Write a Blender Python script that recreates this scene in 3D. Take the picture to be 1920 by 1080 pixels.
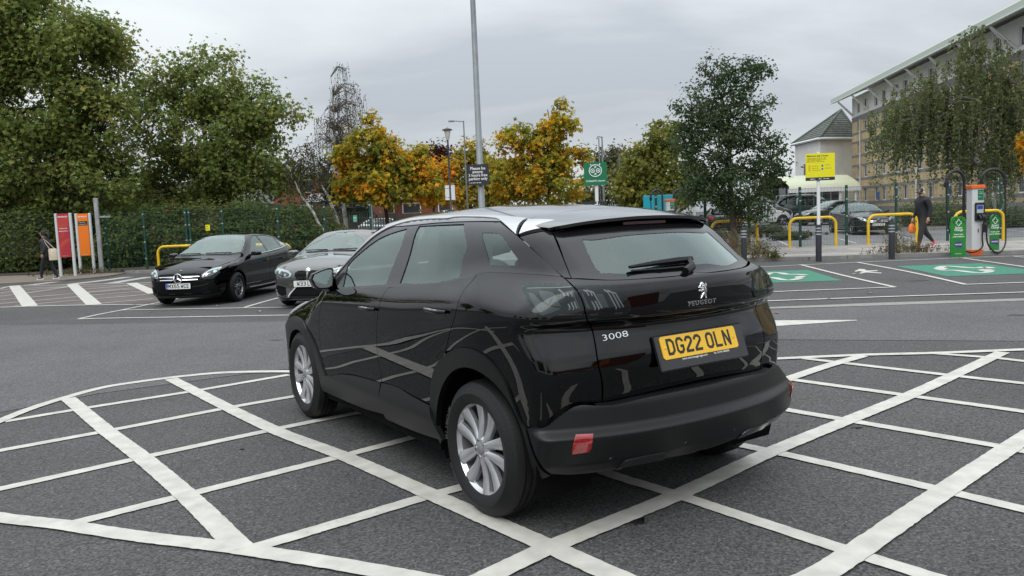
import bpy, bmesh, math, random
import numpy as np
from mathutils import Vector, Matrix
from mathutils.geometry import delaunay_2d_cdt
SC = bpy.context.scene
for _o in list(bpy.data.objects):
    bpy.data.objects.remove(_o)
COL = SC.collection
rad = math.radians
RNG = np.random.default_rng(7)
random.seed(7)

# ---------------------------------------------------------------- camera
CAM_H, CAM_PITCH, CAM_ROLL, CAM_F = 1.508, 0.08834, -0.04104, 1473.16
_cp, _sp = math.cos(CAM_PITCH), math.sin(CAM_PITCH)
_fw = Vector((0, _cp, -_sp)); _r = Vector((1, 0, 0)); _u = Vector((0, _sp, _cp))
_cr, _sr = math.cos(CAM_ROLL), math.sin(CAM_ROLL)
_r2 = _r * _cr + _u * _sr; _u2 = _u * _cr - _r * _sr
cam_d = bpy.data.cameras.new('camera')
cam = bpy.data.objects.new('camera', cam_d); COL.objects.link(cam)
_m = Matrix((( _r2.x, _u2.x, -_fw.x, 0), (_r2.y, _u2.y, -_fw.y, 0), (_r2.z, _u2.z, -_fw.z, CAM_H), (0, 0, 0, 1)))
cam.matrix_world = _m
cam_d.sensor_width = 36; cam_d.lens = CAM_F / 1920 * 36
cam_d.clip_start = .05; cam_d.clip_end = 3000
SC.camera = cam

# ---------------------------------------------------------------- sky (overcast)
SUN_EL, SUN_AZ = rad(52), rad(200)
world = bpy.data.worlds.new('World'); SC.world = world; world.use_nodes = True
wt = world.node_tree; wn = wt.nodes; wl = wt.links; wn.clear()
def WN(t, **k):
    n = wn.new(t)
    for a, b in k.items(): setattr(n, a, b)
    return n
sky = WN('ShaderNodeTexSky', sky_type='NISHITA', sun_disc=False, sun_elevation=SUN_EL, sun_rotation=SUN_AZ)
tc = WN('ShaderNodeTexCoord'); sep = WN('ShaderNodeSeparateXYZ'); wl.new(tc.outputs['Generated'], sep.inputs[0])
zc = WN('ShaderNodeMath', operation='MAXIMUM'); wl.new(sep.outputs[2], zc.inputs[0]); zc.inputs[1].default_value = 0.0
za = WN('ShaderNodeMath', operation='ADD'); wl.new(zc.outputs[0], za.inputs[0]); za.inputs[1].default_value = .16
dx = WN('ShaderNodeMath', operation='DIVIDE'); wl.new(sep.outputs[0], dx.inputs[0]); wl.new(za.outputs[0], dx.inputs[1])
dy = WN('ShaderNodeMath', operation='DIVIDE'); wl.new(sep.outputs[1], dy.inputs[0]); wl.new(za.outputs[0], dy.inputs[1])
cmb = WN('ShaderNodeCombineXYZ'); wl.new(dx.outputs[0], cmb.inputs[0]); wl.new(dy.outputs[0], cmb.inputs[1])
mp = WN('ShaderNodeMapping'); mp.inputs['Location'].default_value = (3.1, 1.7, 0); mp.inputs['Scale'].default_value = (.8, 1.0, 1); wl.new(cmb.outputs[0], mp.inputs[0])
n1 = WN('ShaderNodeTexNoise'); n1.inputs['Scale'].default_value = .75; n1.inputs['Detail'].default_value = 7; n1.inputs['Roughness'].default_value = .52; n1.inputs['Distortion'].default_value = .35
wl.new(mp.outputs[0], n1.inputs['Vector'])
cr1 = WN('ShaderNodeValToRGB'); cr1.color_ramp.elements[0].position = .36; cr1.color_ramp.elements[1].position = .64
cr1.color_ramp.elements[0].color = (.47, .51, .56, 1); cr1.color_ramp.elements[1].color = (.75, .79, .81, 1)
wl.new(n1.outputs['Fac'], cr1.inputs[0])
# CIE-like overcast rise of luminance towards the zenith
cie = WN('ShaderNodeMapRange'); cie.inputs[1].default_value = .0; cie.inputs[2].default_value = 1.0; cie.inputs[3].default_value = .97; cie.inputs[4].default_value = 3.1
cp_ = WN('ShaderNodeMath', operation='POWER'); wl.new(zc.outputs[0], cp_.inputs[0]); cp_.inputs[1].default_value = 1.3
wl.new(cp_.outputs[0], cie.inputs[0])
mul = WN('ShaderNodeVectorMath', operation='SCALE'); wl.new(cr1.outputs[0], mul.inputs[0]); wl.new(cie.outputs[0], mul.inputs['Scale'])
bg1 = WN('ShaderNodeBackground'); wl.new(sky.outputs[0], bg1.inputs[0]); bg1.inputs[1].default_value = .06
bg2 = WN('ShaderNodeBackground'); wl.new(mul.outputs[0], bg2.inputs[0]); bg2.inputs[1].default_value = 1.0
mxs = WN('ShaderNodeMixShader'); mxs.inputs[0].default_value = .93
wl.new(bg1.outputs[0], mxs.inputs[1]); wl.new(bg2.outputs[0], mxs.inputs[2])
wo = WN('ShaderNodeOutputWorld'); wl.new(mxs.outputs[0], wo.inputs[0])
sun_d = bpy.data.lights.new('sun', 'SUN'); sun_d.energy = 1.45; sun_d.angle = rad(40); sun_d.color = (1, .965, .92)
sun = bpy.data.objects.new('sun', sun_d); COL.objects.link(sun)
_sd = Vector((math.sin(SUN_AZ) * math.cos(SUN_EL), math.cos(SUN_AZ) * math.cos(SUN_EL), math.sin(SUN_EL)))
sun.rotation_euler = _sd.to_track_quat('Z', 'Y').to_euler()
sun.location = (0, 0, 60)
vs = SC.view_settings
SC.display_settings.display_device = 'sRGB'
vs.view_transform = 'Standard'; vs.look = 'None'; vs.exposure = 0.0; vs.gamma = 1; vs.use_curve_mapping = False
SC.render.engine = 'CYCLES'
SC.cycles.max_bounces = 8; SC.cycles.transparent_max_bounces = 24; SC.cycles.glossy_bounces = 4; SC.cycles.diffuse_bounces = 3
SC.cycles.use_denoising = True

# ---------------------------------------------------------------- materials
MATS = {}
def mat(name, col=(.5, .5, .5), rough=.5, metal=0., coat=0., spec=.5, noise=None, bump=None, emis=None, coat_rough=.03, alpha=None):
    """noise=(scale, amount[, detail]) varies the colour; bump=(scale, strength, distance)"""
    if name in MATS: return MATS[name]
    m = bpy.data.materials.new(name); m.use_nodes = True; MATS[name] = m
    nt = m.node_tree; b = nt.nodes['Principled BSDF']
    b.inputs['Base Color'].default_value = (*col, 1); b.inputs['Roughness'].default_value = rough
    b.inputs['Metallic'].default_value = metal; b.inputs['Coat Weight'].default_value = coat
    b.inputs['Coat Roughness'].default_value = coat_rough; b.inputs['Specular IOR Level'].default_value = spec
    if noise or bump:
        t = nt.nodes.new('ShaderNodeTexCoord')
    if noise:
        n = nt.nodes.new('ShaderNodeTexNoise'); n.inputs['Scale'].default_value = noise[0]
        n.inputs['Detail'].default_value = noise[2] if len(noise) > 2 else 6; n.inputs['Roughness'].default_value = .6
        nt.links.new(t.outputs['Object'], n.inputs['Vector'])
        r = nt.nodes.new('ShaderNodeValToRGB'); a = noise[1]
        r.color_ramp.elements[0].position = .3; r.color_ramp.elements[1].position = .7
        r.color_ramp.elements[0].color = (*[max(0, c * (1 - a)) for c in col], 1)
        r.color_ramp.elements[1].color = (*[min(1, c * (1 + a)) for c in col], 1)
        nt.links.new(n.outputs['Fac'], r.inputs[0]); nt.links.new(r.outputs[0], b.inputs['Base Color'])
        if rough > .15:
            mr = nt.nodes.new('ShaderNodeMapRange'); mr.inputs[3].default_value = max(0.02, rough - .1); mr.inputs[4].default_value = min(1, rough + .1)
            nt.links.new(n.outputs['Fac'], mr.inputs[0]); nt.links.new(mr.outputs[0], b.inputs['Roughness'])
    if bump:
        n2 = nt.nodes.new('ShaderNodeTexNoise'); n2.inputs['Scale'].default_value = bump[0]; n2.inputs['Detail'].default_value = 5
        nt.links.new(t.outputs['Object'], n2.inputs['Vector'])
        bp = nt.nodes.new('ShaderNodeBump'); bp.inputs['Strength'].default_value = bump[1]; bp.inputs['Distance'].default_value = bump[2]
        nt.links.new(n2.outputs['Fac'], bp.inputs['Height']); nt.links.new(bp.outputs[0], b.inputs['Normal'])
    if emis:
        b.inputs['Emission Color'].default_value = (*emis[0], 1); b.inputs['Emission Strength'].default_value = emis[1]
    return m
def glass_mat(name, tint=(.5, .56, .54), ior=1.5, rough=.0, gain=1.0):
    """thin sheet of glass: Fresnel reflection over a tinted see-through"""
    if name in MATS: return MATS[name]
    m = bpy.data.materials.new(name); m.use_nodes = True; MATS[name] = m
    nt = m.node_tree; nt.nodes.clear()
    o = nt.nodes.new('ShaderNodeOutputMaterial'); mx = nt.nodes.new('ShaderNodeMixShader')
    fr = nt.nodes.new('ShaderNodeFresnel'); fr.inputs[0].default_value = ior
    mu = nt.nodes.new('ShaderNodeMath'); mu.operation = 'MULTIPLY'; mu.inputs[1].default_value = 1.8 * gain; mu.use_clamp = True
    nt.links.new(fr.outputs[0], mu.inputs[0]); nt.links.new(mu.outputs[0], mx.inputs[0])
    t = nt.nodes.new('ShaderNodeBsdfTransparent'); t.inputs[0].default_value = (*tint, 1)
    g = nt.nodes.new('ShaderNodeBsdfGlossy'); g.inputs['Roughness'].default_value = rough; g.inputs[0].default_value = (.86, 1, .96, 1)
    nt.links.new(t.outputs[0], mx.inputs[1]); nt.links.new(g.outputs[0], mx.inputs[2]); nt.links.new(mx.outputs[0], o.inputs[0])
    return m
# ---------------------------------------------------------------- objects
def link(name, me, parent=None, m=None):
    o = bpy.data.objects.new(name, me); COL.objects.link(o)
    if m is not None and me is not None and len(me.materials) == 0: me.materials.append(m)
    if parent is not None: o.parent = parent
    return o
def tag(o, label=None, cat=None, group=None, kind=None):
    if label: o['label'] = label
    if cat: o['category'] = cat
    if group: o['group'] = group
    if kind: o['kind'] = kind
    return o
def thing(name, label, cat, loc=(0, 0, 0), rz=0., group=None):
    o = bpy.data.objects.new(name, None); COL.objects.link(o); o.empty_display_size = .2
    o.location = loc; o.rotation_euler = (0, 0, rz)
    return tag(o, label, cat, group)
def kids(o, _c={}):
    return [c for c in bpy.data.objects if c.parent == o]
def copy_tree(o, loc=None, rz=None, label=None, group=None, parent=None):
    c = o.copy(); COL.objects.link(c)
    if parent is not None: c.parent = parent
    if loc is not None: c.location = loc
    if rz is not None: c.rotation_euler = (0, 0, rz)
    if label: c['label'] = label
    if group: c['group'] = group
    for k in kids(o):
        copy_tree(k, parent=c)
    return c
class MB:
    """collects vertices and faces of one mesh"""
    def __init__(s): s.v = []; s.f = []; s.mi = []; s.cur = 0
    def add(s, vs, fs):
        b = len(s.v); s.v += [tuple(map(float, v)) for v in vs]
        s.f += [tuple(b + i for i in f) for f in fs]; s.mi += [s.cur] * len(fs); return s
    def box(s, x0, x1, y0, y1, z0, z1, M=None):
        vs = [(x, y, z) for z in (z0, z1) for x, y in ((x0, y0), (x1, y0), (x1, y1), (x0, y1))]
        if M is not None: vs = [M @ Vector(v) for v in vs]
        return s.add(vs, [(3, 2, 1, 0), (4, 5, 6, 7), (0, 1, 5, 4), (1, 2, 6, 5), (2, 3, 7, 6), (3, 0, 4, 7)])
    def bbox(s, x0, x1, y0, y1, z0, z1, r, M=None):
        """box with its vertical edges and top edge chamfered by r"""
        o = []
        for z, q in ((z0, 0), (z1 - r, 0), (z1, r)):
            for x, y in ((x0 + r + q * .3, y0 + q), (x1 - r - q * .3, y0 + q), (x1 - q, y0 + r + q * .3), (x1 - q, y1 - r - q * .3), (x1 - r - q * .3, y1 - q), (x0 + r + q * .3, y1 - q), (x0 + q, y1 - r - q * .3), (x0 + q, y0 + r + q * .3)):
                o.append((x, y, z))
        if M is not None: o = [M @ Vector(v) for v in o]
        f = [tuple(reversed(range(8))), tuple(range(16, 24))]
        for l in (0, 8):
            f += [(l + i, l + (i + 1) % 8, l + 8 + (i + 1) % 8, l + 8 + i) for i in range(8)]
        return s.add(o, f)
    def tube(s, pts, r, n=8, cap=True, closed=False):
        pts = [Vector(p) for p in pts]; k = len(pts)
        rs = r if hasattr(r, '__len__') else [r] * k
        rings = []; up = None
        for i, p in enumerate(pts):
            if closed: d = pts[(i + 1) % k] - pts[i - 1]
            else: d = (pts[min(i + 1, k - 1)] - pts[max(i - 1, 0)])
            d = d.normalized() if d.length > 1e-9 else Vector((0, 0, 1))
            if up is None:
                up = Vector((0, 0, 1)) if abs(d.z) < .9 else Vector((1, 0, 0))
            a = d.cross(up).normalized() if d.cross(up).length > 1e-6 else d.orthogonal().normalized()
            up = a.cross(d).normalized()
            rings.append([p + (a * math.cos(t) + up * math.sin(t)) * rs[i] for t in [2 * math.pi * j / n for j in range(n)]])
        vs = [v for R in rings for v in R]; fs = []
        for i in range(k if closed else k - 1):
            A = i * n; B = ((i + 1) % k) * n
            fs += [(A + j, B + j, B + (j + 1) % n, A + (j + 1) % n) for j in range(n)]
        if cap and not closed:
            fs += [tuple(range(n)), tuple(reversed(range((k - 1) * n, k * n)))]
        return s.add(vs, fs)
    def lathe(s, prof, n=24, M=None, ax='Z', a0=0, a1=2 * math.pi):
        full = abs(a1 - a0 - 2 * math.pi) < 1e-6
        m = n if full else n + 1; vs = []
        for i in range(m):
            t = a0 + (a1 - a0) * i / n; c, q = math.cos(t), math.sin(t)
            for r, h in prof:
                v = (r * c, r * q, h) if ax == 'Z' else (r * c, h, r * q)
                vs.append(M @ Vector(v) if M is not None else v)
        k = len(prof); fs = []
        for i in range(n):
            A = i * k; B = ((i + 1) % m) * k
            for j in range(k - 1):
                q4 = (A + j, B + j, B + j + 1, A + j + 1)
                fs.append(q4 if ax == 'Z' else tuple(reversed(q4)))
        return s.add(vs, fs)
    def prism(s, poly, h0, h1, M=None):
        """polygon (x,y) extruded from h0 to h1 along local z"""
        n = len(poly); vs = [(x, y, h0) for x, y in poly] + [(x, y, h1) for x, y in poly]
        if M is not None: vs = [M @ Vector(v) for v in vs]
        return s.add(vs, [tuple(reversed(range(n))), tuple(range(n, 2 * n))] + [(i, (i + 1) % n, n + (i + 1) % n, n + i) for i in range(n)])
    def mesh(s, name, mats=None, smooth=None):
        me = bpy.data.meshes.new(name); me.from_pydata(s.v, [], s.f)
        for m in (mats or []): me.materials.append(m)
        if mats and len(mats) > 1: me.polygons.foreach_set('material_index', s.mi)
        if smooth is not None:
            me.polygons.foreach_set('use_smooth', [True] * len(me.polygons)); me.update()
            if smooth < 180: me.set_sharp_from_angle(angle=rad(smooth))
        me.update(); return me
    def build(s, name, m, parent=None, smooth=None):
        return link(name, s.mesh(name, [m] if not isinstance(m, (list, tuple)) else list(m), smooth), parent)
def frame(o, x, y, z):
    """matrix with origin o and axes x, y, z"""
    M = Matrix.Identity(4)
    for i, v in enumerate((x, y, z)):
        v = Vector(v)
        for k in range(3): M[k][i] = v[k]
    for k in range(3): M[k][3] = o[k]
    return M
# ---------------------------------------------------------------- lettering
def text_mesh(txt, size, depth=.001, align='CENTER', bold=0., sx=1., shear=0., spacing=1.):
    cu = bpy.data.curves.new('lettering', 'FONT'); cu.body = txt; cu.size = size; cu.extrude = depth
    cu.align_x = align; cu.align_y = 'CENTER'; cu.offset = bold; cu.shear = shear; cu.space_character = spacing
    cu.resolution_u = 3
    o = bpy.data.objects.new('tmp', cu); COL.objects.link(o)
    dg = bpy.context.evaluated_depsgraph_get(); dg.update()
    me = bpy.data.meshes.new_from_object(o.evaluated_get(dg))
    bpy.data.objects.remove(o); bpy.data.curves.remove(cu)
    if sx != 1.:
        me.transform(Matrix.Diagonal((sx, 1, 1, 1)))
    me.name = 'lettering'
    return me
def text(name, txt, size, M, m, parent=None, **k):
    me = text_mesh(txt, size, **k); me.materials.clear(); me.materials.append(m); me.transform(M)
    o = link(name, me, parent); return o
STROKES = {  # number-plate characters on a 50 x 79 grid, centre lines of a 12 wide stroke
 'D': [[(6, 6), (6, 73), (30, 73), (44, 59), (44, 20), (30, 6), (0, 6)]], 'G': [[(44, 56), (44, 62), (34, 73), (16, 73), (6, 62), (6, 17), (16, 6), (34, 6), (44, 17), (44, 36), (26, 36)]],
 '2': [[(6, 55), (6, 63), (16, 73), (34, 73), (44, 63), (44, 52), (6, 14), (6, 6), (50, 6)]], 'O': [[(16, 6), (6, 17), (6, 62), (16, 73), (34, 73), (44, 62), (44, 17), (34, 6), (14, 6)]],
 'L': [[(6, 79), (6, 6), (48, 6)]], 'N': [[(6, 0), (6, 79)], [(6, 76), (44, 3)], [(44, 0), (44, 79)]], 'M': [[(6, 0), (6, 79)], [(7, 74), (25, 34), (43, 74)], [(44, 79), (44, 0)]],
 'X': [[(6, 0), (44, 79)], [(6, 79), (44, 0)]], '6': [[(42, 66), (34, 73), (16, 73), (6, 62), (6, 17), (16, 6), (34, 6), (44, 17), (44, 34), (34, 44), (8, 44)]],
 '5': [[(46, 73), (8, 73), (8, 45), (32, 45), (44, 34), (44, 17), (34, 6), (16, 6), (4, 16)]], 'W': [[(5, 79), (11, 4)], [(11, 4), (25, 44)], [(25, 44), (39, 4)], [(39, 4), (45, 79)]],
 'C': [[(44, 56), (44, 62), (34, 73), (16, 73), (6, 62), (6, 17), (16, 6), (34, 6), (44, 17), (44, 24)]], 'E': [[(46, 73), (6, 73), (6, 6), (46, 6)], [(6, 40), (40, 40)]],
 '3': [[(5, 64), (14, 73), (34, 73), (44, 63), (44, 50), (34, 41), (18, 41)], [(34, 41), (44, 31), (44, 16), (34, 6), (14, 6), (5, 15)]], '1': [[(14, 66), (25, 73), (25, 0)]], 'J': [[(44, 79), (44, 17), (34, 6), (16, 6), (6, 17), (6, 24)]],
 'I': [[(25, 0), (25, 79)]], 'K': [[(6, 0), (6, 79)], [(44, 79), (10, 38)], [(18, 46), (45, 0)]], 'V': [[(5, 79), (25, 4)], [(25, 4), (45, 79)]], 'Z': [[(5, 73), (44, 73), (6, 6), (46, 6)]], '4': [[(36, 0), (36, 76), (6, 24), (48, 24)]], 'B': [[(6, 40), (6, 73), (32, 73), (42, 64), (42, 50), (34, 41), (8, 41)], [(34, 41), (44, 31), (44, 16), (34, 6), (6, 6), (6, 42)]], 'A': [[(4, 0), (25, 76), (46, 0)], [(12, 24), (38, 24)]], 'P': [[(6, 0), (6, 73), (34, 73), (44, 63), (44, 46), (34, 36), (6, 36)]], 'Y': [[(5, 79), (25, 40), (45, 79)], [(25, 40), (25, 0)]],
}
def ribbon(mb, pts, w, M, h=0.):
    """flat mitred ribbon of width w along 2-D points"""
    n = len(pts); P = [Vector((a, b)) for a, b in pts]; L = []; R = []
    for i in range(n):
        d0 = (P[i] - P[i - 1]).normalized() if i > 0 else (P[1] - P[0]).normalized()
        d1 = (P[i + 1] - P[i]).normalized() if i < n - 1 else d0
        nn = Vector((-(d0.y + d1.y), d0.x + d1.x))
        if nn.length < 1e-6: nn = Vector((-d0.y, d0.x))
        nn.normalize(); k = w / 2 / max(.45, nn.dot(Vector((-d0.y, d0.x))))
        L.append(P[i] + nn * k); R.append(P[i] - nn * k)
    vs = [M @ Vector((q.x, q.y, h)) for q in L + R]
    mb.add(vs, [(i, n + i, n + i + 1, i + 1) for i in range(n - 1)])
def plate_text(txt, M, m, parent, h=.079, w=.050, gap=.011, space=.033, thick=.0135, lift=.0012):
    tot = sum((space if c == ' ' else w + gap) for c in txt) - gap; x = -tot / 2; mb = MB()
    for c in txt:
        if c == ' ': x += space - gap; continue
        for k, st in enumerate(STROKES[c]):
            ribbon(mb, [(x + a / 50 * w, (b / 79 - .5) * h) for a, b in st], thick, M, lift + .0002 * k)
        x += w + gap
    return mb.build('lettering', m, parent)

# ---------------------------------------------------------------- car bodies: one smooth implicit surface, panels draped on it
def curve(pts, sm=.02):
    pts = np.array(pts, float); a, b = pts[0, 0] - .5, pts[-1, 0] + .5
    n = int((b - a) / .004) + 1
    t = np.linspace(a, b, n); v = np.interp(t, pts[:, 0], pts[:, 1])
    k = max(1, int(sm / .004 * 2)); g = np.exp(-.5 * (np.arange(-3 * k, 3 * k + 1) / k) ** 2); g /= g.sum()
    v = np.convolve(np.pad(v, 3 * k, mode='edge'), g, 'valid')
    return lambda x: np.interp(x, t, v)
def sst(x, a, b):
    t = np.clip((x - a) / (b - a), 0, 1); return t * t * (3 - 2 * t)
def smin(a, b, k):
    h = np.clip(.5 + .5 * (b - a) / k, 0, 1); return b + (a - b) * h - k * h * (1 - h)
class Suv:
    kr=.07
    Wz=curve([(.1,.70),(.2,.82),(.3,.872),(.42,.882),(.55,.884),(.68,.888),(.82,.893),(.94,.900),(1.01,.899),(1.07,.885),(1.115,.858),(1.14,.838),(1.3,.765),(1.45,.69),(1.6,.60)],.016)
    tap=curve([(-2.3,.17),(-2.0,.075),(-1.75,.03),(-1.4,.0),(1.3,.0),(1.6,.012),(1.9,.065),(2.1,.18),(2.3,.3)],.05)
    gtap=curve([(-2.1,.24),(-1.8,.17),(-1.5,.095),(-1.2,.035),(-.8,.0),(.2,-.006),(.6,-.022),(1.2,-.02)],.06)
    bel=curve([(-2.0,.10),(-1.3,.075),(-1.0,.045),(-.5,.0),(0,-.01),(.9,-.06),(2,-.15)],.06)
    xr=curve([(.1,-1.6),(.26,-1.90),(.36,-1.96),(.6,-1.985),(.68,-1.995),(.8,-2.018),(.86,-2.014),(.96,-1.985),(.992,-1.982),(1.026,-2.044),(1.07,-2.050),(1.15,-2.046),(1.19,-2.03),(1.215,-1.98),(1.39,-1.76),(1.47,-1.645),(1.6,-1.47)],.005)
    bow=curve([(.2,.16),(.7,.14),(1.0,.22),(1.17,.28),(1.24,.34),(1.5,.30)],.02)
    xf=curve([(.1,2.0),(.2,2.15),(.45,2.25),(.7,2.25),(.85,2.2),(1.0,2.1)],.03)
    zt=curve([(-2.2,1.33),(-1.7,1.497),(-1.39,1.545),(-1.0,1.578),(-.5,1.595),(0,1.58),(.3,1.575),(1.05,1.18),(1.15,1.06),(1.6,1.0),(2.0,.92),(2.3,.78)],.04)
    @classmethod
    def W(s,x,z):
        zz=z-s.bel(x)*sst(z,.75,1.08)
        w=s.Wz(zz)-s.tap(x)-s.gtap(x)*sst(zz+.07*sst(-x,1.2,1.7),1.03,1.24)
        w=w+.016*np.exp(-((x+1.38)/.38)**2-((zz-.96)/.14)**2)+.012*np.exp(-((x-1.38)/.35)**2-((zz-.85)/.16)**2)
        return w
    @classmethod
    def d(s,P,mode='all'):
        x,y,z=P[...,0],np.abs(P[...,1]),P[...,2]
        dw=(s.W(x,z)-y)*.94
        dr=(x-(s.xr(z)+s.bow(z)*(y/.85)**2.4))*.9
        df=((s.xf(z)-.25*(y/.9)**3)-x)
        dt=(s.zt(x)-.055*(y/.62)**2-.02*(y/.62)**6-z)*.95
        r=smin(dw,dr,s.kr); r=smin(r,df,.12); r=smin(r,dt,.07)
        return r   # positive inside
class Bumper(Suv):
    kr=.04
    Wz=curve([(.1,.84),(.25,.89),(.4,.905),(.55,.900),(.7,.885),(.9,.88),(1.5,.7)],.01)
    xr=curve([(.1,-1.6),(.25,-1.92),(.33,-2.03),(.36,-2.06),(.385,-2.086),(.500,-2.118),(.514,-2.119),(.543,-2.074),(.630,-2.058),(.650,-2.050),(.662,-2.02),(.70,-1.96)],.003)
    bow=curve([(.2,.16),(.6,.20),(1.0,.22)],.03)
    tap=curve([(-2.3,.10),(-2.0,.03),(-1.75,.0),(-1.4,-.008),(1.3,.0)],.05)
class Spoiler(Suv):
    xr = curve([(.1, -1.9), (1.7, -1.9)], .01)
class Clad(Suv):
    Wz = curve([(.1, .80), (.26, .868), (.33, .888), (.425, .910), (.445, .908), (.55, .878), (.7, .88), (1.5, .7)], .008)

def march(cls, O, D, t1=6.):
    n = len(D); t = np.zeros(n); act = np.arange(n); O = np.broadcast_to(O, D.shape)
    for i in range(400):
        d = -cls.d(O[act] + D[act] * t[act][:, None])
        t[act] += np.clip(d * .6, 0, .06)
        act = act[(d > .0005) & (t[act] < t1)]
        if len(act) == 0: break
    for i in np.where(t >= t1 - .05)[0]:          # grazing rays: take the closest approach
        ts = np.linspace(1., 5., 400); t[i] = ts[np.argmax(cls.d(O[i] + D[i] * ts[:, None]))]
    return t
CYL_R = .85
def from_proj(pj, ab):
    """rays (origins, directions) of panel coordinates"""
    if pj[0] == 'p':
        n = np.array(pj[1], float); n /= np.linalg.norm(n)
        e1 = np.cross([0, 0, 1], n) if abs(n[2]) < .99 else np.array([0, 1., 0]); e1 /= np.linalg.norm(e1)
        e2 = np.cross(n, e1)
        return ab[:, :1] * e1 + ab[:, 1:] * e2 + n * 3.0, np.broadcast_to(-n, (len(ab), 3)).copy()
    th = -ab[:, 0] / CYL_R
    dr = np.stack([-np.cos(th) * pj[2], np.sin(th), 0 * th], -1)
    return dr * 3.0 + np.stack([0 * th + pj[1], 0 * th, ab[:, 1]], -1), -dr
def to_proj(pj, P):
    P = np.asarray(P, float)
    if pj[0] == 'p':
        n = np.array(pj[1], float); n /= np.linalg.norm(n)
        e1 = np.cross([0, 0, 1], n) if abs(n[2]) < .99 else np.array([0, 1., 0]); e1 /= np.linalg.norm(e1)
        e2 = np.cross(n, e1)
        return np.stack([P @ e1, P @ e2], -1)
    return np.stack([-np.arctan2(P[..., 1], -(P[..., 0] - pj[1]) * pj[2]) * CYL_R, P[..., 2]], -1)
def grad(cls, P, e=.002):
    n = np.stack([cls.d(P - np.eye(3)[i] * e) - cls.d(P + np.eye(3)[i] * e) for i in range(3)], -1)
    return n / (np.linalg.norm(n, axis=-1, keepdims=True) + 1e-9)
def smooth_outline(pts, sp, straight=False, ang=38):
    """closed Catmull-Rom through the points, sharp where the outline turns by more than ang"""
    P = np.asarray(pts, float); n = len(P); out = []
    d = np.roll(P, -1, 0) - P; L = np.linalg.norm(d, axis=1) + 1e-9; u = d / L[:, None]
    turn = np.degrees(np.arccos(np.clip((np.roll(u, 1, 0) * u).sum(1), -1, 1)))
    corner = (turn > ang) | straight
    for i in range(n):
        p1, p2 = P[i], P[(i + 1) % n]; l = L[i]
        t1 = (p2 - p1) if corner[i] else (P[(i + 1) % n] - P[i - 1]) * (l / (l + L[i - 1]))
        t2 = (p2 - p1) if corner[(i + 1) % n] else (P[(i + 2) % n] - p1) * (l / (l + L[(i + 1) % n]))
        k = max(1, int(round(l / sp)))
        for j in range(k):
            t = j / k; h1 = 2 * t ** 3 - 3 * t * t + 1; h2 = t ** 3 - 2 * t * t + t; h3 = -2 * t ** 3 + 3 * t * t; h4 = t ** 3 - t * t
            out.append(h1 * p1 + h2 * t1 + h3 * p2 + h4 * t2)
    return np.array(out)
def area2(P): return .5 * np.sum(P[:, 0] * np.roll(P[:, 1], -1) - np.roll(P[:, 0], -1) * P[:, 1])
def inside(P, Q):
    r = np.zeros(len(Q), bool); x, y = Q[:, 0], Q[:, 1]
    x1, y1 = P[:, 0], P[:, 1]; x2, y2 = np.roll(x1, -1), np.roll(y1, -1)
    for a, b, c, d in zip(x1, y1, x2, y2):
        if b == d: continue
        m = ((b > y) != (d > y)) & (x < (c - a) * (y - b) / (d - b) + a); r ^= m
    return r
def seg_dist(P, Q):
    r = np.full(len(Q), 1e9); B = np.roll(P, -1, 0)
    for a, b in zip(P, B):
        ab = b - a; t = np.clip(((Q - a) @ ab) / (ab @ ab + 1e-12), 0, 1)
        r = np.minimum(r, np.hypot(*(Q - a - t[:, None] * ab).T))
    return r
def inset(P, g):
    d0 = P - np.roll(P, 1, 0); d1 = np.roll(P, -1, 0) - P
    d0 /= np.linalg.norm(d0, axis=1, keepdims=True) + 1e-9; d1 /= np.linalg.norm(d1, axis=1, keepdims=True) + 1e-9
    n = np.stack([-(d0 + d1)[:, 1], (d0 + d1)[:, 0]], -1); n /= np.linalg.norm(n, axis=1, keepdims=True) + 1e-9
    return P + n * g            # counter-clockwise: left is inside
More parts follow.
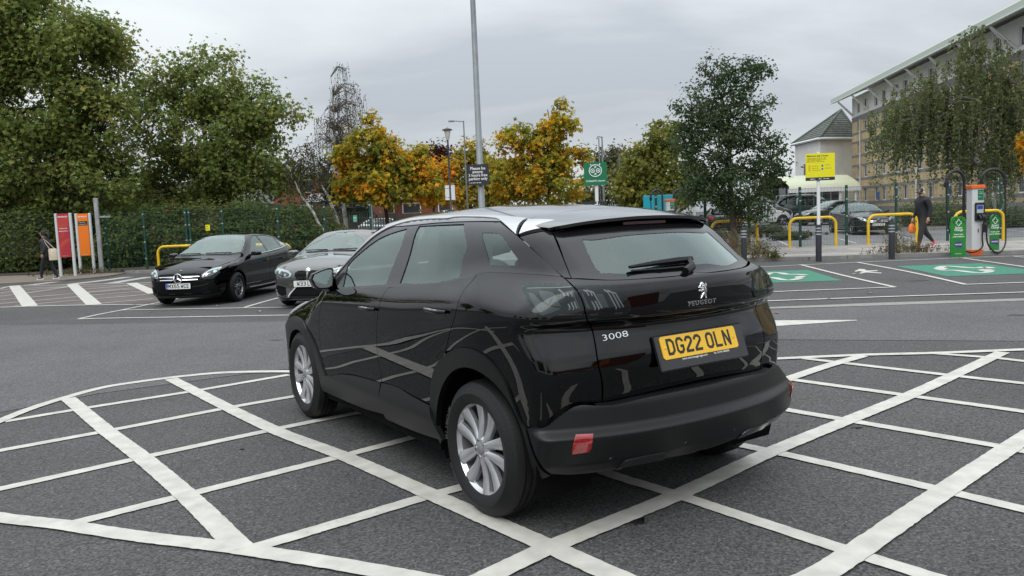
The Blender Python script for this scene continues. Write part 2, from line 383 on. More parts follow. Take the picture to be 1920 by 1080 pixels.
def drape(cls, pj, outline, holes=(), off=0., depth=.012, sp=.03, gap=.0, straight=False, mirror=False, seam=None, hole_gap=0., esp=None, rows=()):
    """triangulated panel on the body; returns (verts, tris, normals-per-loop)"""
    esp = esp or sp * .7
    O = smooth_outline(outline, esp, straight)
    if area2(O) < 0: O = O[::-1]
    if gap:
        O2 = inset(O, gap)
        if seam is not None: O2[np.abs(O[:, 0] - seam) < 1e-4, 0] = seam
        O = O2
    H = []
    for h in holes:
        h = smooth_outline(h, esp)
        if area2(h) < 0: h = h[::-1]
        if hole_gap: h = inset(h, hole_gap)
        H.append(h[::-1])
    lo, hi = O.min(0), O.max(0)
    fr = np.array([(a, b) for b in rows for a in np.arange(lo[0] + sp * .3, hi[0], sp)]) if len(rows) else np.zeros((0, 2))
    gx = np.arange(lo[0] + sp * .5, hi[0], sp); gy = np.arange(lo[1] + sp * .5, hi[1], sp * .87)
    X, Y = np.meshgrid(gx, gy); X[1::2] += sp * .5
    Q = np.stack([X.ravel(), Y.ravel()], -1)
    if len(rows): Q = np.concatenate([Q[np.min(np.abs(Q[:, 1:] - np.array(rows)[None]), 1) > sp * .5], fr])
    Q = Q[inside(O, Q)]
    me_ = .45 if not len(rows) else .2
    if len(Q): Q = Q[seg_dist(O, Q) > sp * me_]
    for h in H:
        if len(Q): Q = Q[~inside(h, Q)]
        if len(Q): Q = Q[seg_dist(h, Q) > sp * .45]
    loops = [O] + H; V = np.concatenate(loops + [Q]) if len(Q) else np.concatenate(loops)
    E = []; b = 0; rings = []
    for l in loops:
        n = len(l); rings.append((b, n)); E += [(b + i, b + (i + 1) % n) for i in range(n)]; b += n
    r = delaunay_2d_cdt([Vector(v) for v in V], E, [], 0, 1e-6)
    V2 = np.array([tuple(v) for v in r[0]]); T = np.array([f for f in r[2] if len(f) == 3]); orig = r[3]
    cen = V2[T].mean(1); keep = inside(O, cen)
    for h in H: keep &= ~inside(h, cen)
    T = T[keep]
    a2 = V2[T]; ar = (a2[:, 1, 0] - a2[:, 0, 0]) * (a2[:, 2, 1] - a2[:, 0, 1]) - (a2[:, 1, 1] - a2[:, 0, 1]) * (a2[:, 2, 0] - a2[:, 0, 0])
    T = T[np.abs(ar) > 1e-9]; ar = ar[np.abs(ar) > 1e-9]; T[ar < 0] = T[ar < 0][:, ::-1]
    if pj[0] == 'c' and pj[2] < 0: T = T[:, ::-1]
    o3, d3 = from_proj(pj, V2); t = march(cls, o3, d3); P = o3 + d3 * t[:, None]
    N = grad(cls, P)
    if off: P = P + N * off
    back = {}
    for i, l in enumerate(orig):
        for q in l: back[q] = i
    verts = [P]; nl = [N[T].reshape(-1, 3)]; tris = [T]; nv = len(P)
    if depth:
        for (b0, n) in rings:
            ids = [back.get(b0 + i, None) for i in range(n)]; ids = [i for i in ids if i is not None]
            if seam is not None: pass
            n2 = len(ids); idx = np.array(ids); nx = np.roll(idx, -1)
            A, B = P[idx], P[nx]; C = A - N[idx] * depth; Dn = B - N[nx] * depth
            tang = B - A; fn = np.cross(tang, N[idx])
            if pj[0] == 'c' and pj[2] < 0: fn = -fn
            fn /= np.linalg.norm(fn, axis=1, keepdims=True) + 1e-9
            use = np.ones(n2, bool)
            if seam is not None: use = ~((np.abs(V2[idx][:, 0] - seam) < 1e-4) & (np.abs(V2[nx][:, 0] - seam) < 1e-4))
            A, B, C, Dn, fn = A[use], B[use], C[use], Dn[use], fn[use]; m = len(A)
            verts.append(np.concatenate([A, B, C, Dn])); k = np.arange(m)
            q1 = np.stack([nv + m + k, nv + k, nv + 2 * m + k], -1); q2 = np.stack([nv + m + k, nv + 2 * m + k, nv + 3 * m + k], -1)
            if pj[0] == 'c' and pj[2] < 0: q1, q2 = q1[:, ::-1], q2[:, ::-1]
            tris.append(np.concatenate([q1, q2])); nl.append(np.repeat(np.concatenate([fn, fn]), 3, 0)); nv += 4 * m
    V3, T3, NL = np.concatenate(verts), np.concatenate(tris), np.concatenate(nl)
    return V3, T3, NL
def flip_y(g):
    V, T, N = g; s = np.array([1, -1, 1]); k = len(T)
    return V * s, T[:, ::-1], (N * s).reshape(k, 3, 3)[:, ::-1].reshape(-1, 3)
def join_g(a, b):
    return np.concatenate([a[0], b[0]]), np.concatenate([a[1], b[1] + len(a[0])]), np.concatenate([a[2], b[2]])
def mesh_g(name, g, m):
    V, T, N = g; me = bpy.data.meshes.new(name)
    me.vertices.add(len(V)); me.vertices.foreach_set('co', V.astype(np.float32).ravel())
    me.loops.add(3 * len(T)); me.loops.foreach_set('vertex_index', T.astype(np.int32).ravel())
    me.polygons.add(len(T)); me.polygons.foreach_set('loop_start', np.arange(0, 3 * len(T), 3, dtype=np.int32))
    me.polygons.foreach_set('use_smooth', np.ones(len(T), bool))
    me.materials.append(m); me.update(calc_edges=True)
    me.normals_split_custom_set([tuple(n) for n in N.astype(float)])
    return me
def panel(name, cls, pj, outline, m, parent, sym='pair', **k):
    """sym: 'pair' left panel and its mirror image, 'weld' one panel from a left half, 'one' only as drawn"""
    if sym == 'weld': k.setdefault('seam', 0.0)
    g = drape(cls, pj, outline, **k)
    if sym == 'weld': g = join_g(g, flip_y(g))
    o = link(name, mesh_g(name, g, m), parent)
    if sym == 'pair':
        o2 = link(name, mesh_g(name, flip_y(g), m), parent); return o, o2
    return o

HERO = {
 'front_fender': (('p', (0, 1, 0)), [(-0.8, 0.418), (-0.845, 0.5), (-0.875, 0.63), (-0.87, 0.758), (-0.835, 0.851), (-0.78, 0.93), (-0.74, 0.99), (-0.72, 1.02), (-0.72, 1.02), (-0.8, 1.05), (-1.2, 1.0), (-1.6, 0.945), (-1.9, 0.86), (-2.05, 0.8), (-1.99, 0.7), (-1.93, 0.6), (-1.87, 0.66), (-1.75, 0.74), (-1.591, 0.785), (-1.393, 0.793), (-1.2, 0.77), (-1.07, 0.704), (-0.966, 0.616), (-0.9, 0.52), (-0.84, 0.44)]),
 'front_door': (('p', (0, 1, 0)), [(-0.72, 1.02), (-0.74, 0.99), (-0.78, 0.93), (-0.835, 0.851), (-0.87, 0.758), (-0.875, 0.63), (-0.845, 0.5), (-0.8, 0.418), (-0.8145, 0.4091), (-0.6502, 0.442), (-0.4837, 0.4747), (-0.2648, 0.4982), (-0.0623, 0.508), (0.1777, 0.5141), (0.1949, 0.5311), (0.1788, 0.5969), (0.1617, 0.7308), (0.179, 0.823), (0.2199, 0.9388), (0.2506, 1.0178), (0.2686, 1.0617), (0.3039, 1.1186), (0.3011, 1.1211), (-0.0806, 1.0968), (-0.4734, 1.0698)]),
 'rear_door': (('p', (0, 1, 0)), [(0.3039, 1.1186), (0.2686, 1.0617), (0.2506, 1.0178), (0.2199, 0.9388), (0.179, 0.823), (0.1617, 0.7308), (0.1788, 0.5969), (0.1949, 0.5311), (0.1965, 0.5162), (0.3993, 0.5268), (0.61, 0.5073), (0.8532, 0.4896), (0.8607, 0.4932), (0.9002, 0.6447), (0.9609, 0.7305), (1.0639, 0.798), (1.069, 0.82), (1.1369, 0.9126), (1.1402, 0.919), (1.2269, 1.0315), (1.2507, 1.1006), (1.2552, 1.1525), (1.267, 1.213), (1.2632, 1.2321), (1.2627, 1.2332), (1.1928, 1.2111), (1.0787, 1.1939), (0.8273, 1.1608), (0.4326, 1.1306)]),
 'quarter_panel': (('c', -1.25, 1), [(-1.3211, 1.2321), (-1.3174, 1.213), (-1.3301, 1.1525), (-1.3345, 1.1006), (-1.3567, 1.0315), (-1.4378, 0.919), (-1.4409, 0.9126), (-1.5046, 0.82), (-1.3981, 0.8445), (-1.2962, 0.8676), (-1.2084, 0.8683), (-1.1193, 0.8446), (-1.0549, 0.7993), (-0.9963, 0.7308), (-0.9538, 0.6425), (-0.9129, 0.5556), (-0.8862, 0.5379), (-0.883, 0.5425), (-0.7987, 0.5542), (-0.7636, 0.5871), (-0.7011, 0.6365), (-0.6602, 0.6464), (-0.5802, 0.6448), (-0.5795, 0.6447), (-0.5767, 0.6984), (-0.577, 0.7443), (-0.5922, 0.839), (-0.6026, 0.9241), (-0.6128, 0.9789), (-0.6326, 1.0435), (-0.6462, 1.1133), (-0.6681, 1.1617), (-0.6931, 1.1908), (-0.7465, 1.227), (-0.7605, 1.2296), (-0.8962, 1.2375), (-1.1351, 1.2438), (-1.2613, 1.243), (-1.3215, 1.2332)]),
 'tail_light': (('c', -1.25, 1), [(-0.944, 1.1742), (-0.946, 1.1839), (-0.9232, 1.1957), (-0.861, 1.1969), (-0.7874, 1.1961), (-0.7233, 1.1936), (-0.6963, 1.192), (-0.6681, 1.16), (-0.6473, 1.1128), (-0.6346, 1.043), (-0.7402, 1.0483), (-0.8206, 1.0544), (-0.8284, 1.0605), (-0.8684, 1.117), (-0.9355, 1.1661)]),
 'tail_light_inner': (('p', (-1, 0, 0)), [(-0.644, 1.1884), (-0.5466, 1.1842), (-0.4739, 1.1814), (-0.4532, 1.1726), (-0.4419, 1.134), (-0.4217, 1.0866), (-0.4229, 1.0744), (-0.4396, 1.0447), (-0.5442, 1.043), (-0.6184, 1.0428), (-0.6247, 1.0432), (-0.6322, 1.1131), (-0.6418, 1.1597)]),
 'tailgate': (('c', -1.25, 1), [(-0.7348, 1.2198), (-0.69, 1.1894), (-0.6654, 1.1607), (-0.644, 1.1132), (-0.6303, 1.0418), (-0.6111, 0.9788), (-0.6004, 0.9239), (-0.5901, 0.8388), (-0.5748, 0.744), (-0.5728, 0.6978), (-0.5762, 0.6442), (-0.4301, 0.6514), (-0.2485, 0.6622), (-0.0, 0.668), (-0.0, 1.212), (-0.1129, 1.2013), (-0.359, 1.2015), (-0.52, 1.2049), (-0.6991, 1.2183)]),
 'plate_recess': (('p', (-1, 0, 0)), [(-0.2787, 0.9224), (-0.2373, 0.9209), (0.255, 0.919), (0.3131, 0.9177), (0.3864, 0.9055), (0.3969, 0.87), (0.3302, 0.7612), (-0.1849, 0.7629), (-0.2072, 0.7722), (-0.2406, 0.8093), (-0.2697, 0.8603)]),
 'window_surround': (('p', (-0.8, 0, 0.6)), [(-0.5361, 0.2057), (-0.614, -0.1137), (-0.4685, -0.1848), (-0.3207, -0.2179), (-0.0941, -0.2353), (0.0, -0.2194), (0.0, 0.2405), (-0.3, 0.2402), (-0.5, 0.2251)]),
 'rear_glass': (('p', (-0.8, 0, 0.6)), [(-0.4423, 0.1014), (-0.4834, -0.0815), (-0.482, -0.1323), (-0.2952, -0.1866), (-0.15, -0.1695), (0.0, -0.1757), (0.0, 0.0808), (-0.2, 0.0817), (-0.38, 0.0837)]),
 'pillar_trim': (('p', (-0.7, 0.6, 0.35)), [(0.4507, 0.7812), (0.6121, 0.799), (0.7133, 0.5089), (0.6789, 0.5142), (0.5613, 0.6468)]),
 'quarter_trim_c': (('p', (0, 1, 0)), [(0.903, 1.507), (1.1241, 1.5056)]),
 'door_trim': (('p', (0, 0.9, 0.3)), [(-0.6497, 0.8242), (-0.5617, 0.8759), (-0.4323, 0.985), (-0.3026, 1.0761), (-0.1995, 1.1428), (-0.0821, 1.197), (0.1027, 1.241), (0.3425, 1.2512), (0.6834, 1.2498), (0.8504, 1.2581), (1.1219, 1.2453), (1.1913, 1.2284), (1.4238, 1.1425), (1.5948, 1.0597), (1.7646, 0.9695), (1.7667, 0.9636), (1.6407, 0.9572), (1.4294, 0.9433), (1.3167, 0.9343), (1.2615, 0.9202), (1.1913, 0.8921), (0.8273, 0.834), (0.4326, 0.8042), (0.3011, 0.794), (-0.0806, 0.7683), (-0.4734, 0.7407), (-0.5719, 0.77)]),
 'front_glass': (('p', (0, 0.9, 0.3)), [(-0.443, 0.7579), (-0.4629, 0.8206), (-0.4875, 0.9174), (-0.4179, 0.9719), (-0.279, 1.0526), (-0.1154, 1.1244), (0.0446, 1.1641), (0.2031, 1.1906), (0.2517, 1.0858), (0.2461, 0.9848), (0.2386, 0.8791), (0.2388, 0.8099), (-0.0981, 0.7844)]),
 'rear_door_glass': (('p', (0, 0.9, 0.3)), [(0.3476, 1.2056), (0.6403, 1.2087), (0.8873, 1.212), (1.0077, 1.1195), (1.065, 1.0651), (1.0652, 0.9889), (1.1109, 0.8918), (0.9058, 0.8534), (0.6865, 0.8359), (0.422, 0.8273), (0.4131, 1.008)]),
 'quarter_glass': (('p', (0, 0.9, 0.3)), [(1.1386, 1.1521), (1.2691, 1.1515), (1.3358, 1.1262), (1.4526, 1.047), (1.4972, 1.0138), (1.5078, 0.989), (1.3183, 0.9722), (1.2717, 1.0221)]),
 'silver_strip': (('p', (0, 0.75, 0.6)), [(-0.6649, 0.3941), (-0.5619, 0.4672), (-0.4649, 0.5413), (-0.3757, 0.6301), (-0.2917, 0.6901), (-0.2199, 0.729), (-0.14, 0.7836), (-0.0519, 0.838), (0.0661, 0.873), (0.3457, 0.8654), (0.5968, 0.8546), (0.8856, 0.8564), (1.0999, 0.8617), (1.3287, 0.8523), (1.4173, 0.7087), (1.1796, 0.803), (1.1037, 0.8246), (0.8284, 0.8346), (0.682, 0.8312), (0.623, 0.8137), (0.3278, 0.8181), (0.0873, 0.808), (-0.0928, 0.7555), (-0.2068, 0.6955), (-0.3091, 0.6276), (-0.4373, 0.5359), (-0.5721, 0.4323), (-0.6312, 0.3886)]),
 'silver_end': (('p', (-0.5, 0.7, 0.5)), [(0.7955, 0.5497), (0.7998, 0.6817), (0.8846, 0.6654), (0.9809, 0.6489), (1.0083, 0.6225), (0.9427, 0.5873)]),
 'bumper': (('c', -1.25, 1), [(-0.8625, 0.5551), (-0.7861, 0.5651), (-0.756, 0.5936), (-0.6975, 0.64), (-0.6578, 0.6478), (-0.6, 0.64), (-0.52, 0.636), (-0.4, 0.645), (-0.2, 0.653), (-0.0, 0.655), (-0.0, 0.325), (-0.0585, 0.3161), (-0.2828, 0.3328), (-0.5879, 0.321), (-0.7071, 0.3284), (-0.7767, 0.3455), (-0.7998, 0.3956), (-0.8279, 0.4533)]),
 'exhaust_trim': (('c', -1.25, 1), [(-0.5276, 0.3263), (-0.5008, 0.3681), (-0.4822, 0.3811), (-0.2914, 0.3836), (-0.2635, 0.3663), (-0.2742, 0.3337), (-0.4789, 0.3338)]),
 'reflector': (('c', -1.25, 1), [(-0.681, 0.5266), (-0.6176, 0.5237), (-0.6242, 0.472), (-0.6334, 0.4474), (-0.6954, 0.4434), (-0.6925, 0.4811)]),
 'rear_arch': (('p', (0, 1, 0)), [(0.8607, 0.4932), (0.9002, 0.6447), (0.9609, 0.7305), (1.0639, 0.798), (1.1833, 0.8445), (1.2914, 0.8676), (1.3853, 0.8683), (1.4816, 0.8446), (1.5519, 0.7993), (1.6172, 0.7308), (1.6657, 0.6425), (1.7138, 0.5556), (1.7466, 0.5379), (1.7704, 0.4526), (1.7953, 0.36), (1.8074, 0.3155), (1.7584, 0.2859), (1.7625, 0.3489), (1.7572, 0.4118), (1.7427, 0.4733), (1.7192, 0.5319), (1.6873, 0.5864), (1.6477, 0.6356), (1.6012, 0.6783), (1.5489, 0.7137), (1.4919, 0.741), (1.4315, 0.7595), (1.3691, 0.7688), (1.3059, 0.7688), (1.2435, 0.7595), (1.1831, 0.741), (1.1261, 0.7137), (1.0738, 0.6783), (1.0273, 0.6356), (0.9877, 0.5864), (0.9558, 0.5319), (0.9323, 0.4733), (0.9178, 0.4118), (0.9125, 0.3489), (0.9166, 0.2859), (0.935, 0.3), (0.9381, 0.3025)]),
 'front_arch': (('p', (0, 1, 0)), [(-0.92, 0.282), (-0.86, 0.36), (-0.8, 0.415), (-0.835, 0.445), (-0.89, 0.52), (-0.966, 0.616), (-1.07, 0.704), (-1.2, 0.765), (-1.393, 0.79), (-1.591, 0.78), (-1.75, 0.735), (-1.87, 0.655), (-1.92, 0.55), (-1.94, 0.4), (-1.755, 0.3), (-1.7505, 0.3597), (-1.737, 0.4181), (-1.7148, 0.4739), (-1.6844, 0.5259), (-1.6466, 0.573), (-1.602, 0.6141), (-1.5517, 0.6484), (-1.4967, 0.675), (-1.4384, 0.6935), (-1.3779, 0.7033), (-1.3166, 0.7044), (-1.2557, 0.6966), (-1.1968, 0.6801), (-1.1409, 0.6554), (-1.0894, 0.6228), (-1.0434, 0.5833), (-1.0039, 0.5375), (-0.9717, 0.4866), (-0.9475, 0.4315), (-0.9319, 0.3736), (-0.9253, 0.3141)]),
 'clad_front': (('p', (0, 1, 0)), [(-0.8145, 0.4091), (-0.6502, 0.442), (-0.4837, 0.4747), (-0.2648, 0.4982), (-0.0623, 0.508), (0.1777, 0.5141), (0.2041, 0.3345), (0.2065, 0.3153), (-0.2, 0.286), (-0.92, 0.282), (-0.86, 0.36)]),
 'clad_rear': (('p', (0, 1, 0)), [(0.1965, 0.5162), (0.3993, 0.5268), (0.61, 0.5073), (0.8532, 0.4896), (0.9581, 0.3094), (0.5948, 0.2887), (0.2058, 0.2845), (0.1891, 0.3212), (0.1912, 0.4116)]),
}
CLAW_IN = [[(-0.6187, 1.1685), (-0.6083, 1.1596), (-0.5861, 1.0847), (-0.5911, 1.0759)], [(-0.6065, 1.1678), (-0.5941, 1.1588), (-0.5703, 1.0821), (-0.575, 1.0758)], [(-0.5949, 1.1618), (-0.582, 1.1546), (-0.5574, 1.0827)], [(-0.5336, 1.1648), (-0.5189, 1.1513), (-0.4917, 1.0796), (-0.4955, 1.0722)], [(-0.5198, 1.1618), (-0.5013, 1.1496), (-0.4743, 1.0789)], [(-0.4997, 1.1501), (-0.4874, 1.1469), (-0.4576, 1.0801)]]
PALE_IN = [[(-0.6326, 1.1536), (-0.6272, 1.1533), (-0.6089, 1.0861), (-0.623, 1.087)], [(-0.5738, 1.1487), (-0.5439, 1.1469), (-0.5262, 1.0866), (-0.558, 1.0858)]]
CLAW_OUT = [[(-0.7478, 1.1732), (-0.7252, 1.1579), (-0.6969, 1.0927), (-0.7015, 1.0847)], [(-0.7088, 1.1579), (-0.6825, 1.0903), (-0.6851, 1.0831)], [(-0.6948, 1.1596), (-0.6706, 1.0881)], [(-0.9113, 1.175), (-0.8411, 1.1783), (-0.7528, 1.1809), (-0.6948, 1.1832)]]
PALE_OUT = [[(-0.8914, 1.1592), (-0.8584, 1.155), (-0.7986, 1.1177), (-0.7736, 1.1027), (-0.7303, 1.0916), (-0.7651, 1.0759), (-0.7968, 1.0642), (-0.807, 1.0689), (-0.8358, 1.1094)], [(-0.6928, 1.1629), (-0.686, 1.1626), (-0.6573, 1.0888), (-0.6653, 1.0893)], [(-0.8422, 1.1689), (-0.778, 1.1647), (-0.7573, 1.1508), (-0.7305, 1.1005), (-0.7713, 1.1069), (-0.7967, 1.1233)]]
LED = [[(-0.7388, 1.064), (-0.6497, 1.0614)], [(-0.6135, 1.0571), (-0.4626, 1.0552)]]
WIPER = [(-0.3464, 1.2382), (-0.3295, 1.2472), (-0.1007, 1.2667), (0.0295, 1.2692), (0.0692, 1.2637), (0.0606, 1.2544), (-0.0129, 1.2255), (-0.0847, 1.2101), (-0.2071, 1.2253)]
LION = [(-0.0198, 1.1601), (-0.0085, 1.1636), (0.0041, 1.1618), (0.0115, 1.154), (0.0069, 1.145), (0.0139, 1.1363), (0.019, 1.1277), (0.023, 1.113), (0.0261, 1.1005), (0.0351, 1.0947), (0.0358, 1.0889), (0.0135, 1.0901), (0.0118, 1.0976), (0.0166, 1.0996), (0.0085, 1.1143), (-0.0007, 1.1089), (-0.0042, 1.1011), (-0.0099, 1.0906), (-0.0283, 1.0906), (-0.0278, 1.0962), (-0.0185, 1.0987), (-0.015, 1.1122), (-0.0072, 1.1238), (-0.0242, 1.1272), (-0.0394, 1.1297), (-0.0382, 1.1365), (-0.0188, 1.1361), (-0.0298, 1.1399), (-0.0412, 1.1469), (-0.0389, 1.1515), (-0.0204, 1.1452), (-0.0122, 1.1425), (-0.0218, 1.1514)]
TAIL = [(0.0129, 1.1579), (0.0221, 1.1519), (0.0259, 1.1394), (0.0255, 1.1284), (0.021, 1.1234)]
BRAKE = [(-0.1514, 1.4574), (0.1351, 1.459)]
TXT3008 = [(-0.5358, 0.9434), (-0.3954, 0.9393)]
TXTPEU = [(-0.0997, 1.0659), (0.0982, 1.065)]
HANDLES = [[(0.041, 0.9594), (0.0078, 0.973), (-0.2056, 0.9918), (-0.201, 0.965), (-0.0746, 0.9212)], [(-0.872, 1.0241), (-0.8965, 1.0296), (-1.1416, 1.0466), (-1.137, 1.0241), (-1.0005, 0.9876)]]
MIRROR = [(1.023, 1.145), (1.008, 1.178), (0.946, 1.201), (0.893, 1.215), (0.86, 1.214), (0.853, 1.201), (0.854, 1.132), (0.863, 1.069), (0.883, 1.063), (0.97, 1.067), (0.998, 1.087)]
SENSORS = [[-2.017, 0.58, 0.393], [-2.088, 0.171, 0.403]]

# ---------------------------------------------------------------- materials of cars
M_BLACK = mat('paint_black', (.0014, .0014, .0017), rough=.45, coat=1., spec=.0, coat_rough=.008)
M_ROOF = mat('paint_black_roof', (.006, .006, .007), rough=.2, coat=1., spec=.5, coat_rough=.02)
M_ROOF.node_tree.nodes['Principled BSDF'].inputs['Coat IOR'].default_value = 1.9
M_PLAST = mat('plastic_black', (.0050, .0053, .0058), rough=.38, spec=.32, bump=(900, .05, .002))
M_GLOSS = mat('gloss_black', (.008, .008, .009), rough=.06, spec=.5)
M_TRIM = mat('trim_black', (.018, .018, .02), rough=.16, spec=.5)
M_RUB = mat('rubber', (.013, .013, .0135), rough=.62, spec=.3)
M_DARK = mat('dark_void', (.004, .004, .0045), rough=.9, spec=.1)
M_SILV = mat('satin_silver', (.60, .61, .62), rough=.33, metal=.85)
M_ALLOY = mat('alloy', (.60, .61, .63), rough=.30, metal=.75)
M_CHROME = mat('chrome', (.86, .87, .88), rough=.06, metal=1.)
M_GLASS = glass_mat('window_glass', (.66, .76, .73), 1.5, 0., .95)
M_WSCR = glass_mat('windscreen_glass', (.66, .75, .72), 1.5, 0., 1.1)
M_TINT = glass_mat('lamp_smoke', (.54, .55, .56), 1.4, 0., .5)
M_CLEAR = glass_mat('lamp_clear', (.92, .93, .94), 1.5)
M_RED = mat('lamp_red', (.27, .003, .006), rough=.12, coat=1., spec=.5, noise=(60, .35))
M_REDDK = mat('lamp_red_dark', (.09, .004, .006), rough=.15, coat=1.)
M_LHOUS = mat('lamp_housing', (.040, .041, .044), rough=.3, metal=.0)
M_LPALE = mat('lamp_reflector', (.22, .225, .235), rough=.4, metal=.1)
M_LBAR = mat('lamp_bar', (.66, .68, .70), rough=.25, metal=.3)
M_CLOTH = mat('seat_cloth', (.022, .023, .025), rough=.85, noise=(40, .3))
M_INT = mat('interior_plastic', (.03, .031, .033), rough=.6)
M_INTL = mat('interior_pale', (.16, .165, .165), rough=.7)
M_SCREEN = mat('screen', (.02, .022, .026), rough=.08)
M_YEL = mat('plate_yellow', (.80, .47, .022), rough=.35, spec=.5, noise=(25, .04))
M_WHT = mat('plate_white', (.74, .75, .74), rough=.35)
M_PBLK = mat('plate_ink', (.012, .012, .012), rough=.45)
M_PBLU = mat('plate_blue', (.02, .10, .42), rough=.4)
M_INKW = mat('print_white', (.8, .8, .79), rough=.5)
M_MIRR = mat('mirror_glass', (.75, .8, .8), rough=.02, metal=1.)
M_ROTOR = mat('brake_rotor', (.12, .115, .11), rough=.45, metal=.8)

def tyre_mat():
    m = mat('tyre_rubber', (.0125, .0125, .013), rough=.6, spec=.32)
    nt = m.node_tree; b = nt.nodes['Principled BSDF']
    t = nt.nodes.new('ShaderNodeTexCoord'); s = nt.nodes.new('ShaderNodeSeparateXYZ'); nt.links.new(t.outputs['Object'], s.inputs[0])
    def MA(op, a, bb=None, v=None):
        n = nt.nodes.new('ShaderNodeMath'); n.operation = op; nt.links.new(a, n.inputs[0])
        if bb is not None: nt.links.new(bb, n.inputs[1])
        if v is not None: n.inputs[1].default_value = v
        return n.outputs[0]
    an = MA('ARCTAN2', s.outputs[2], s.outputs[0]); ay = MA('ABSOLUTE', s.outputs[1])
    sh = MA('ADD', MA('MULTIPLY', an, v=84.), MA('MULTIPLY', s.outputs[1], v=60.))
    w = MA('GREATER_THAN', MA('SINE', sh), v=.72)
    r2 = MA('ADD', MA('MULTIPLY', s.outputs[0], s.outputs[0]), MA('MULTIPLY', s.outputs[2], s.outputs[2]))
    msk = MA('GREATER_THAN', MA('SQRT', r2), v=.292)
    h = MA('MULTIPLY', w, msk)
    bp = nt.nodes.new('ShaderNodeBump'); bp.invert = True; bp.inputs['Strength'].default_value = .9; bp.inputs['Distance'].default_value = .004
    nt.links.new(h, bp.inputs['Height']); nt.links.new(bp.outputs[0], b.inputs['Normal'])
    return m
M_TYRE = tyre_mat()
def spoke(mb, ang, off0, off1, w0, w1, r0, r1, y0, y1, n=5, ridge=.010, back=.03, y2=None):
    ca, sa = math.cos(ang), math.sin(ang); vs = []
    for i in range(n):
        t = i / (n - 1); r = r0 + (r1 - r0) * t; o = off0 + (off1 - off0) * t; w = w0 + (w1 - w0) * t
        y = y0 + (y1 - y0) * t - .014 * math.sin(math.pi * t)
        for q, h in ((-.5, -back), (-.5, -ridge * .55), (-.22, 0), (.22, 0), (.5, -ridge * .55), (.5, -back)):
            x = o + q * w; vs.append((r * ca - x * sa, y + h, r * sa + x * ca))
    fs = []
    for i in range(n - 1):
        for j in range(5): fs.append((i * 6 + j, i * 6 + j + 1, (i + 1) * 6 + j + 1, (i + 1) * 6 + j))
    mb.add(vs, fs)
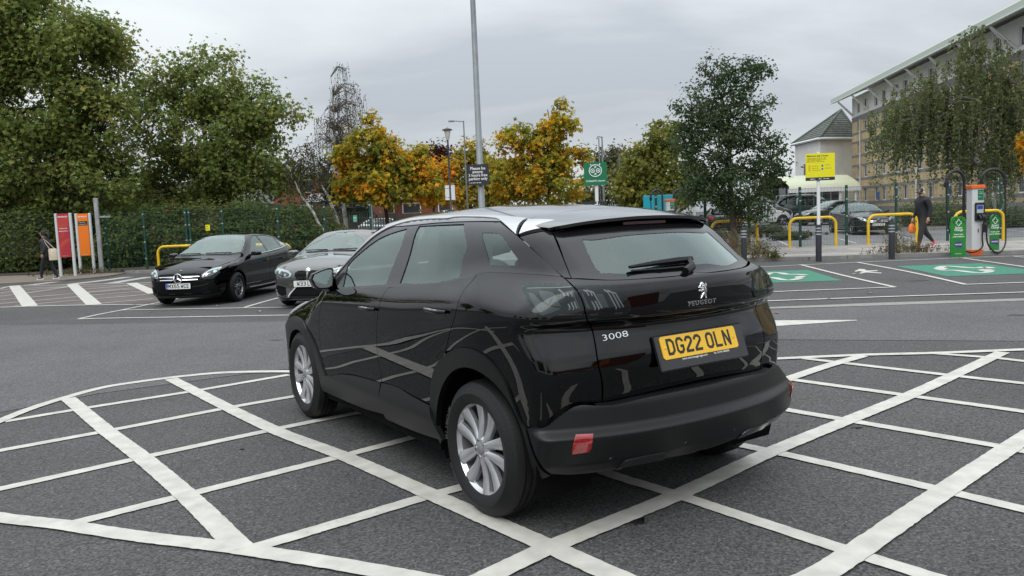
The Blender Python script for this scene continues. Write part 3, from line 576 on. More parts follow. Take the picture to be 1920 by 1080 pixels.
def make_wheel(name, R, rr, w, parent, pos, style='suv', side=1, m_rim=None, letters=None, a0=0.):
    """wheel whose outer face looks along +y (side=1) or -y"""
    m_rim = m_rim or M_ALLOY; h = w / 2
    rim = MB(); ro = rr + .016
    rim.lathe([(rr - .012, -h * .7), (rr - .014, h - .045), (rr - .004, h - .03), (rr + .002, h - .016), (ro, h - .012), (ro, h - .020), (rr + .001, h - .03)], 48, ax='Y')
    yf = h - .022
    if style == 'suv':
        for k in range(5):
            a = a0 + math.pi / 2 + k * 2 * math.pi / 5
            spoke(rim, a, -.021, -.064, .036, .076, .045, rr - .002, yf - .002, yf + .002, ridge=.015)
            spoke(rim, a, .021, .064, .036, .076, .045, rr - .002, yf - .002, yf + .002, ridge=.015)
            b = a + math.pi / 5
            spoke(rim, b, 0, 0, .016, .020, .05, .105, yf - .026, yf - .03, ridge=.004)
    elif style == 'pairs':
        for k in range(5):
            a = a0 + math.pi / 2 + k * 2 * math.pi / 5
            spoke(rim, a, -.014, -.034, .020, .022, .04, rr - .004, yf - .004, yf, ridge=.006)
            spoke(rim, a, .014, .034, .020, .022, .04, rr - .004, yf - .004, yf, ridge=.006)
    else:
        for k in range(5):
            a = a0 + math.pi / 2 + k * 2 * math.pi / 5
            spoke(rim, a, 0, 0, .055, .07, .04, rr - .004, yf - .004, yf, ridge=.006)
    rim.lathe([(.0, yf - .004), (.052, yf - .006), (.066, yf - .018), (.07, yf - .05)], 24, ax='Y')
    wob = rim.build('wheel', m_rim, parent, smooth=32)
    wob.location = pos
    if side < 0: wob.rotation_euler = (0, 0, math.pi)
    ty = MB(); s = w
    pr = [(rr - .004, -h + .02), (rr + .012, -h + .006), (rr + (R - rr) * .45, -h - .004), (R - .03, -h + .012), (R - .012, -h + .026), (R - .003, -h + .05)]
    for g in (-.038, -.002, .034):
        pr += [(R, g - .0), (R - .009, g + .001), (R - .009, g + .008), (R, g + .009)]
    pr += [(R - .003, h - .05), (R - .012, h - .026), (R - .03, h - .012), (R - .034, h - .0105), (R - .036, h - .0085), (rr + (R - rr) * .45, h + .004), (rr + .03, h - .0005), (rr + .026, h - .003), (rr + .012, h - .008), (rr - .004, h - .02)]
    ty.lathe(pr, 72, ax='Y'); ty.build('tyre', M_TYRE, wob, smooth=30)
    ro_ = MB(); ro_.lathe([(.06, yf - .075), (rr * .72, yf - .075), (rr * .72, yf - .085)], 32, ax='Y'); ro_.build('brake_disc', M_ROTOR, wob, smooth=40)
    bk = MB(); bk.lathe([(.0, yf - .11), (rr - .01, yf - .11)], 32, ax='Y'); bk.build('dark_backing', M_DARK, wob)  # flat black disc keeps the gaps between the spokes dark
    cp = MB(); cp.lathe([(.0, yf + .001), (.024, yf + .0005), (.03, yf - .004)], 20, ax='Y'); cp.build('hub_cap', M_LPALE if style == 'suv' else M_GLOSS, wob, smooth=40)
    if style == 'suv':
        bl = MB()
        for k in range(5):
            a = a0 + math.pi / 2 + (k + .5) * 2 * math.pi / 5
            bl.lathe([(.0, .004), (.009, .003), (.010, -.01)], 8, M=Matrix.Translation((.047 * math.cos(a), yf - .006, .047 * math.sin(a))), ax='Y')
        bl.build('wheel_bolt', M_CHROME, wob, smooth=40)
    if letters:
        lm = MB(); rt = rr + (R - rr) * .55
        for word, ac, sz in letters:
            for i, ch in enumerate(word):
                a = ac - (i - len(word) / 2) * sz / rt * .92
                M = frame((rt * math.cos(a), h + .0035, rt * math.sin(a)), (math.sin(a), 0, -math.cos(a)), (math.cos(a), 0, math.sin(a)), (0, 1, 0))
                me = text_mesh(ch, sz * 1.3, depth=.0006, bold=.0005); me.transform(M)
                lm.add([v.co for v in me.vertices], [tuple(p.vertices) for p in me.polygons]); bpy.data.meshes.remove(me)
        lm.build('tyre_lettering', mat('tyre_letter', (.055, .055, .056), rough=.45), wob)
    return wob
def plate(parent, M, txt, yellow, blue=False, w=.52, h=.111, foot=None):
    """number plate; M maps plate x (reading direction), y (up), z (outward)"""
    mb = MB(); r = .01
    poly = [(-w / 2 + r, -h / 2), (w / 2 - r, -h / 2), (w / 2, -h / 2 + r), (w / 2, h / 2 - r), (w / 2 - r, h / 2), (-w / 2 + r, h / 2), (-w / 2, h / 2 - r), (-w / 2, -h / 2 + r)]
    mb.prism(poly, -.004, .001, M)
    pl = mb.build('number_plate', M_YEL if yellow else M_WHT, parent)
    plate_text(txt, M @ Matrix.Translation((.02 if blue else 0, .002, 0)), M_PBLK, pl, lift=.0018)
    if blue:
        b = MB(); b.prism([(-w / 2 + .003, -h / 2 + .003), (-w / 2 + .045, -h / 2 + .003), (-w / 2 + .045, h / 2 - .003), (-w / 2 + .003, h / 2 - .003)], .001, .0017, M); b.build('country_band', M_PBLU, pl)
        text('country_code', 'GB', .026, M @ Matrix.Translation((-w / 2 + .024, -.028, .0022)), M_INKW, pl, depth=.0002)
    if yellow:
        s = MB()
        for x in (-w / 2 + .024, w / 2 - .024):
            s.lathe([(0, .005), (.006, .004), (.0075, .001)], 10, M=M @ Matrix.Translation((x, 0, 0)))
        s.build('fixing_screw', M_YEL, pl, smooth=40)
    return pl
def headrest(mb, x, y, z, w=.26, h=.19, t=.11):
    mb.bbox(x - t / 2, x + t / 2, y - w / 2, y + w / 2, z, z + h, .045)
def cabin(parent, xf, xr, zc, wy, top, rhd=True, scr=True, pale=True):
    """seats, dashboard and steering wheel; xf/xr front and rear seat-back positions"""
    for y in (-wy, wy):
        mb = MB(); M = Matrix.Translation((xf, y, zc)) @ Matrix.Rotation(rad(-14), 4, 'Y')
        mb.bbox(-.07, .07, -.24, .24, 0, .62, .06, M)
        mb.bbox(-.10, .52, -.25, .25, -.14, .04, .05, Matrix.Translation((xf, y, zc)))
        s = mb.build('front_seat', M_CLOTH, parent, smooth=40)
        hb = MB(); hb.bbox(-.05, .05, -.13, .13, .66, .85, .045, M)
        for q in (-.06, .06): hb.tube([M @ Vector((0, q, .58)), M @ Vector((0, q, .68))], .007, 6)
        hb.build('headrest', M_CLOTH, s, smooth=40)
    mb = MB(); M = Matrix.Translation((xr, 0, zc)) @ Matrix.Rotation(rad(-18), 4, 'Y')
    mb.bbox(-.07, .07, -wy - .25, wy + .25, 0, .56, .06, M); mb.bbox(-.05, .48, -wy - .25, wy + .25, -.14, .04, .05, Matrix.Translation((xr, 0, zc)))
    s = mb.build('rear_bench', M_CLOTH, parent, smooth=40)
    for y in (-wy, 0, wy):
        hb = MB(); hb.bbox(-.045, .045, -.12, .12, .57, .57 + (.17 if y else .10), .04, M); hb.build('headrest', M_CLOTH, s, smooth=40)
    d = MB(); dxx = xf + .80
    d.bbox(dxx, dxx + .55, -wy - .32, wy + .32, zc - .05, zc + .36, .07); da = d.build('dashboard', M_INT, parent, smooth=40)
    if scr:
        sc_ = MB(); sc_.bbox(dxx - .03, dxx - .01, -.13, .13, zc + .34, zc + .50, .006); sc_.build('touch_screen', M_SCREEN, da)
    sy = -wy if rhd else wy
    st = MB(); M = Matrix.Translation((dxx - .22, sy, zc + .30)) @ Matrix.Rotation(rad(65), 4, 'Y')
    st.tube([M @ Vector((.175 * math.cos(t), .175 * math.sin(t), 0)) for t in np.linspace(0, 2 * math.pi, 25)[:-1]], .014, 6, closed=True)
    st.tube([M @ Vector((0, -.17, 0)), M @ Vector((0, .17, 0))], .018, 6); st.tube([M @ Vector((0, 0, 0)), M @ Vector((0, 0, -.2))], .03, 6)
    st.build('steering_wheel', M_INT, parent, smooth=40)
def sheet_xy(mb, pts): mb.add(pts, [tuple(range(len(pts)))])

# ---------------------------------------------------------------- the black sports utility vehicle
def H(n): return HERO[n]
def hp(part, key, cls, m, parent, **k):
    pj, o = HERO[key]; return panel(part, cls, pj, o, m, parent, **k)
def on_surf(cls, pj, ab, off=0.):
    ab = np.array(ab, float); o, d = from_proj(pj, ab); t = march(cls, o, d); P = o + d * t[:, None]; N = grad(cls, P)
    return P + N * off, N
PJ_R = ('p', (-1, 0, 0)); PJ_C = ('c', -1.25, 1); PJ_S = ('p', (0, 1, 0)); PJ_T = ('p', (0, 0, 1)); PJ_F = ('c', 1.2, -1)
def bar_on(mb, cls, pj, ab, w, off, n=1):
    """thin raised bar following points on the surface"""
    P, N = on_surf(cls, pj, ab, off)
    L = []; Rr = []; 
    for i in range(len(P)):
        d = P[min(i + 1, len(P) - 1)] - P[max(i - 1, 0)]; d /= np.linalg.norm(d); s = np.cross(N[i], d) * w / 2
        L.append(P[i] + s); Rr.append(P[i] - s)
    k = len(P); bk = [p - n_ * .006 for p, n_ in zip(P, N)]
    mb.add(L + Rr, [(i, k + i, k + i + 1, i + 1) for i in range(k - 1)])
    mb.add([l - n_ * .012 for l, n_ in zip(L, N)] + L, [(i, i + 1, k + i + 1, k + i) for i in range(k - 1)])
    mb.add(Rr + [r_ - n_ * .012 for r_, n_ in zip(Rr, N)], [(i, i + 1, k + i + 1, k + i) for i in range(k - 1)])
def build_hero():
    t = thing('sports_utility_vehicle', 'large glossy black sports utility vehicle with silver roof edge and yellow plate in the foreground', 'car')
    # hidden black inner shell keeps the gaps between panels dark
    side = [(1.95, .40), (2.0, .75), (1.6, .92), (.9, 1.03), (-.4, 1.08), (-1.2, 1.16), (-1.75, 1.14), (-1.9, .75), (-1.86, .50)]
    side += [(-1.3375 + .45 * math.cos(a), .345 + .45 * math.sin(a)) for a in np.radians(np.linspace(160, 10, 14))][::-1][::-1][0:0]
    arc_r = [(-1.3375 + .455 * math.cos(a), .345 + .44 * math.sin(a)) for a in np.radians(np.linspace(172, 4, 12))]
    arc_f = [(1.34 + .44 * math.cos(a), .30 + .42 * math.sin(a)) for a in np.radians(np.linspace(176, 10, 12))]
    sd = [(-x, z) for x, z in (side + [(-1.80, .38)] + arc_r + [(-.86, .30), (.88, .30)] + arc_f)]
    sh = panel('gap_shell', Suv, PJ_S, sd, M_DARK, t, off=-.035, depth=0, sp=.08, straight=True)
    panel('gap_shell', Suv, PJ_C, [(0, .38), (0, 1.17), (-.62, 1.15), (-.70, .8), (-.70, .40)], M_DARK, t, sym='weld', off=-.05, depth=0, sp=.08, straight=True)
    ub = MB(); ub.box(-.86, .90, -.84, .84, .225, .42); ub.box(-1.72, 2.05, -.50, .50, .27, .46)
    ub.box(-1.80, -1.0, -.6, .6, .46, .80); ub.box(.95, 2.0, -.62, .62, .46, .86)
    ub.build('underbody', M_DARK, t)
    for x, z, r in ((-1.3375, .345, .455), (1.34, .32, .44)):
        for s in (-1, 1):
            w_ = MB(); w_.lathe([(r, .50), (r, .84)], 20, M=Matrix.Translation((x, 0, z)) @ Matrix.Diagonal((1, s, 1, 1)), ax='Y', a0=rad(-20), a1=rad(200)); w_.build('wheel_liner', M_DARK, t, smooth=60)
    # painted panels
    hp('front_fender', 'front_fender', Suv, M_BLACK, t, gap=.002)
    for d_ in hp('front_door', 'front_door', Suv, M_BLACK, t, gap=.0022): pass
    hp('rear_door', 'rear_door', Suv, M_BLACK, t, gap=.0022)
    hp('quarter_panel', 'quarter_panel', Suv, M_BLACK, t, gap=.0022, sp=.022)
    tg = hp('tailgate', 'tailgate', Suv, M_BLACK, t, gap=.0022, sym='weld', sp=.018, esp=.012, rows=(.945, .96, .97, .977, .983, .988, .993, .998, 1.003, 1.009, 1.015, 1.020, 1.026, 1.032, 1.04, 1.05, 1.065, 1.15, 1.165, 1.178, 1.19, 1.20))  # added black inner shell blocks light behind the panel gaps
    hp('side_trim', 'door_trim', Suv, M_TRIM, t, off=-.004, depth=.01, holes=[HERO['front_glass'][1], HERO['rear_door_glass'][1], HERO['quarter_glass'][1]], sp=.03, esp=.016)
    hp('front_door_glass', 'front_glass', Suv, M_GLASS, t, off=-.009, depth=0, sp=.05)
    hp('rear_door_glass', 'rear_door_glass', Suv, M_GLASS, t, off=-.009, depth=0, sp=.05)
    hp('quarter_glass', 'quarter_glass', Suv, M_GLASS, t, off=-.006, depth=0, sp=.05)
    hp('pillar_trim', 'pillar_trim', Suv, M_GLOSS, t, off=-.001, gap=.0015)
    hp('roof_trim', 'silver_strip', Suv, M_SILV, t, off=.004, depth=.015, gap=.0012)
    hp('roof_trim_end', 'silver_end', Suv, M_SILV, t, off=.005, depth=.02, gap=.0012)
    def whole(l):      # close a left half across the middle
        i0 = [i for i, p in enumerate(l) if abs(p[0]) < 1e-4]; i0 = max(i0); l = l[i0:] + l[:i0]; z = [p for p in l if abs(p[0]) > 1e-4]
        return l + [(-a, b) for a, b in z[::-1]]
    full = whole(HERO['rear_glass'][1])
    panel('window_surround', Suv, HERO['window_surround'][0], whole(HERO['window_surround'][1]), M_GLOSS, t, sym='one', off=-.004, sp=.03, holes=[full])  # black upper band is glass border plus the spoiler's shadow put in as colour
    panel('rear_window', Suv, HERO['rear_glass'][0], full, glass_mat('rear_glass', (.52, .60, .58), 1.5, 0, 1.15), t, sym='one', off=-.006, depth=0, sp=.05)
    # roof, bonnet, windscreen, spoiler
    stp = from_proj
    roof = [(0, -1.388), (.25, -1.378), (.50, -1.355), (.575, -1.33), (.615, -1.0), (.635, -.6), (.64, -.2), (.635, .05), (.62, .30), (.30, .335), (0, .345)]
    # top projection: e1 = +y, e2 = -x
    tp = lambda l: [(y, -x) for y, x in l]
    panel('roof', Suv, PJ_T, tp(roof), M_ROOF, t, sym='weld', sp=.05, gap=.001)
    panel('roof_spoiler', Spoiler, PJ_T, tp([(0, -1.393), (.25, -1.383), (.50, -1.36), (.565, -1.40), (.575, -1.50), (.56, -1.58), (.50, -1.628), (.25, -1.678), (0, -1.69)]), M_ROOF, t, sym='weld', sp=.035, depth=.016)
    br = MB(); br.bbox(-1.665, -1.63, -.15, .15, 1.452, 1.470, .004); br.build('brake_light', M_REDDK, t)
    sp_ = MB(); sp_.add([(-1.69, y, 1.468 - .05 * (y / .6) ** 2) if 0 else (-1.685 + .115 * (abs(y) / .56) ** 2.2, y, 1.468 - .045 * (y / .6) ** 2) for y in np.linspace(-.56, .56, 15)] + [(-1.50 + .06 * (abs(y) / .56) ** 2, y, 1.49 - .045 * (y / .6) ** 2) for y in np.linspace(-.56, .56, 15)], [(i, i + 1, 16 + i, 15 + i) for i in range(14)])
    sp_.build('spoiler_underside', M_GLOSS, t, smooth=60)
    panel('bonnet', Suv, PJ_T, tp([(0, 1.03), (.45, 1.0), (.70, .86), (.79, .84), (.80, 1.2), (.77, 1.6), (.70, 1.88), (.55, 2.02), (.3, 2.11), (0, 2.13)]), M_BLACK, t, sym='weld', sp=.05)
    panel('windscreen', Suv, PJ_T, tp([(0, .35), (.3, .34), (.60, .31), (.66, .50), (.72, .72), (.62, .88), (.4, .98), (0, 1.02)]), M_WSCR, t, sym='weld', depth=0, sp=.06)
    panel('front_bumper', Suv, PJ_F, [(0, .24), (0, .80), (.45, .80), (.62, .78), (.80, .72), (.80, .55), (.72, .40), (.62, .24)], M_BLACK, t, sp=.04, sym='weld')
    panel('grille', Suv, PJ_F, [(0, .45), (0, .76), (.36, .76), (.40, .60), (.34, .45)], M_GLOSS, t, sym='weld', off=.006)
    panel('headlight', Suv, PJ_F, [(.45, .70), (.46, .80), (.62, .86), (.76, .88), (.74, .78), (.60, .72)], M_LBAR, t, off=.006)
    # cladding, bumper
    hp('rear_arch_trim', 'rear_arch', Suv, M_PLAST, t, off=.012, depth=.035, sp=.028)
    hp('front_arch_trim', 'front_arch', Suv, M_PLAST, t, off=.012, depth=.035, sp=.028)
    hp('front_cladding', 'clad_front', Clad, M_PLAST, t, depth=.03, gap=.001, sp=.022)
    hp('rear_cladding', 'clad_rear', Clad, M_PLAST, t, depth=.03, gap=.001, sp=.022)
    bp = hp('rear_bumper', 'bumper', Bumper, M_PLAST, t, sym='weld', depth=.07, sp=.018, esp=.012, rows=(.352, .36, .368, .376, .384, .392, .402, .485, .495, .502, .508, .513, .518, .523, .528, .533, .538, .545, .555, .615, .625, .632, .638, .643, .648))
    ys = np.linspace(-.62, .62, 25); o_, N_ = on_surf(Bumper, PJ_C, [(-abs(y) / .62 * .60, float(np.interp(abs(y) / .62 * .60, [0, .2, .4, .52, .60], [.655, .653, .645, .636, .640]))) for y in ys])
    lg = MB(); A = [(p[0] + .001, math.copysign(abs(p[1]), y) if abs(y) > 1e-6 else 0, p[2] + .0) for p, y in zip(o_, ys)]
    B = [(a[0] + .02, a[1] * .99, a[2] + .004) for a in A]; C_ = [(a[0] + .17, a[1] * .95, a[2] + .002) for a in A]; k = len(A)
    lg.add(A + B + C_, [(i, i + 1, k + i + 1, k + i) for i in range(k - 1)] + [(k + i, k + i + 1, 2 * k + i + 1, 2 * k + i) for i in range(k - 1)])
    lgo = lg.build('bumper_ledge', M_PLAST, t, smooth=50); lgo.data.flip_normals()
    hp('exhaust_trim', 'exhaust_trim', Bumper, M_TRIM, t, off=.006, depth=.02, sp=.02)
    hp('rear_reflector', 'reflector', Bumper, M_RED, t, off=.005, depth=.012, sp=.02, sym='one')
    panel('rear_reflector', Bumper, HERO['reflector'][0], [(-a + .10, b) for a, b in HERO['reflector'][1]], M_RED, t, sym='one', off=.005, depth=.012, sp=.02)
    for x, y, z in SENSORS:
        for s in (1, -1):
            sn = MB()
            q, n_ = on_surf(Bumper, PJ_C, [(-math.atan2(y, -x - 1.25) * CYL_R, z)], .001); q = q[0] * np.array([1, s, 1]); n_ = n_[0] * np.array([1, s, 1])
            zx = Vector(n_); xx = Vector((0, 0, 1)).cross(zx).normalized()
            sn.lathe([(.0, .001), (.010, .0008), (.011, -.001)], 12, M=frame(q, xx, zx.cross(xx), zx)); sn.build('parking_sensor', M_GLOSS, t, smooth=40)
    # tail lamps: dark housing, pale reflectors, slanted bars, smoked lens
    for key, cls, pj in (('tail_light', Suv, PJ_C), ('tail_light_inner', Suv, PJ_R)):
        hp('tail_light', key, cls, M_TINT, t, off=.006, depth=.004, gap=.002, sp=.03)
        hp('lamp_housing', key, cls, M_LHOUS, t, off=.0012, depth=.01, gap=.001, sp=.03)
    for pj, bars, pal in ((PJ_C, CLAW_OUT, PALE_OUT), (PJ_R, CLAW_IN, PALE_IN)):
        for q in pal: panel('lamp_reflector', Suv, pj, q, M_LPALE, t, off=.0022, depth=.0, sp=.03, straight=True)
        mb = MB()
        for q in bars: bar_on(mb, Suv, pj, q, .0065, .0035)
        o = mb.build('lamp_bar', M_LBAR, t)
        me = o.data.copy(); me.transform(Matrix.Diagonal((1, -1, 1, 1))); me.flip_normals(); link('lamp_bar', me, t)
    mb = MB()
    for pj, q in zip((PJ_C, PJ_R), LED): bar_on(mb, Suv, pj, q, .006, .003)
    o = mb.build('lamp_led_row', M_LPALE, t); me = o.data.copy(); me.transform(Matrix.Diagonal((1, -1, 1, 1))); me.flip_normals(); link('lamp_led_row', me, t)
    # number plate in its recess, badges, wiper
    pj, rec = HERO['plate_recess']
    panel('plate_recess', Suv, pj, rec, mat('recess_grey', (.016, .017, .019), rough=.3), t, sym='one', off=.002, depth=.004, sp=.03)
    ca, sa = math.cos(.33), math.sin(.33)
    PM = frame((-2.030, .0, .866), (0, -1, 0), (sa, 0, ca), (-ca, 0, sa))
    pb = MB(); pb.bbox(-.285, .325, -.110, .066, -.024, -.0045, .006, PM); hb = pb.build('plate_holder', mat('holder_grey', (.016, .0165, .018), rough=.22, spec=.6), t)
    plate(t, PM, 'DG22 OLN', True)
    text('dealer_strip', 'www.swanswaygarages.com', .0155, PM @ Matrix.Translation((-.055, -.064, -.003)), M_INKW, hb, depth=.0004)
    text('dealer_strip', 'Tel. 01244 388388', .0150, PM @ Matrix.Translation((.13, -.064, -.003)), M_INKW, hb, depth=.0004)
    q, n_ = on_surf(Suv, PJ_R, [(-.001, 1.0645)], .001); nn = Vector(n_[0]); xx = Vector((0, -1, 0)); 
    text('badge_lettering', 'PEUGEOT', .031, frame(q[0], xx, nn.cross(xx), nn), M_CHROME, t, depth=.002, sx=1.2, spacing=1.25, bold=.0004)
    q, n_ = on_surf(Suv, PJ_R, [(-.47, .942)], .0015); nn = Vector(n_[0]); xx = Vector((0, -1, 0)); xx = (xx - nn * xx.dot(nn)).normalized()
    text('badge_lettering', '3008', .042, frame(q[0], xx, nn.cross(xx), nn), M_CHROME, t, depth=.003, sx=1.7, bold=-.0006)
    lm = MB()        # rearing lion: head with mane, arched back, two forelegs to the left, two hind legs, curled tail
    def limb(l, r):
        P_, N_ = on_surf(Suv, PJ_R, l, .003); lm.tube([tuple(p) for p in P_], r, 7)
    limb([(-.012, 1.150), (-.001, 1.156), (.010, 1.148), (.016, 1.136)], [.006, .0085, .0085, .007]); limb([(-.010, 1.146), (-.017, 1.143)], [.006, .003])
    limb([(.008, 1.146), (.014, 1.130), (.016, 1.115), (.012, 1.102)], [.008, .0105, .0095, .007])
    limb([(.008, 1.134), (-.008, 1.136), (-.020, 1.140), (-.026, 1.137)], [.006, .005, .0045, .004]); limb([(.006, 1.126), (-.008, 1.122), (-.018, 1.125), (-.025, 1.122)], [.006, .005, .0045, .004])
    limb([(.010, 1.108), (.002, 1.102), (-.004, 1.094), (-.010, 1.086), (-.016, 1.085)], [.007, .006, .0045, .0042, .003]); limb([(.015, 1.108), (.022, 1.100), (.022, 1.092), (.026, 1.085), (.019, 1.084)], [.007, .006, .0045, .0042, .003])
    limb([(.019, 1.108), (.028, 1.114), (.031, 1.126), (.026, 1.138), (.030, 1.148), (.027, 1.156)], [.003, .0028, .0026, .0028, .004, .0035])
    lo = lm.build('lion_badge', M_CHROME, t, smooth=60)
    wp = MB(); a_, n_ = on_surf(Suv, HERO['rear_glass'][0], to_proj(HERO['rear_glass'][0], on_surf(Suv, PJ_R, [(-.345, 1.243), (-.20, 1.252), (-.05, 1.256), (.05, 1.258)])[0]), .016)
    wp.tube([tuple(p) for p in a_], [.008, .014, .019, .016], 6)
    b_, n_ = on_surf(Suv, HERO['rear_glass'][0], to_proj(HERO['rear_glass'][0], on_surf(Suv, PJ_R, [(-.34, 1.233), (-.18, 1.232), (-.03, 1.232)])[0]), .006)
    wp.tube([tuple(p) for p in b_], .006, 5)
    c_, n_ = on_surf(Suv, PJ_R, [(.03, 1.258), (.01, 1.225), (-.06, 1.208)], .012); wp.tube([tuple(p) for p in c_], [.020, .022, .02], 7)
    wp.build('rear_wiper', M_PLAST, t, smooth=50)
    # handles and mirrors
    for q in HANDLES:
        cx = (q[1][0] + q[2][0]) / 2; cz = (q[1][1] + q[2][1]) / 2; L = abs(q[2][0] - q[1][0])
        bowl = [(-(cx + .5 * L * .82 * math.cos(a)), cz - .012 + .042 * math.sin(a)) for a in np.linspace(0, 2 * math.pi, 17)[:-1]]
        panel('handle_bowl', Suv, PJ_S, bowl, M_GLOSS, t, off=.0008, depth=.002, sp=.03)
        for s in (1, -1):
            hb = MB(); xs = np.linspace(-.5, .5, 7) * L * .92
            P_, N_ = on_surf(Suv, PJ_S, [(-(cx + x), cz - .004 * abs(x) / L) for x in xs], .004)
            pts = [(p[0], s * (p[1] + .034 * (1 - (2 * abs(x) / L / .95) ** 4)), p[2]) for p, x in zip(P_, xs)]
            hb.tube(pts, [.010, .013, .014, .014, .014, .014, .011], 8); h_ = hb.build('door_handle', M_BLACK, t, smooth=60)
            cb = MB(); cb.tube([(p[0], p[1] + s * .011, p[2] + .009) for p in pts[1:-1]], .004, 5); cb.build('handle_strip', M_CHROME, h_, smooth=60)
    for s in (1, -1):
        ring = MIRROR; k = len(ring); vs = []
        cy_ = sum(a for a, b in ring) / k; cz_ = sum(b for a, b in ring) / k
        for x, sc_ in ((.60, .97), (.61, 1.0), (.66, 1.0), (.71, .90), (.745, .72), (.765, .42)):
            vs += [(x, s * (cy_ + (a - cy_) * sc_ - (.0 if sc_ > .95 else .01)), cz_ + (b - cz_) * sc_) for a, b in ring]
        mb = MB(); mb.add(vs, [(l * k + i, l * k + (i + 1) % k, (l + 1) * k + (i + 1) % k, (l + 1) * k + i) for l in range(5) for i in range(k)] + [tuple(range(5 * k, 6 * k))])
        mb.box(.60, .72, min(s * .80, s * .90), max(s * .80, s * .90), 1.045, 1.075)
        mo = mb.build('door_mirror', M_BLACK, t, smooth=40)
        bm = bmesh.new(); bm.from_mesh(mo.data); bmesh.ops.recalc_face_normals(bm, faces=bm.faces); bm.to_mesh(mo.data); bm.free()
        fr_ = MB(); fr_.add([(.605, s * (cy_ + (a - cy_) * .97), cz_ + (b - cz_) * .97) for a, b in ring], [tuple(range(k))]); fr_.build('mirror_frame', M_PLAST, mo)
        gm = MB(); gm.add([(.602, s * (cy_ + (a - cy_) * .84), cz_ + (b - cz_) * .84) for a, b in ring], [tuple(range(k))]); gm.build('mirror_glass', M_MIRR, mo)
    # wheels
    for x, z, yw in ((-1.3375, .347, .785), (1.3375, .347, .785)):
        for s in (1, -1):
            make_wheel('wheel', .350, .2360, .215, t, (x, s * yw, z), 'suv', s, letters=[('MICHELIN', rad(15), .026), ('PRIMACY', rad(-38), .018)] if s > 0 else None, a0=.25 if x < 0 else .9)
    cabin(t, -.12, -1.02, .66, .36, 1.4)
    cg = MB(); cg.box(-1.80, -1.02, -.60, .60, 1.02, 1.035); cg.build('load_cover', M_INT, t)
    hd = MB(); hd.add([(x, y, 1.50 - .1 * (x / 1.4) ** 2 - .03 * (y / .5) ** 2) for x in np.linspace(-1.45, .25, 5) for y in (-.5, 0, .5)], [(i * 3 + j, i * 3 + j + 1, i * 3 + j + 4, i * 3 + j + 3) for i in range(4) for j in range(2)]); hd.build('headlining', M_INTL, t)
    pl_ = MB()
    for s in (1, -1):
        pl_.tube([(-.30, s * .80, 1.02), (-.36, s * .60, 1.48)], .035, 6); pl_.tube([(-1.25, s * .76, 1.10), (-1.02, s * .57, 1.48)], .04, 6); pl_.tube([(-1.75, s * .58, 1.12), (-1.45, s * .50, 1.44)], .04, 6)
    pl_.build('inner_pillar', M_INTL, t, smooth=60)
    return t
hero = build_hero()
hero.location = (-0.20842, 5.50328, 0); hero.rotation_euler = (0, 0, 2.15444)

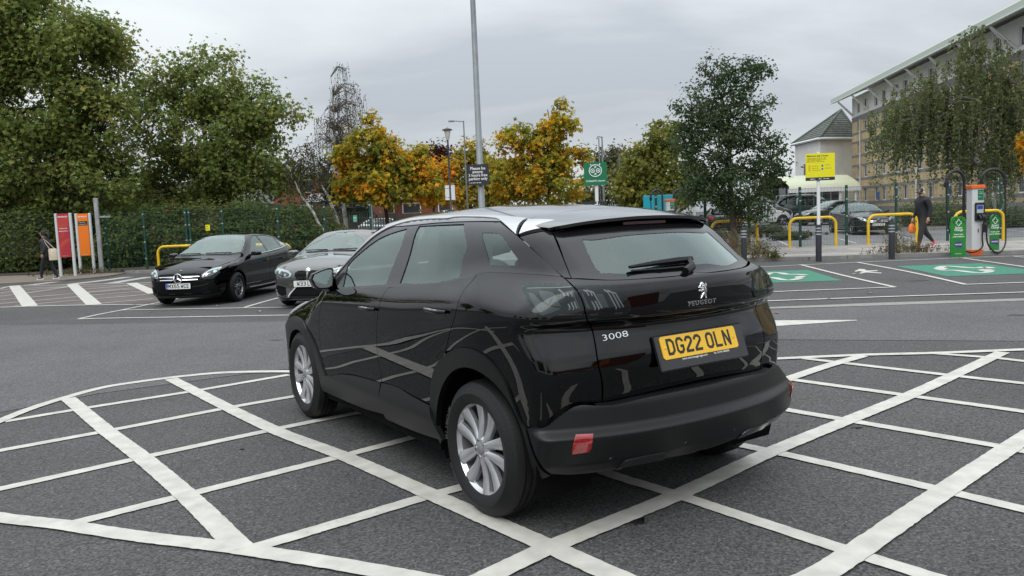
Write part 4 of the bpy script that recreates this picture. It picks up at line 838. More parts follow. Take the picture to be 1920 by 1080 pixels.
LINES = {'box_edge': [(0.11, [(-4.195, 4.616), (-4.286, 6.213), (-4.298, 6.423), (-4.299, 6.846), (-4.232, 7.232), (-4.087, 7.672), (-3.818, 7.912), (-3.501, 8.095), (-3.142, 8.211), (-2.728, 8.193), (-2.296, 8.103), (-1.564, 7.777)]), (0.115, [(-4.8, 4.997), (-3.332, 4.361), (-2.824, 4.141), (-2.391, 3.992), (-1.972, 3.819), (-1.439, 3.631), (-1.243, 3.555), (-0.809, 3.373), (-0.366, 3.166), (1.084, 2.489)]), (0.11, [(2.184, 7.738), (2.632, 7.736), (3.47, 7.745), (4.209, 7.687), (5.043, 7.681), (5.459, 7.654), (7.056, 7.55)])], 'box_thick': [(0.125, [(-4.179, 7.222), (-3.139, 5.91), (-2.509, 5.144), (-1.929, 4.405), (-1.328, 3.591)]), (0.125, [(-3.54, 7.976), (-1.846, 5.793), (-1.117, 4.985), (-0.471, 4.196), (0.138, 3.453), (0.373, 3.16), (0.57, 2.924), (1.595, 1.696)]), (0.125, [(-1.39, 1.935), (-0.268, 3.075), (-0.084, 3.262), (0.139, 3.477), (0.826, 4.053), (1.53, 4.714), (2.296, 5.368), (3.119, 6.066), (4.771, 7.584)]), (0.12, [(1.828, 6.2), (2.315, 6.71), (2.917, 7.266), (3.446, 7.692)]), (0.125, [(-0.343, 2.091), (1.001, 2.958), (1.218, 3.098), (1.472, 3.313), (2.178, 3.944), (3.164, 4.804), (3.859, 5.397), (5.076, 6.436)])], 'box_thin': [(0.095, [(-4.244, 6.406), (-3.803, 6.772), (-3.059, 7.329), (-2.324, 7.96)]), (0.095, [(-5.111, 4.338), (-3.882, 5.363), (-3.707, 5.509), (-3.133, 5.975), (-2.432, 6.584), (-1.996, 6.911), (-1.617, 7.168)]), (0.095, [(-4.609, 3.501), (-3.347, 4.485), (-3.147, 4.641), (-2.518, 5.202), (-1.792, 5.813), (-1.393, 6.118), (-1.075, 6.309)]), (0.095, [(-2.39, 3.992), (-1.901, 4.405), (-1.161, 5.025), (-0.668, 5.472), (0.132, 6.193)]), (0.1, [(-1.267, 3.603), (-0.917, 3.879), (-0.516, 4.201), (-0.23, 4.402), (0.432, 4.887)]), (0.095, [(0.102, 5.225), (0.489, 4.51), (0.835, 4.068), (1.417, 3.306), (1.667, 2.997), (2.673, 1.753)]), (0.095, [(1.136, 5.31), (1.376, 4.965), (1.626, 4.682), (2.182, 4.001), (2.429, 3.68), (2.537, 3.532), (3.48, 2.24)]), (0.095, [(1.789, 6.004), (1.986, 5.765), (2.318, 5.376), (2.93, 4.66), (3.001, 4.555), (3.13, 4.369), (4.042, 3.054)]), (0.095, [(2.206, 7.001), (2.433, 6.73), (3.03, 6.045), (3.568, 5.423), (3.732, 5.218), (4.732, 3.969)]), (0.095, [(2.862, 7.698), (3.729, 6.688), (4.117, 6.263), (4.317, 6.042), (5.391, 4.856)]), (0.095, [(4.149, 7.672), (4.558, 7.307), (4.684, 7.132), (4.91, 6.88), (5.978, 5.689)])], 'bay_line': [(0.085, [(-7.924, 14.245), (-7.188, 14.135), (-6.091, 13.904), (-3.78, 13.441), (-2.346, 13.121)]), (0.085, [(-7.768, 15.581), (-6.724, 15.378), (-4.329, 14.833), (-2.569, 14.411)]), (0.085, [(-7.921, 14.27), (-7.894, 14.87), (-7.78, 15.676), (-7.7, 16.678), (-7.61, 17.58), (-7.474, 19.036)]), (0.085, [(-5.187, 15.024), (-5.064, 16.677), (-4.707, 19.218)])], 'block_edge': [(0.1, [(-11.388, 17.397), (-10.686, 17.316), (-9.45, 17.106), (-8.23, 16.756), (-7.454, 16.551)]), (0.1, [(-15.658, 24.007), (-15.969, 25.106), (-15.468, 25.031), (-13.855, 24.582), (-11.755, 24.045), (-10.974, 23.886)])], 'block_thick': [(0.3, [(-15.947, 25.162), (-10.661, 17.307)]), (0.3, [(-13.867, 24.755), (-9.109, 17.049)]), (0.3, [(-11.654, 24.06), (-8.911, 19.54)])], 'block_thin': [(0.085, [(-15.329, 23.498), (-14.955, 23.624), (-13.366, 23.706)]), (0.085, [(-14.42, 22.091), (-14.266, 22.648), (-13.293, 23.671)]), (0.085, [(-13.593, 20.811), (-13.372, 21.331), (-13.33, 23.689)]), (0.085, [(-12.744, 19.496), (-11.906, 20.344), (-11.165, 21.136), (-10.598, 21.96)]), (0.085, [(-12.011, 18.362), (-11.054, 19.248), (-10.3, 20.137), (-9.492, 20.522)]), (0.085, [(-11.212, 17.653), (-10.176, 18.44), (-9.24, 19.114), (-8.958, 19.399)]), (0.085, [(-9.301, 17.193), (-8.739, 17.641), (-8.222, 17.963)]), (0.085, [(-12.931, 23.499), (-11.218, 22.988)]), (0.085, [(-12.312, 22.132), (-10.65, 23.114)]), (0.085, [(-11.375, 20.772), (-10.148, 21.529)])], 'block_worn': [(0.45, [(-15.492, 25.21), (-15.29, 26.719), (-15.129, 28.241)]), (0.45, [(-13.957, 24.866), (-13.633, 25.866), (-13.452, 27.617)]), (0.45, [(-12.447, 24.389), (-12.504, 25.836), (-12.449, 27.064)])], 'ev_line': [(0.09, [(5.962, 20.13), (6.392, 20.134), (8.907, 20.33), (11.747, 20.378), (13.272, 20.277), (14.867, 20.099), (16.457, 19.922)]), (0.09, [(7.501, 20.331), (7.056, 16.51), (6.826, 13.941)]), (0.09, [(8.991, 20.398), (8.574, 16.842), (8.061, 13.869)]), (0.09, [(11.691, 20.28), (11.123, 16.988), (10.64, 14.37), (10.35, 12.797)]), (0.09, [(12.924, 20.127), (12.808, 18.655), (12.682, 17.06)]), (0.09, [(4.265, 14.003), (4.565, 14.005), (6.826, 13.941)]), (0.09, [(8.055, 13.901), (9.055, 13.822), (10.174, 13.739), (11.77, 13.621)]), (0.09, [(3.842, 12.62), (4.168, 12.621), (5.942, 12.545), (8.126, 12.4), (9.136, 12.332), (10.732, 12.225)])]}
GPOLY = {'ev_green': [[(5.187, 18.874), (7.023, 18.592), (6.598, 15.632), (5.089, 15.778), (4.341, 15.81)], [(9.149, 18.621), (11.044, 18.474), (10.799, 16.492), (10.148, 15.495), (8.679, 15.604)]], 'band': [(3.719, 11.872), (3.943, 11.847), (5.6, 11.823), (7.632, 11.645), (8.391, 11.603), (8.211, 11.352), (7.458, 11.377), (5.447, 11.5), (3.872, 11.634), (3.636, 11.61)], 'arrow': [(3.059, 10.492), (3.496, 10.398), (4.47, 10.132), (4.443, 10.085), (3.342, 9.89), (2.831, 9.714)], 'lane': [(-14.904, 14.944), (-9.045, 13.771), (-5.697, 12.987), (-3.628, 12.575), (0.315, 12.164)]}
GSYM = {'ev': [[(9.528, 17.495), (9.958, 18.021), (10.065, 17.897), (10.127, 17.35), (10.219, 17.193), (10.499, 17.353), (10.397, 16.935)], [(9.45, 17.352), (9.362, 16.941), (9.529, 16.837), (9.522, 16.189), (9.584, 16.028), (9.744, 16.056), (10.054, 16.423)]], 'ev2': [[(5.758, 17.748), (6.042, 18.126), (6.163, 18.008), (6.177, 17.507), (6.383, 17.389), (6.431, 17.107)], [(5.379, 16.954), (5.609, 16.83), (5.623, 16.436), (5.671, 16.115), (5.835, 16.175), (6.059, 16.431)]], 'evplug': [[(9.402, 17.479), (9.607, 17.64), (9.702, 17.529), (9.667, 17.309), (9.426, 17.084), (9.336, 17.141)], [(9.879, 16.62), (10.083, 16.763), (10.172, 16.616), (10.121, 16.381), (9.917, 16.247), (9.828, 16.387)], [(5.857, 18.05), (5.702, 17.869), (5.558, 17.515), (5.64, 17.384), (5.84, 17.614)], [(6.036, 16.755), (6.204, 16.904), (6.303, 16.768), (6.132, 16.469), (5.986, 16.47)]], 'ped': [[(7.738, 17.664), (8.094, 18.217), (8.147, 18.083), (8.021, 17.678), (8.242, 17.635), (8.143, 17.417), (7.918, 17.37), (8.016, 16.957), (7.931, 16.791), (7.786, 17.181), (7.539, 16.935), (7.573, 17.044), (7.816, 17.432), (7.812, 17.619), (7.678, 17.47)]]}

# ---------------------------------------------------------------- ground
def asphalt(name, base, chips=.5, scale=95., bump=.5, patch=.22, fleck=.0):
    m = bpy.data.materials.new(name); m.use_nodes = True; MATS[name] = m
    nt = m.node_tree; b = nt.nodes['Principled BSDF']; N = nt.nodes.new; L = nt.links.new
    t = N('ShaderNodeTexCoord')
    v = N('ShaderNodeTexVoronoi'); v.inputs['Scale'].default_value = scale; L(t.outputs['Object'], v.inputs['Vector'])
    n = N('ShaderNodeTexNoise'); n.inputs['Scale'].default_value = scale * .55; n.inputs['Detail'].default_value = 4; L(t.outputs['Object'], n.inputs['Vector'])
    big = N('ShaderNodeTexNoise'); big.inputs['Scale'].default_value = .55; big.inputs['Detail'].default_value = 7; big.inputs['Roughness'].default_value = .65; L(t.outputs['Object'], big.inputs['Vector'])
    hsv = N('ShaderNodeSeparateColor'); L(v.outputs['Color'], hsv.inputs[0])
    r1 = N('ShaderNodeMapRange'); r1.inputs[3].default_value = 1 - chips; r1.inputs[4].default_value = 1 + chips; L(hsv.outputs[0], r1.inputs[0])
    pw = N('ShaderNodeMapRange'); pw.inputs[1].default_value = .93; pw.inputs[2].default_value = 1.; pw.inputs[3].default_value = 0; pw.inputs[4].default_value = 1.6 * (1 if fleck else .6); L(hsv.outputs[1], pw.inputs[0])
    ad = N('ShaderNodeMath'); ad.operation = 'ADD'; L(r1.outputs[0], ad.inputs[0]); L(pw.outputs[0], ad.inputs[1])
    r2 = N('ShaderNodeMapRange'); r2.inputs[1].default_value = .25; r2.inputs[2].default_value = .75; r2.inputs[3].default_value = 1 - patch; r2.inputs[4].default_value = 1 + patch; L(big.outputs['Fac'], r2.inputs[0])
    r3 = N('ShaderNodeMapRange'); r3.inputs[1].default_value = .3; r3.inputs[2].default_value = .7; r3.inputs[3].default_value = .75; r3.inputs[4].default_value = 1.25; L(n.outputs['Fac'], r3.inputs[0])
    m1 = N('ShaderNodeMath'); m1.operation = 'MULTIPLY'; L(ad.outputs[0], m1.inputs[0]); L(r2.outputs[0], m1.inputs[1])
    m2 = N('ShaderNodeMath'); m2.operation = 'MULTIPLY'; L(m1.outputs[0], m2.inputs[0]); L(r3.outputs[0], m2.inputs[1])
    sc = N('ShaderNodeVectorMath'); sc.operation = 'SCALE'; sc.inputs[0].default_value = base; L(m2.outputs[0], sc.inputs['Scale'])
    L(sc.outputs[0], b.inputs['Base Color']); b.inputs['Roughness'].default_value = .82; b.inputs['Specular IOR Level'].default_value = .35
    bp = N('ShaderNodeBump'); bp.inputs['Strength'].default_value = bump; bp.inputs['Distance'].default_value = .006
    ma = N('ShaderNodeMath'); ma.operation = 'ADD'; L(v.outputs['Distance'], ma.inputs[0]); L(n.outputs['Fac'], ma.inputs[1])
    L(ma.outputs[0], bp.inputs['Height']); L(bp.outputs[0], b.inputs['Normal'])
    return m
def paint(name, col, under, wear=.5, scale=26., crack=True):
    """road paint: speckled where the stone shows through, blotchy, raised a little"""
    m = bpy.data.materials.new(name); m.use_nodes = True; MATS[name] = m
    nt = m.node_tree; b = nt.nodes['Principled BSDF']; N = nt.nodes.new; L = nt.links.new
    t = N('ShaderNodeTexCoord')
    n = N('ShaderNodeTexNoise'); n.inputs['Scale'].default_value = scale; n.inputs['Detail'].default_value = 9; n.inputs['Roughness'].default_value = .72; L(t.outputs['Object'], n.inputs['Vector'])
    n2 = N('ShaderNodeTexNoise'); n2.inputs['Scale'].default_value = 1.1; n2.inputs['Detail'].default_value = 5; L(t.outputs['Object'], n2.inputs['Vector'])
    n3 = N('ShaderNodeTexNoise'); n3.inputs['Scale'].default_value = 8; n3.inputs['Detail'].default_value = 6; L(t.outputs['Object'], n3.inputs['Vector'])
    s = N('ShaderNodeMath'); s.operation = 'ADD'; L(n.outputs['Fac'], s.inputs[0])
    k = N('ShaderNodeMath'); k.operation = 'MULTIPLY'; k.inputs[1].default_value = .35; L(n2.outputs['Fac'], k.inputs[0]); L(k.outputs[0], s.inputs[1])
    r = N('ShaderNodeValToRGB'); r.color_ramp.elements[0].position = .36 + .22 * wear; r.color_ramp.elements[1].position = .46 + .22 * wear
    r.color_ramp.elements[0].color = (*under, 1); r.color_ramp.elements[1].color = (*col, 1); L(s.outputs[0], r.inputs[0])
    mr = N('ShaderNodeMapRange'); mr.inputs[1].default_value = .3; mr.inputs[2].default_value = .7; mr.inputs[3].default_value = .80; mr.inputs[4].default_value = 1.08; L(n3.outputs['Fac'], mr.inputs[0])
    sc = N('ShaderNodeVectorMath'); sc.operation = 'SCALE'; L(r.outputs[0], sc.inputs[0]); L(mr.outputs[0], sc.inputs['Scale'])
    L(sc.outputs[0], b.inputs['Base Color']); b.inputs['Roughness'].default_value = .6
    bp = N('ShaderNodeBump'); bp.inputs['Strength'].default_value = .35; bp.inputs['Distance'].default_value = .004; L(n.outputs['Fac'], bp.inputs['Height']); L(bp.outputs[0], b.inputs['Normal'])
    return m
M_ASPH = asphalt('asphalt_dark', (.070, .0695, .0695), .5, 100., .5, .2)
M_LANE = asphalt('asphalt_worn', (.100, .100, .1005), .42, 110., .45, .20)
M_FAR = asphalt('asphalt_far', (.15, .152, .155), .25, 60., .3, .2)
M_PAINT = paint('line_paint', (.53, .515, .47), (.11, .11, .11), .34)
M_PAINT_OLD = paint('line_paint_old', (.44, .42, .395), (.13, .12, .115), .62)
M_GREEN_P = paint('bay_paint_green', (.018, .185, .112), (.06, .12, .10), .18)
M_BAND = paint('concrete_band', (.26, .245, .225), (.12, .12, .12), .45)
def slope_z(x, y):
    """the land lies level, then rises gently past the pavements"""
    return 0.0 if y < 28.5 else min(.020 * (y - 28.5), .5)
def grid_ground(name, x0, x1, y0, y1, nx, ny, m, z=0.0, zf=None):
    xs = np.linspace(x0, x1, nx); ys = np.linspace(y0, y1, ny) if not hasattr(ny, '__len__') else np.array(ny); mb = MB()
    vs = [(x, y, (zf(x, y) if zf else 0) + z) for y in ys for x in xs]; k = len(xs)
    mb.add(vs, [(j * k + i, j * k + i + 1, (j + 1) * k + i + 1, (j + 1) * k + i) for j in range(len(ys) - 1) for i in range(k - 1)])
    return tag(mb.build(name, m), kind='structure')
ground = grid_ground('ground', -400, 400, -300, 900, 5, [-300, 0, 28.5, 35, 50, 75, 101.5, 300, 900], M_ASPH, zf=slope_z)
def flat(name, poly, z, m, parent=None, edge=None):
    mb = MB(); n = len(poly); mb.add([(x, y, z) for x, y in poly], [tuple(range(n))])
    o = mb.build(name, m, parent); bm = bmesh.new(); bm.from_mesh(o.data)
    for f in bm.faces:
        if f.normal.z < 0: f.normal_flip()
    bmesh.ops.triangulate(bm, faces=bm.faces[:]); bm.to_mesh(o.data); bm.free()
    return o
lane = flat('lane', [(-60, 22), *GPOLY['lane'], (.3, 12.16), (3.6, 11.62), (5.45, 11.5), (8.2, 11.35), (60, 7.2), (60, -9), (26, 1.0), (12.0, 4.6), (9, 6.3), (6.2, 7.9), (3, 8.9), (0, 8.9), (-2.6, 8.25), (-4.0, 7.4), (-5.6, 5.4), (-9, 2.2), (-40, -14)], .004, M_LANE)
tag(lane, kind='structure')
def strip(mb, pts, w, z, jit=.0025, step=.06):
    P = [Vector((a, b)) for a, b in pts]; D = []; L_ = [0]
    for i in range(len(P) - 1): L_.append(L_[-1] + (P[i + 1] - P[i]).length)
    n = max(2, int(L_[-1] / step)); Q = []
    for k in range(n + 1):
        s = L_[-1] * k / n; i = min(len(P) - 2, max(j for j in range(len(P)) if L_[j] <= s + 1e-9))
        t = (s - L_[i]) / max(1e-9, L_[i + 1] - L_[i]); h00 = P[i]; 
        t0 = (P[i + 1] - P[i - 1]) / (L_[i + 1] - L_[i - 1]) if i > 0 else (P[1] - P[0]) / L_[1]
        t1 = (P[i + 2] - P[i]) / (L_[i + 2] - L_[i]) if i + 2 < len(P) else (P[i + 1] - P[i]) / (L_[i + 1] - L_[i])
        l = L_[i + 1] - L_[i]
        Q.append((2 * t ** 3 - 3 * t * t + 1) * P[i] + (t ** 3 - 2 * t * t + t) * l * t0 + (-2 * t ** 3 + 3 * t * t) * P[i + 1] + (t ** 3 - t * t) * l * t1)
    vs = []
    for k, q in enumerate(Q):
        d = (Q[min(k + 1, n)] - Q[max(k - 1, 0)]).normalized(); s = Vector((-d.y, d.x)) * w / 2
        a = q + s * (1 + random.uniform(-jit, jit) / w * 2); c = q - s * (1 + random.uniform(-jit, jit) / w * 2)
        vs += [(a.x, a.y, z), (c.x, c.y, z)]
    mb.add(vs, [(2 * k + 1, 2 * k + 3, 2 * k + 2, 2 * k) for k in range(n)])
def markings(name, keys, m, z0, step=.06):
    mb = MB(); i = 0
    for k in keys:
        for w, pts in LINES[k]:
            strip(mb, pts, w, z0 + .0003 * i, step=step); i += 1
    return tag(mb.build(name, m), kind='structure')
markings('junction_hatching', ['box_thin', 'box_edge', 'box_thick'], M_PAINT, .006, .03)
markings('bay_marking', ['bay_line'], M_PAINT, .0085, .15)
markings('bay_marking', ['ev_line'], M_PAINT, .010, .15)
for p in GPOLY['ev_green']: tag(flat('bay_panel', p, .0045, M_GREEN_P), kind='structure')
tag(flat('concrete_band', GPOLY['band'], .0085, M_BAND), kind='structure')
tag(flat('direction_arrow', GPOLY['arrow'], .0095, M_PAINT), kind='structure')
mb = MB()
for i, l in enumerate(GSYM['ev'] + GSYM['ev2']): strip(mb, l, .17, .009 + .001 * i, step=.08)
tag(mb.build('charging_symbol', M_PAINT), kind='structure')
for i, l in enumerate(GSYM['evplug']): tag(flat('charging_symbol', l, .0135 + .0005 * i, M_PAINT), kind='structure')
tag(flat('walking_figure', GSYM['ped'][0], .009, M_PAINT), kind='structure')
# block paved crossing area on the left
def brick_ground(name, c1, c2, mortar, bw, bh):
    m = bpy.data.materials.new(name); m.use_nodes = True; MATS[name] = m
    nt = m.node_tree; b = nt.nodes['Principled BSDF']; N = nt.nodes.new; L = nt.links.new
    t = N('ShaderNodeTexCoord'); br = N('ShaderNodeTexBrick'); br.inputs['Scale'].default_value = 1; br.inputs['Brick Width'].default_value = bw; br.inputs['Row Height'].default_value = bh
    br.inputs['Mortar Size'].default_value = .006; br.inputs['Color1'].default_value = (*c1, 1); br.inputs['Color2'].default_value = (*c2, 1); br.inputs['Mortar'].default_value = (*mortar, 1)
    L(t.outputs['Object'], br.inputs['Vector'])
    n = N('ShaderNodeTexNoise'); n.inputs['Scale'].default_value = .9; n.inputs['Detail'].default_value = 6; L(t.outputs['Object'], n.inputs['Vector'])
    mr = N('ShaderNodeMapRange'); mr.inputs[1].default_value = .3; mr.inputs[2].default_value = .7; mr.inputs[3].default_value = .75; mr.inputs[4].default_value = 1.2; L(n.outputs['Fac'], mr.inputs[0])
    sc = N('ShaderNodeVectorMath'); sc.operation = 'SCALE'; L(br.outputs[0], sc.inputs[0]); L(mr.outputs[0], sc.inputs['Scale']); L(sc.outputs[0], b.inputs['Base Color'])
    b.inputs['Roughness'].default_value = .85
    bp = N('ShaderNodeBump'); bp.invert = True; bp.inputs['Distance'].default_value = .006; L(br.outputs['Fac'], bp.inputs['Height']); L(bp.outputs[0], b.inputs['Normal'])
    return m
M_BLOCK = brick_ground('block_paving', (.135, .112, .104), (.115, .10, .097), (.07, .065, .06), .2, .1)
blk = flat('block_paving', [(-20, 17.1), (-11.36, 17.3), (-9.06, 17.0), (-7.9, 16.9), (-7.7, 17.1), (-7.4, 19.5), (-7.6, 24.0), (-9.5, 24.2), (-13.8, 24.9), (-15.9, 25.2), (-24, 25.6)], .0045, M_BLOCK); tag(blk, kind='structure')
markings('block_hatching', ['block_edge', 'block_thin', 'block_thick'], M_PAINT, .0085, .15)
markings('worn_hatching', ['block_worn'], M_PAINT_OLD, .0085, .15)
# a few dark oil spots and scuffs
M_OIL = mat('oil_stain', (.022, .022, .023), rough=.55, noise=(30, .5))
rg0 = np.random.default_rng(4)
for i, (x, y, r) in enumerate(((-1.18, 5.02, .05), (-.93, 5.75, .045), (.55, 3.75, .06), (-1.9, 5.3, .02), (2.3, 5.2, .03), (-3.2, 10.5, .12), (6.5, 10.0, .15), (2.5, 15.5, .2), (7.8, 15.0, .18))):
    for k in range(3 if r < .1 else 1):
        a0 = rg0.uniform(0, 6.28); q = [(x + rg0.normal() * r * .6 * (k > 0) + r * (.55 if k else 1) * rg0.uniform(.35, 1.15) * math.cos(a), y + rg0.normal() * r * .5 * (k > 0) + r * (.55 if k else 1) * rg0.uniform(.35, 1.15) * math.sin(a) * .8) for a in np.linspace(0, 6.283, 15)[:-1]]
        tag(flat('oil_stain', q, .0052 + .0003 * k + (.0 if r < .1 else .001), M_OIL), kind='structure')
# kerbs and pavements
M_KERB = mat('kerb_concrete', (.23, .225, .215), rough=.9, noise=(3, .25), bump=(60, .3, .01))
M_SLAB = mat('slab_concrete', (.27, .255, .235), rough=.9, noise=(1.3, .2), bump=(80, .25, .005))
M_SLAB2 = mat('slab_concrete_dark', (.225, .212, .197), rough=.9, noise=(1.7, .22), bump=(80, .25, .005))
M_SLAB3 = mat('slab_concrete_pale', (.33, .315, .285), rough=.9, noise=(1.5, .18), bump=(80, .25, .005))
M_BROWNP = mat('footway_brown', (.17, .145, .12), rough=.9, noise=(1.2, .2), bump=(90, .3, .006))
M_SOIL = mat('soil', (.055, .045, .032), rough=.95, noise=(6, .5), bump=(25, .8, .05))
def prism_ground(name, poly, z0, z1, m, parent=None):
    mb = MB(); mb.prism(poly, z0, z1); o = mb.build(name, m, parent); bm = bmesh.new(); bm.from_mesh(o.data)
    bmesh.ops.triangulate(bm, faces=[f for f in bm.faces if len(f.verts) > 4]); bmesh.ops.recalc_face_normals(bm, faces=bm.faces); bm.to_mesh(o.data); bm.free(); return o
KR = [(1.5, 23.45), (6.9, 22.55), (8.4, 22.1), (10.4, 21.75), (12.0, 21.35), (14.2, 20.95), (30, 18.2)]
pav = prism_ground('pavement', KR + [(30, 28.3), (1.5, 28.3)], -.1, .085, M_SLAB2); tag(pav, kind='structure')
for i in range(len(KR) - 1):                      # kerb stones along the pavement edge
    a, b = Vector(KR[i]), Vector(KR[i + 1]); n = max(1, int((b - a).length / .915)); d = (b - a) / n; q = d.normalized(); s = Vector((q.y, -q.x))
    for k in range(n):
        p = a + d * k; e = p + d * .985; f = .07
        o = prism_ground('kerb_stone', [tuple(p + s * f), tuple(e + s * f), tuple(e - s * .05), tuple(p - s * .05)], -.05, .10 + random.uniform(-.004, .004), M_KERB, pav)
slab = None; nsl = 0
d = (Vector(KR[3]) - Vector(KR[1])).normalized(); s = Vector((-d.y, d.x))
slabs = []
for j, m_ in enumerate((M_SLAB, M_SLAB2, M_SLAB3)):
    mb = MB(); mb.bbox(-.445, .445, -.295, .295, -.02, .008, .006); slabs.append(mb.mesh('paving_slab', [m_]))
for r_ in range(9):
    for c_ in range(22):
        p = Vector((6.6, 22.95)) + d * (c_ * .905 + (.45 if r_ % 2 else 0)) + s * (r_ * .605 - .0)
        if p.y > 28.0 or nsl >= 190: continue
        me = slabs[0] if random.random() < .55 else slabs[1] if random.random() < .75 else slabs[2]
        if r_ in (1,) and c_ < 9: me = slabs[2]
        o = bpy.data.objects.new('paving_slab', me); COL.objects.link(o); o.parent = pav; nsl += 1
        o.location = (p.x, p.y, .086 + random.uniform(-.002, .003)); o.rotation_euler = (random.uniform(-.004, .004), random.uniform(-.004, .004), math.atan2(d.y, d.x))
fw = prism_ground('footway', [(-40, 26.2), (-20.99, 26.4), (-16.9, 25.9), (-15.2, 26.4), (-14.4, 27.9), (-14.6, 30.2), (-17, 31.0), (-22, 32.0), (-40, 33.5)], -.1, .06, M_BROWNP); tag(fw, kind='structure')
bed = prism_ground('planting_bed', [(-70, 33.5), (-40, 33.2), (-22, 31.6), (-17, 30.6), (-14.6, 29.9), (-8, 29.4), (-2, 28.8), (-2, 60), (-70, 60)], -.1, .10, M_SOIL); tag(bed, kind='structure')
kb = MB(); kl = [(-14.6, 29.85), (-11, 29.6), (-8, 29.35), (-2, 28.75)]
for i in range(3):
    a, b = Vector(kl[i]), Vector(kl[i + 1]); q = (b - a).normalized(); s = Vector((q.y, -q.x)); n = int((b - a).length / .915)
    for k in range(n):
        p = a + (b - a) * k / n; e = a + (b - a) * (k + .985) / n
        o = prism_ground('kerb_stone', [tuple(p + s * .14), tuple(e + s * .14), tuple(e - s * .01), tuple(p - s * .01)], -.05, .13, M_KERB, bed)
# the neighbouring car park behind the right-hand fence
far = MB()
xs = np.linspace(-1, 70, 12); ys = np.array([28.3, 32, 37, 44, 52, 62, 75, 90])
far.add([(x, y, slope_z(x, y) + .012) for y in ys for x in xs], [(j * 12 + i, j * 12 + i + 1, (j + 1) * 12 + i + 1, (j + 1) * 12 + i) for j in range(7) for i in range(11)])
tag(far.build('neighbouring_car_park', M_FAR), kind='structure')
mb = MB()
for x in np.arange(5.5, 22, 2.5): strip(mb, [(x, 29.4), (x + .9, 33.6)], .1, .075, step=.5)
fm = mb.build('bay_marking', M_PAINT_OLD); tag(fm, kind='structure')
for v in fm.data.vertices: v.co.z = slope_z(v.co.x, v.co.y) + .020

# ---------------------------------------------------------------- trees and other plants
def leaf_mat(name, trans=.5, rough=.75):
    if name in MATS: return MATS[name]
    m = bpy.data.materials.new(name); m.use_nodes = True; MATS[name] = m
    nt = m.node_tree; b = nt.nodes['Principled BSDF']; o = nt.nodes['Material Output']
    a = nt.nodes.new('ShaderNodeAttribute'); a.attribute_name = 'leaf_colour'
    nt.links.new(a.outputs['Color'], b.inputs['Base Color']); b.inputs['Roughness'].default_value = rough; b.inputs['Specular IOR Level'].default_value = .12
    t = nt.nodes.new('ShaderNodeBsdfTranslucent'); nt.links.new(a.outputs['Color'], t.inputs[0])
    mx = nt.nodes.new('ShaderNodeMixShader'); mx.inputs[0].default_value = trans
    nt.links.new(b.outputs[0], mx.inputs[1]); nt.links.new(t.outputs[0], mx.inputs[2]); nt.links.new(mx.outputs[0], o.inputs[0])
    return m
M_LEAF = leaf_mat('foliage')
M_BARK = mat('bark', (.07, .058, .045), rough=.95, noise=(9, .4), bump=(14, .8, .03))
M_BARKD = mat('bark_dark', (.045, .038, .03), rough=.95, noise=(9, .4), bump=(14, .8, .03))
M_BIRCH = mat('bark_birch', (.50, .47, .43), rough=.85, noise=(3.5, .75, 3), bump=(14, .5, .02))
M_TWIG = mat('twig', (.15, .13, .115), rough=.9)
def leaves_mesh(name, P, size, cols, rng, up=.35, outward=None, aspect=.62, shape='diamond', hang=0.):
    """one small folded leaf per point; cols: list of (colour, weight) or per-point array"""
    n = len(P); P = np.asarray(P, float)
    nr = rng.normal(size=(n, 3)); nr[:, 2] = np.abs(nr[:, 2]) * .7 + up
    if outward is not None: nr += outward * .9
    nr /= np.linalg.norm(nr, axis=1, keepdims=True)
    t = np.cross(nr, rng.normal(size=(n, 3))); t[:, 2] -= hang; t -= nr * (t * nr).sum(1, keepdims=True); t /= np.linalg.norm(t, axis=1, keepdims=True) + 1e-9
    s = np.cross(nr, t); sz = size * rng.uniform(.6, 1.35, n)[:, None]
    if shape == 'diamond':
        V = np.stack([P - t * sz * .5, P + s * sz * aspect * .5 + nr * sz * .09, P + t * sz * .5, P - s * sz * aspect * .5 + nr * sz * .09], 1); T = np.array([[0, 1, 2], [0, 2, 3]]); k = 4
    else:   # lobed leaf: three overlapping points
        V = np.stack([P - t * sz * .5, P + s * sz * .55 + t * sz * .05 + nr * sz * .08, P + s * sz * .16 + t * sz * .08, P + t * sz * .55 - nr * sz * .06, P - s * sz * .16 + t * sz * .08, P - s * sz * .55 + t * sz * .05 + nr * sz * .08], 1)
        T = np.array([[0, 1, 2], [0, 2, 4], [2, 3, 4], [0, 4, 5]]); k = 6
    me = bpy.data.meshes.new(name); nt = len(T)
    me.vertices.add(n * k); me.vertices.foreach_set('co', V.reshape(-1).astype(np.float32))
    F = (T[None] + (np.arange(n) * k)[:, None, None]).reshape(-1)
    me.loops.add(len(F)); me.loops.foreach_set('vertex_index', F.astype(np.int32))
    me.polygons.add(n * nt); me.polygons.foreach_set('loop_start', np.arange(0, 3 * n * nt, 3, dtype=np.int32))
    me.update(calc_edges=True)
    if isinstance(cols, list):
        w = np.array([c[1] for c in cols], float); idx = rng.choice(len(cols), n, p=w / w.sum()); C = np.array([c[0] for c in cols])[idx]
    else: C = cols
    C = np.clip(C * rng.uniform(.72, 1.3, (n, 1)), 0, 1)
    CA = np.concatenate([np.repeat(C, k, 0), np.ones((n * k, 1))], 1)
    at = me.attributes.new('leaf_colour', 'FLOAT_COLOR', 'POINT'); at.data.foreach_set('color', CA.astype(np.float32).ravel())
    me.materials.append(M_LEAF)
    return me
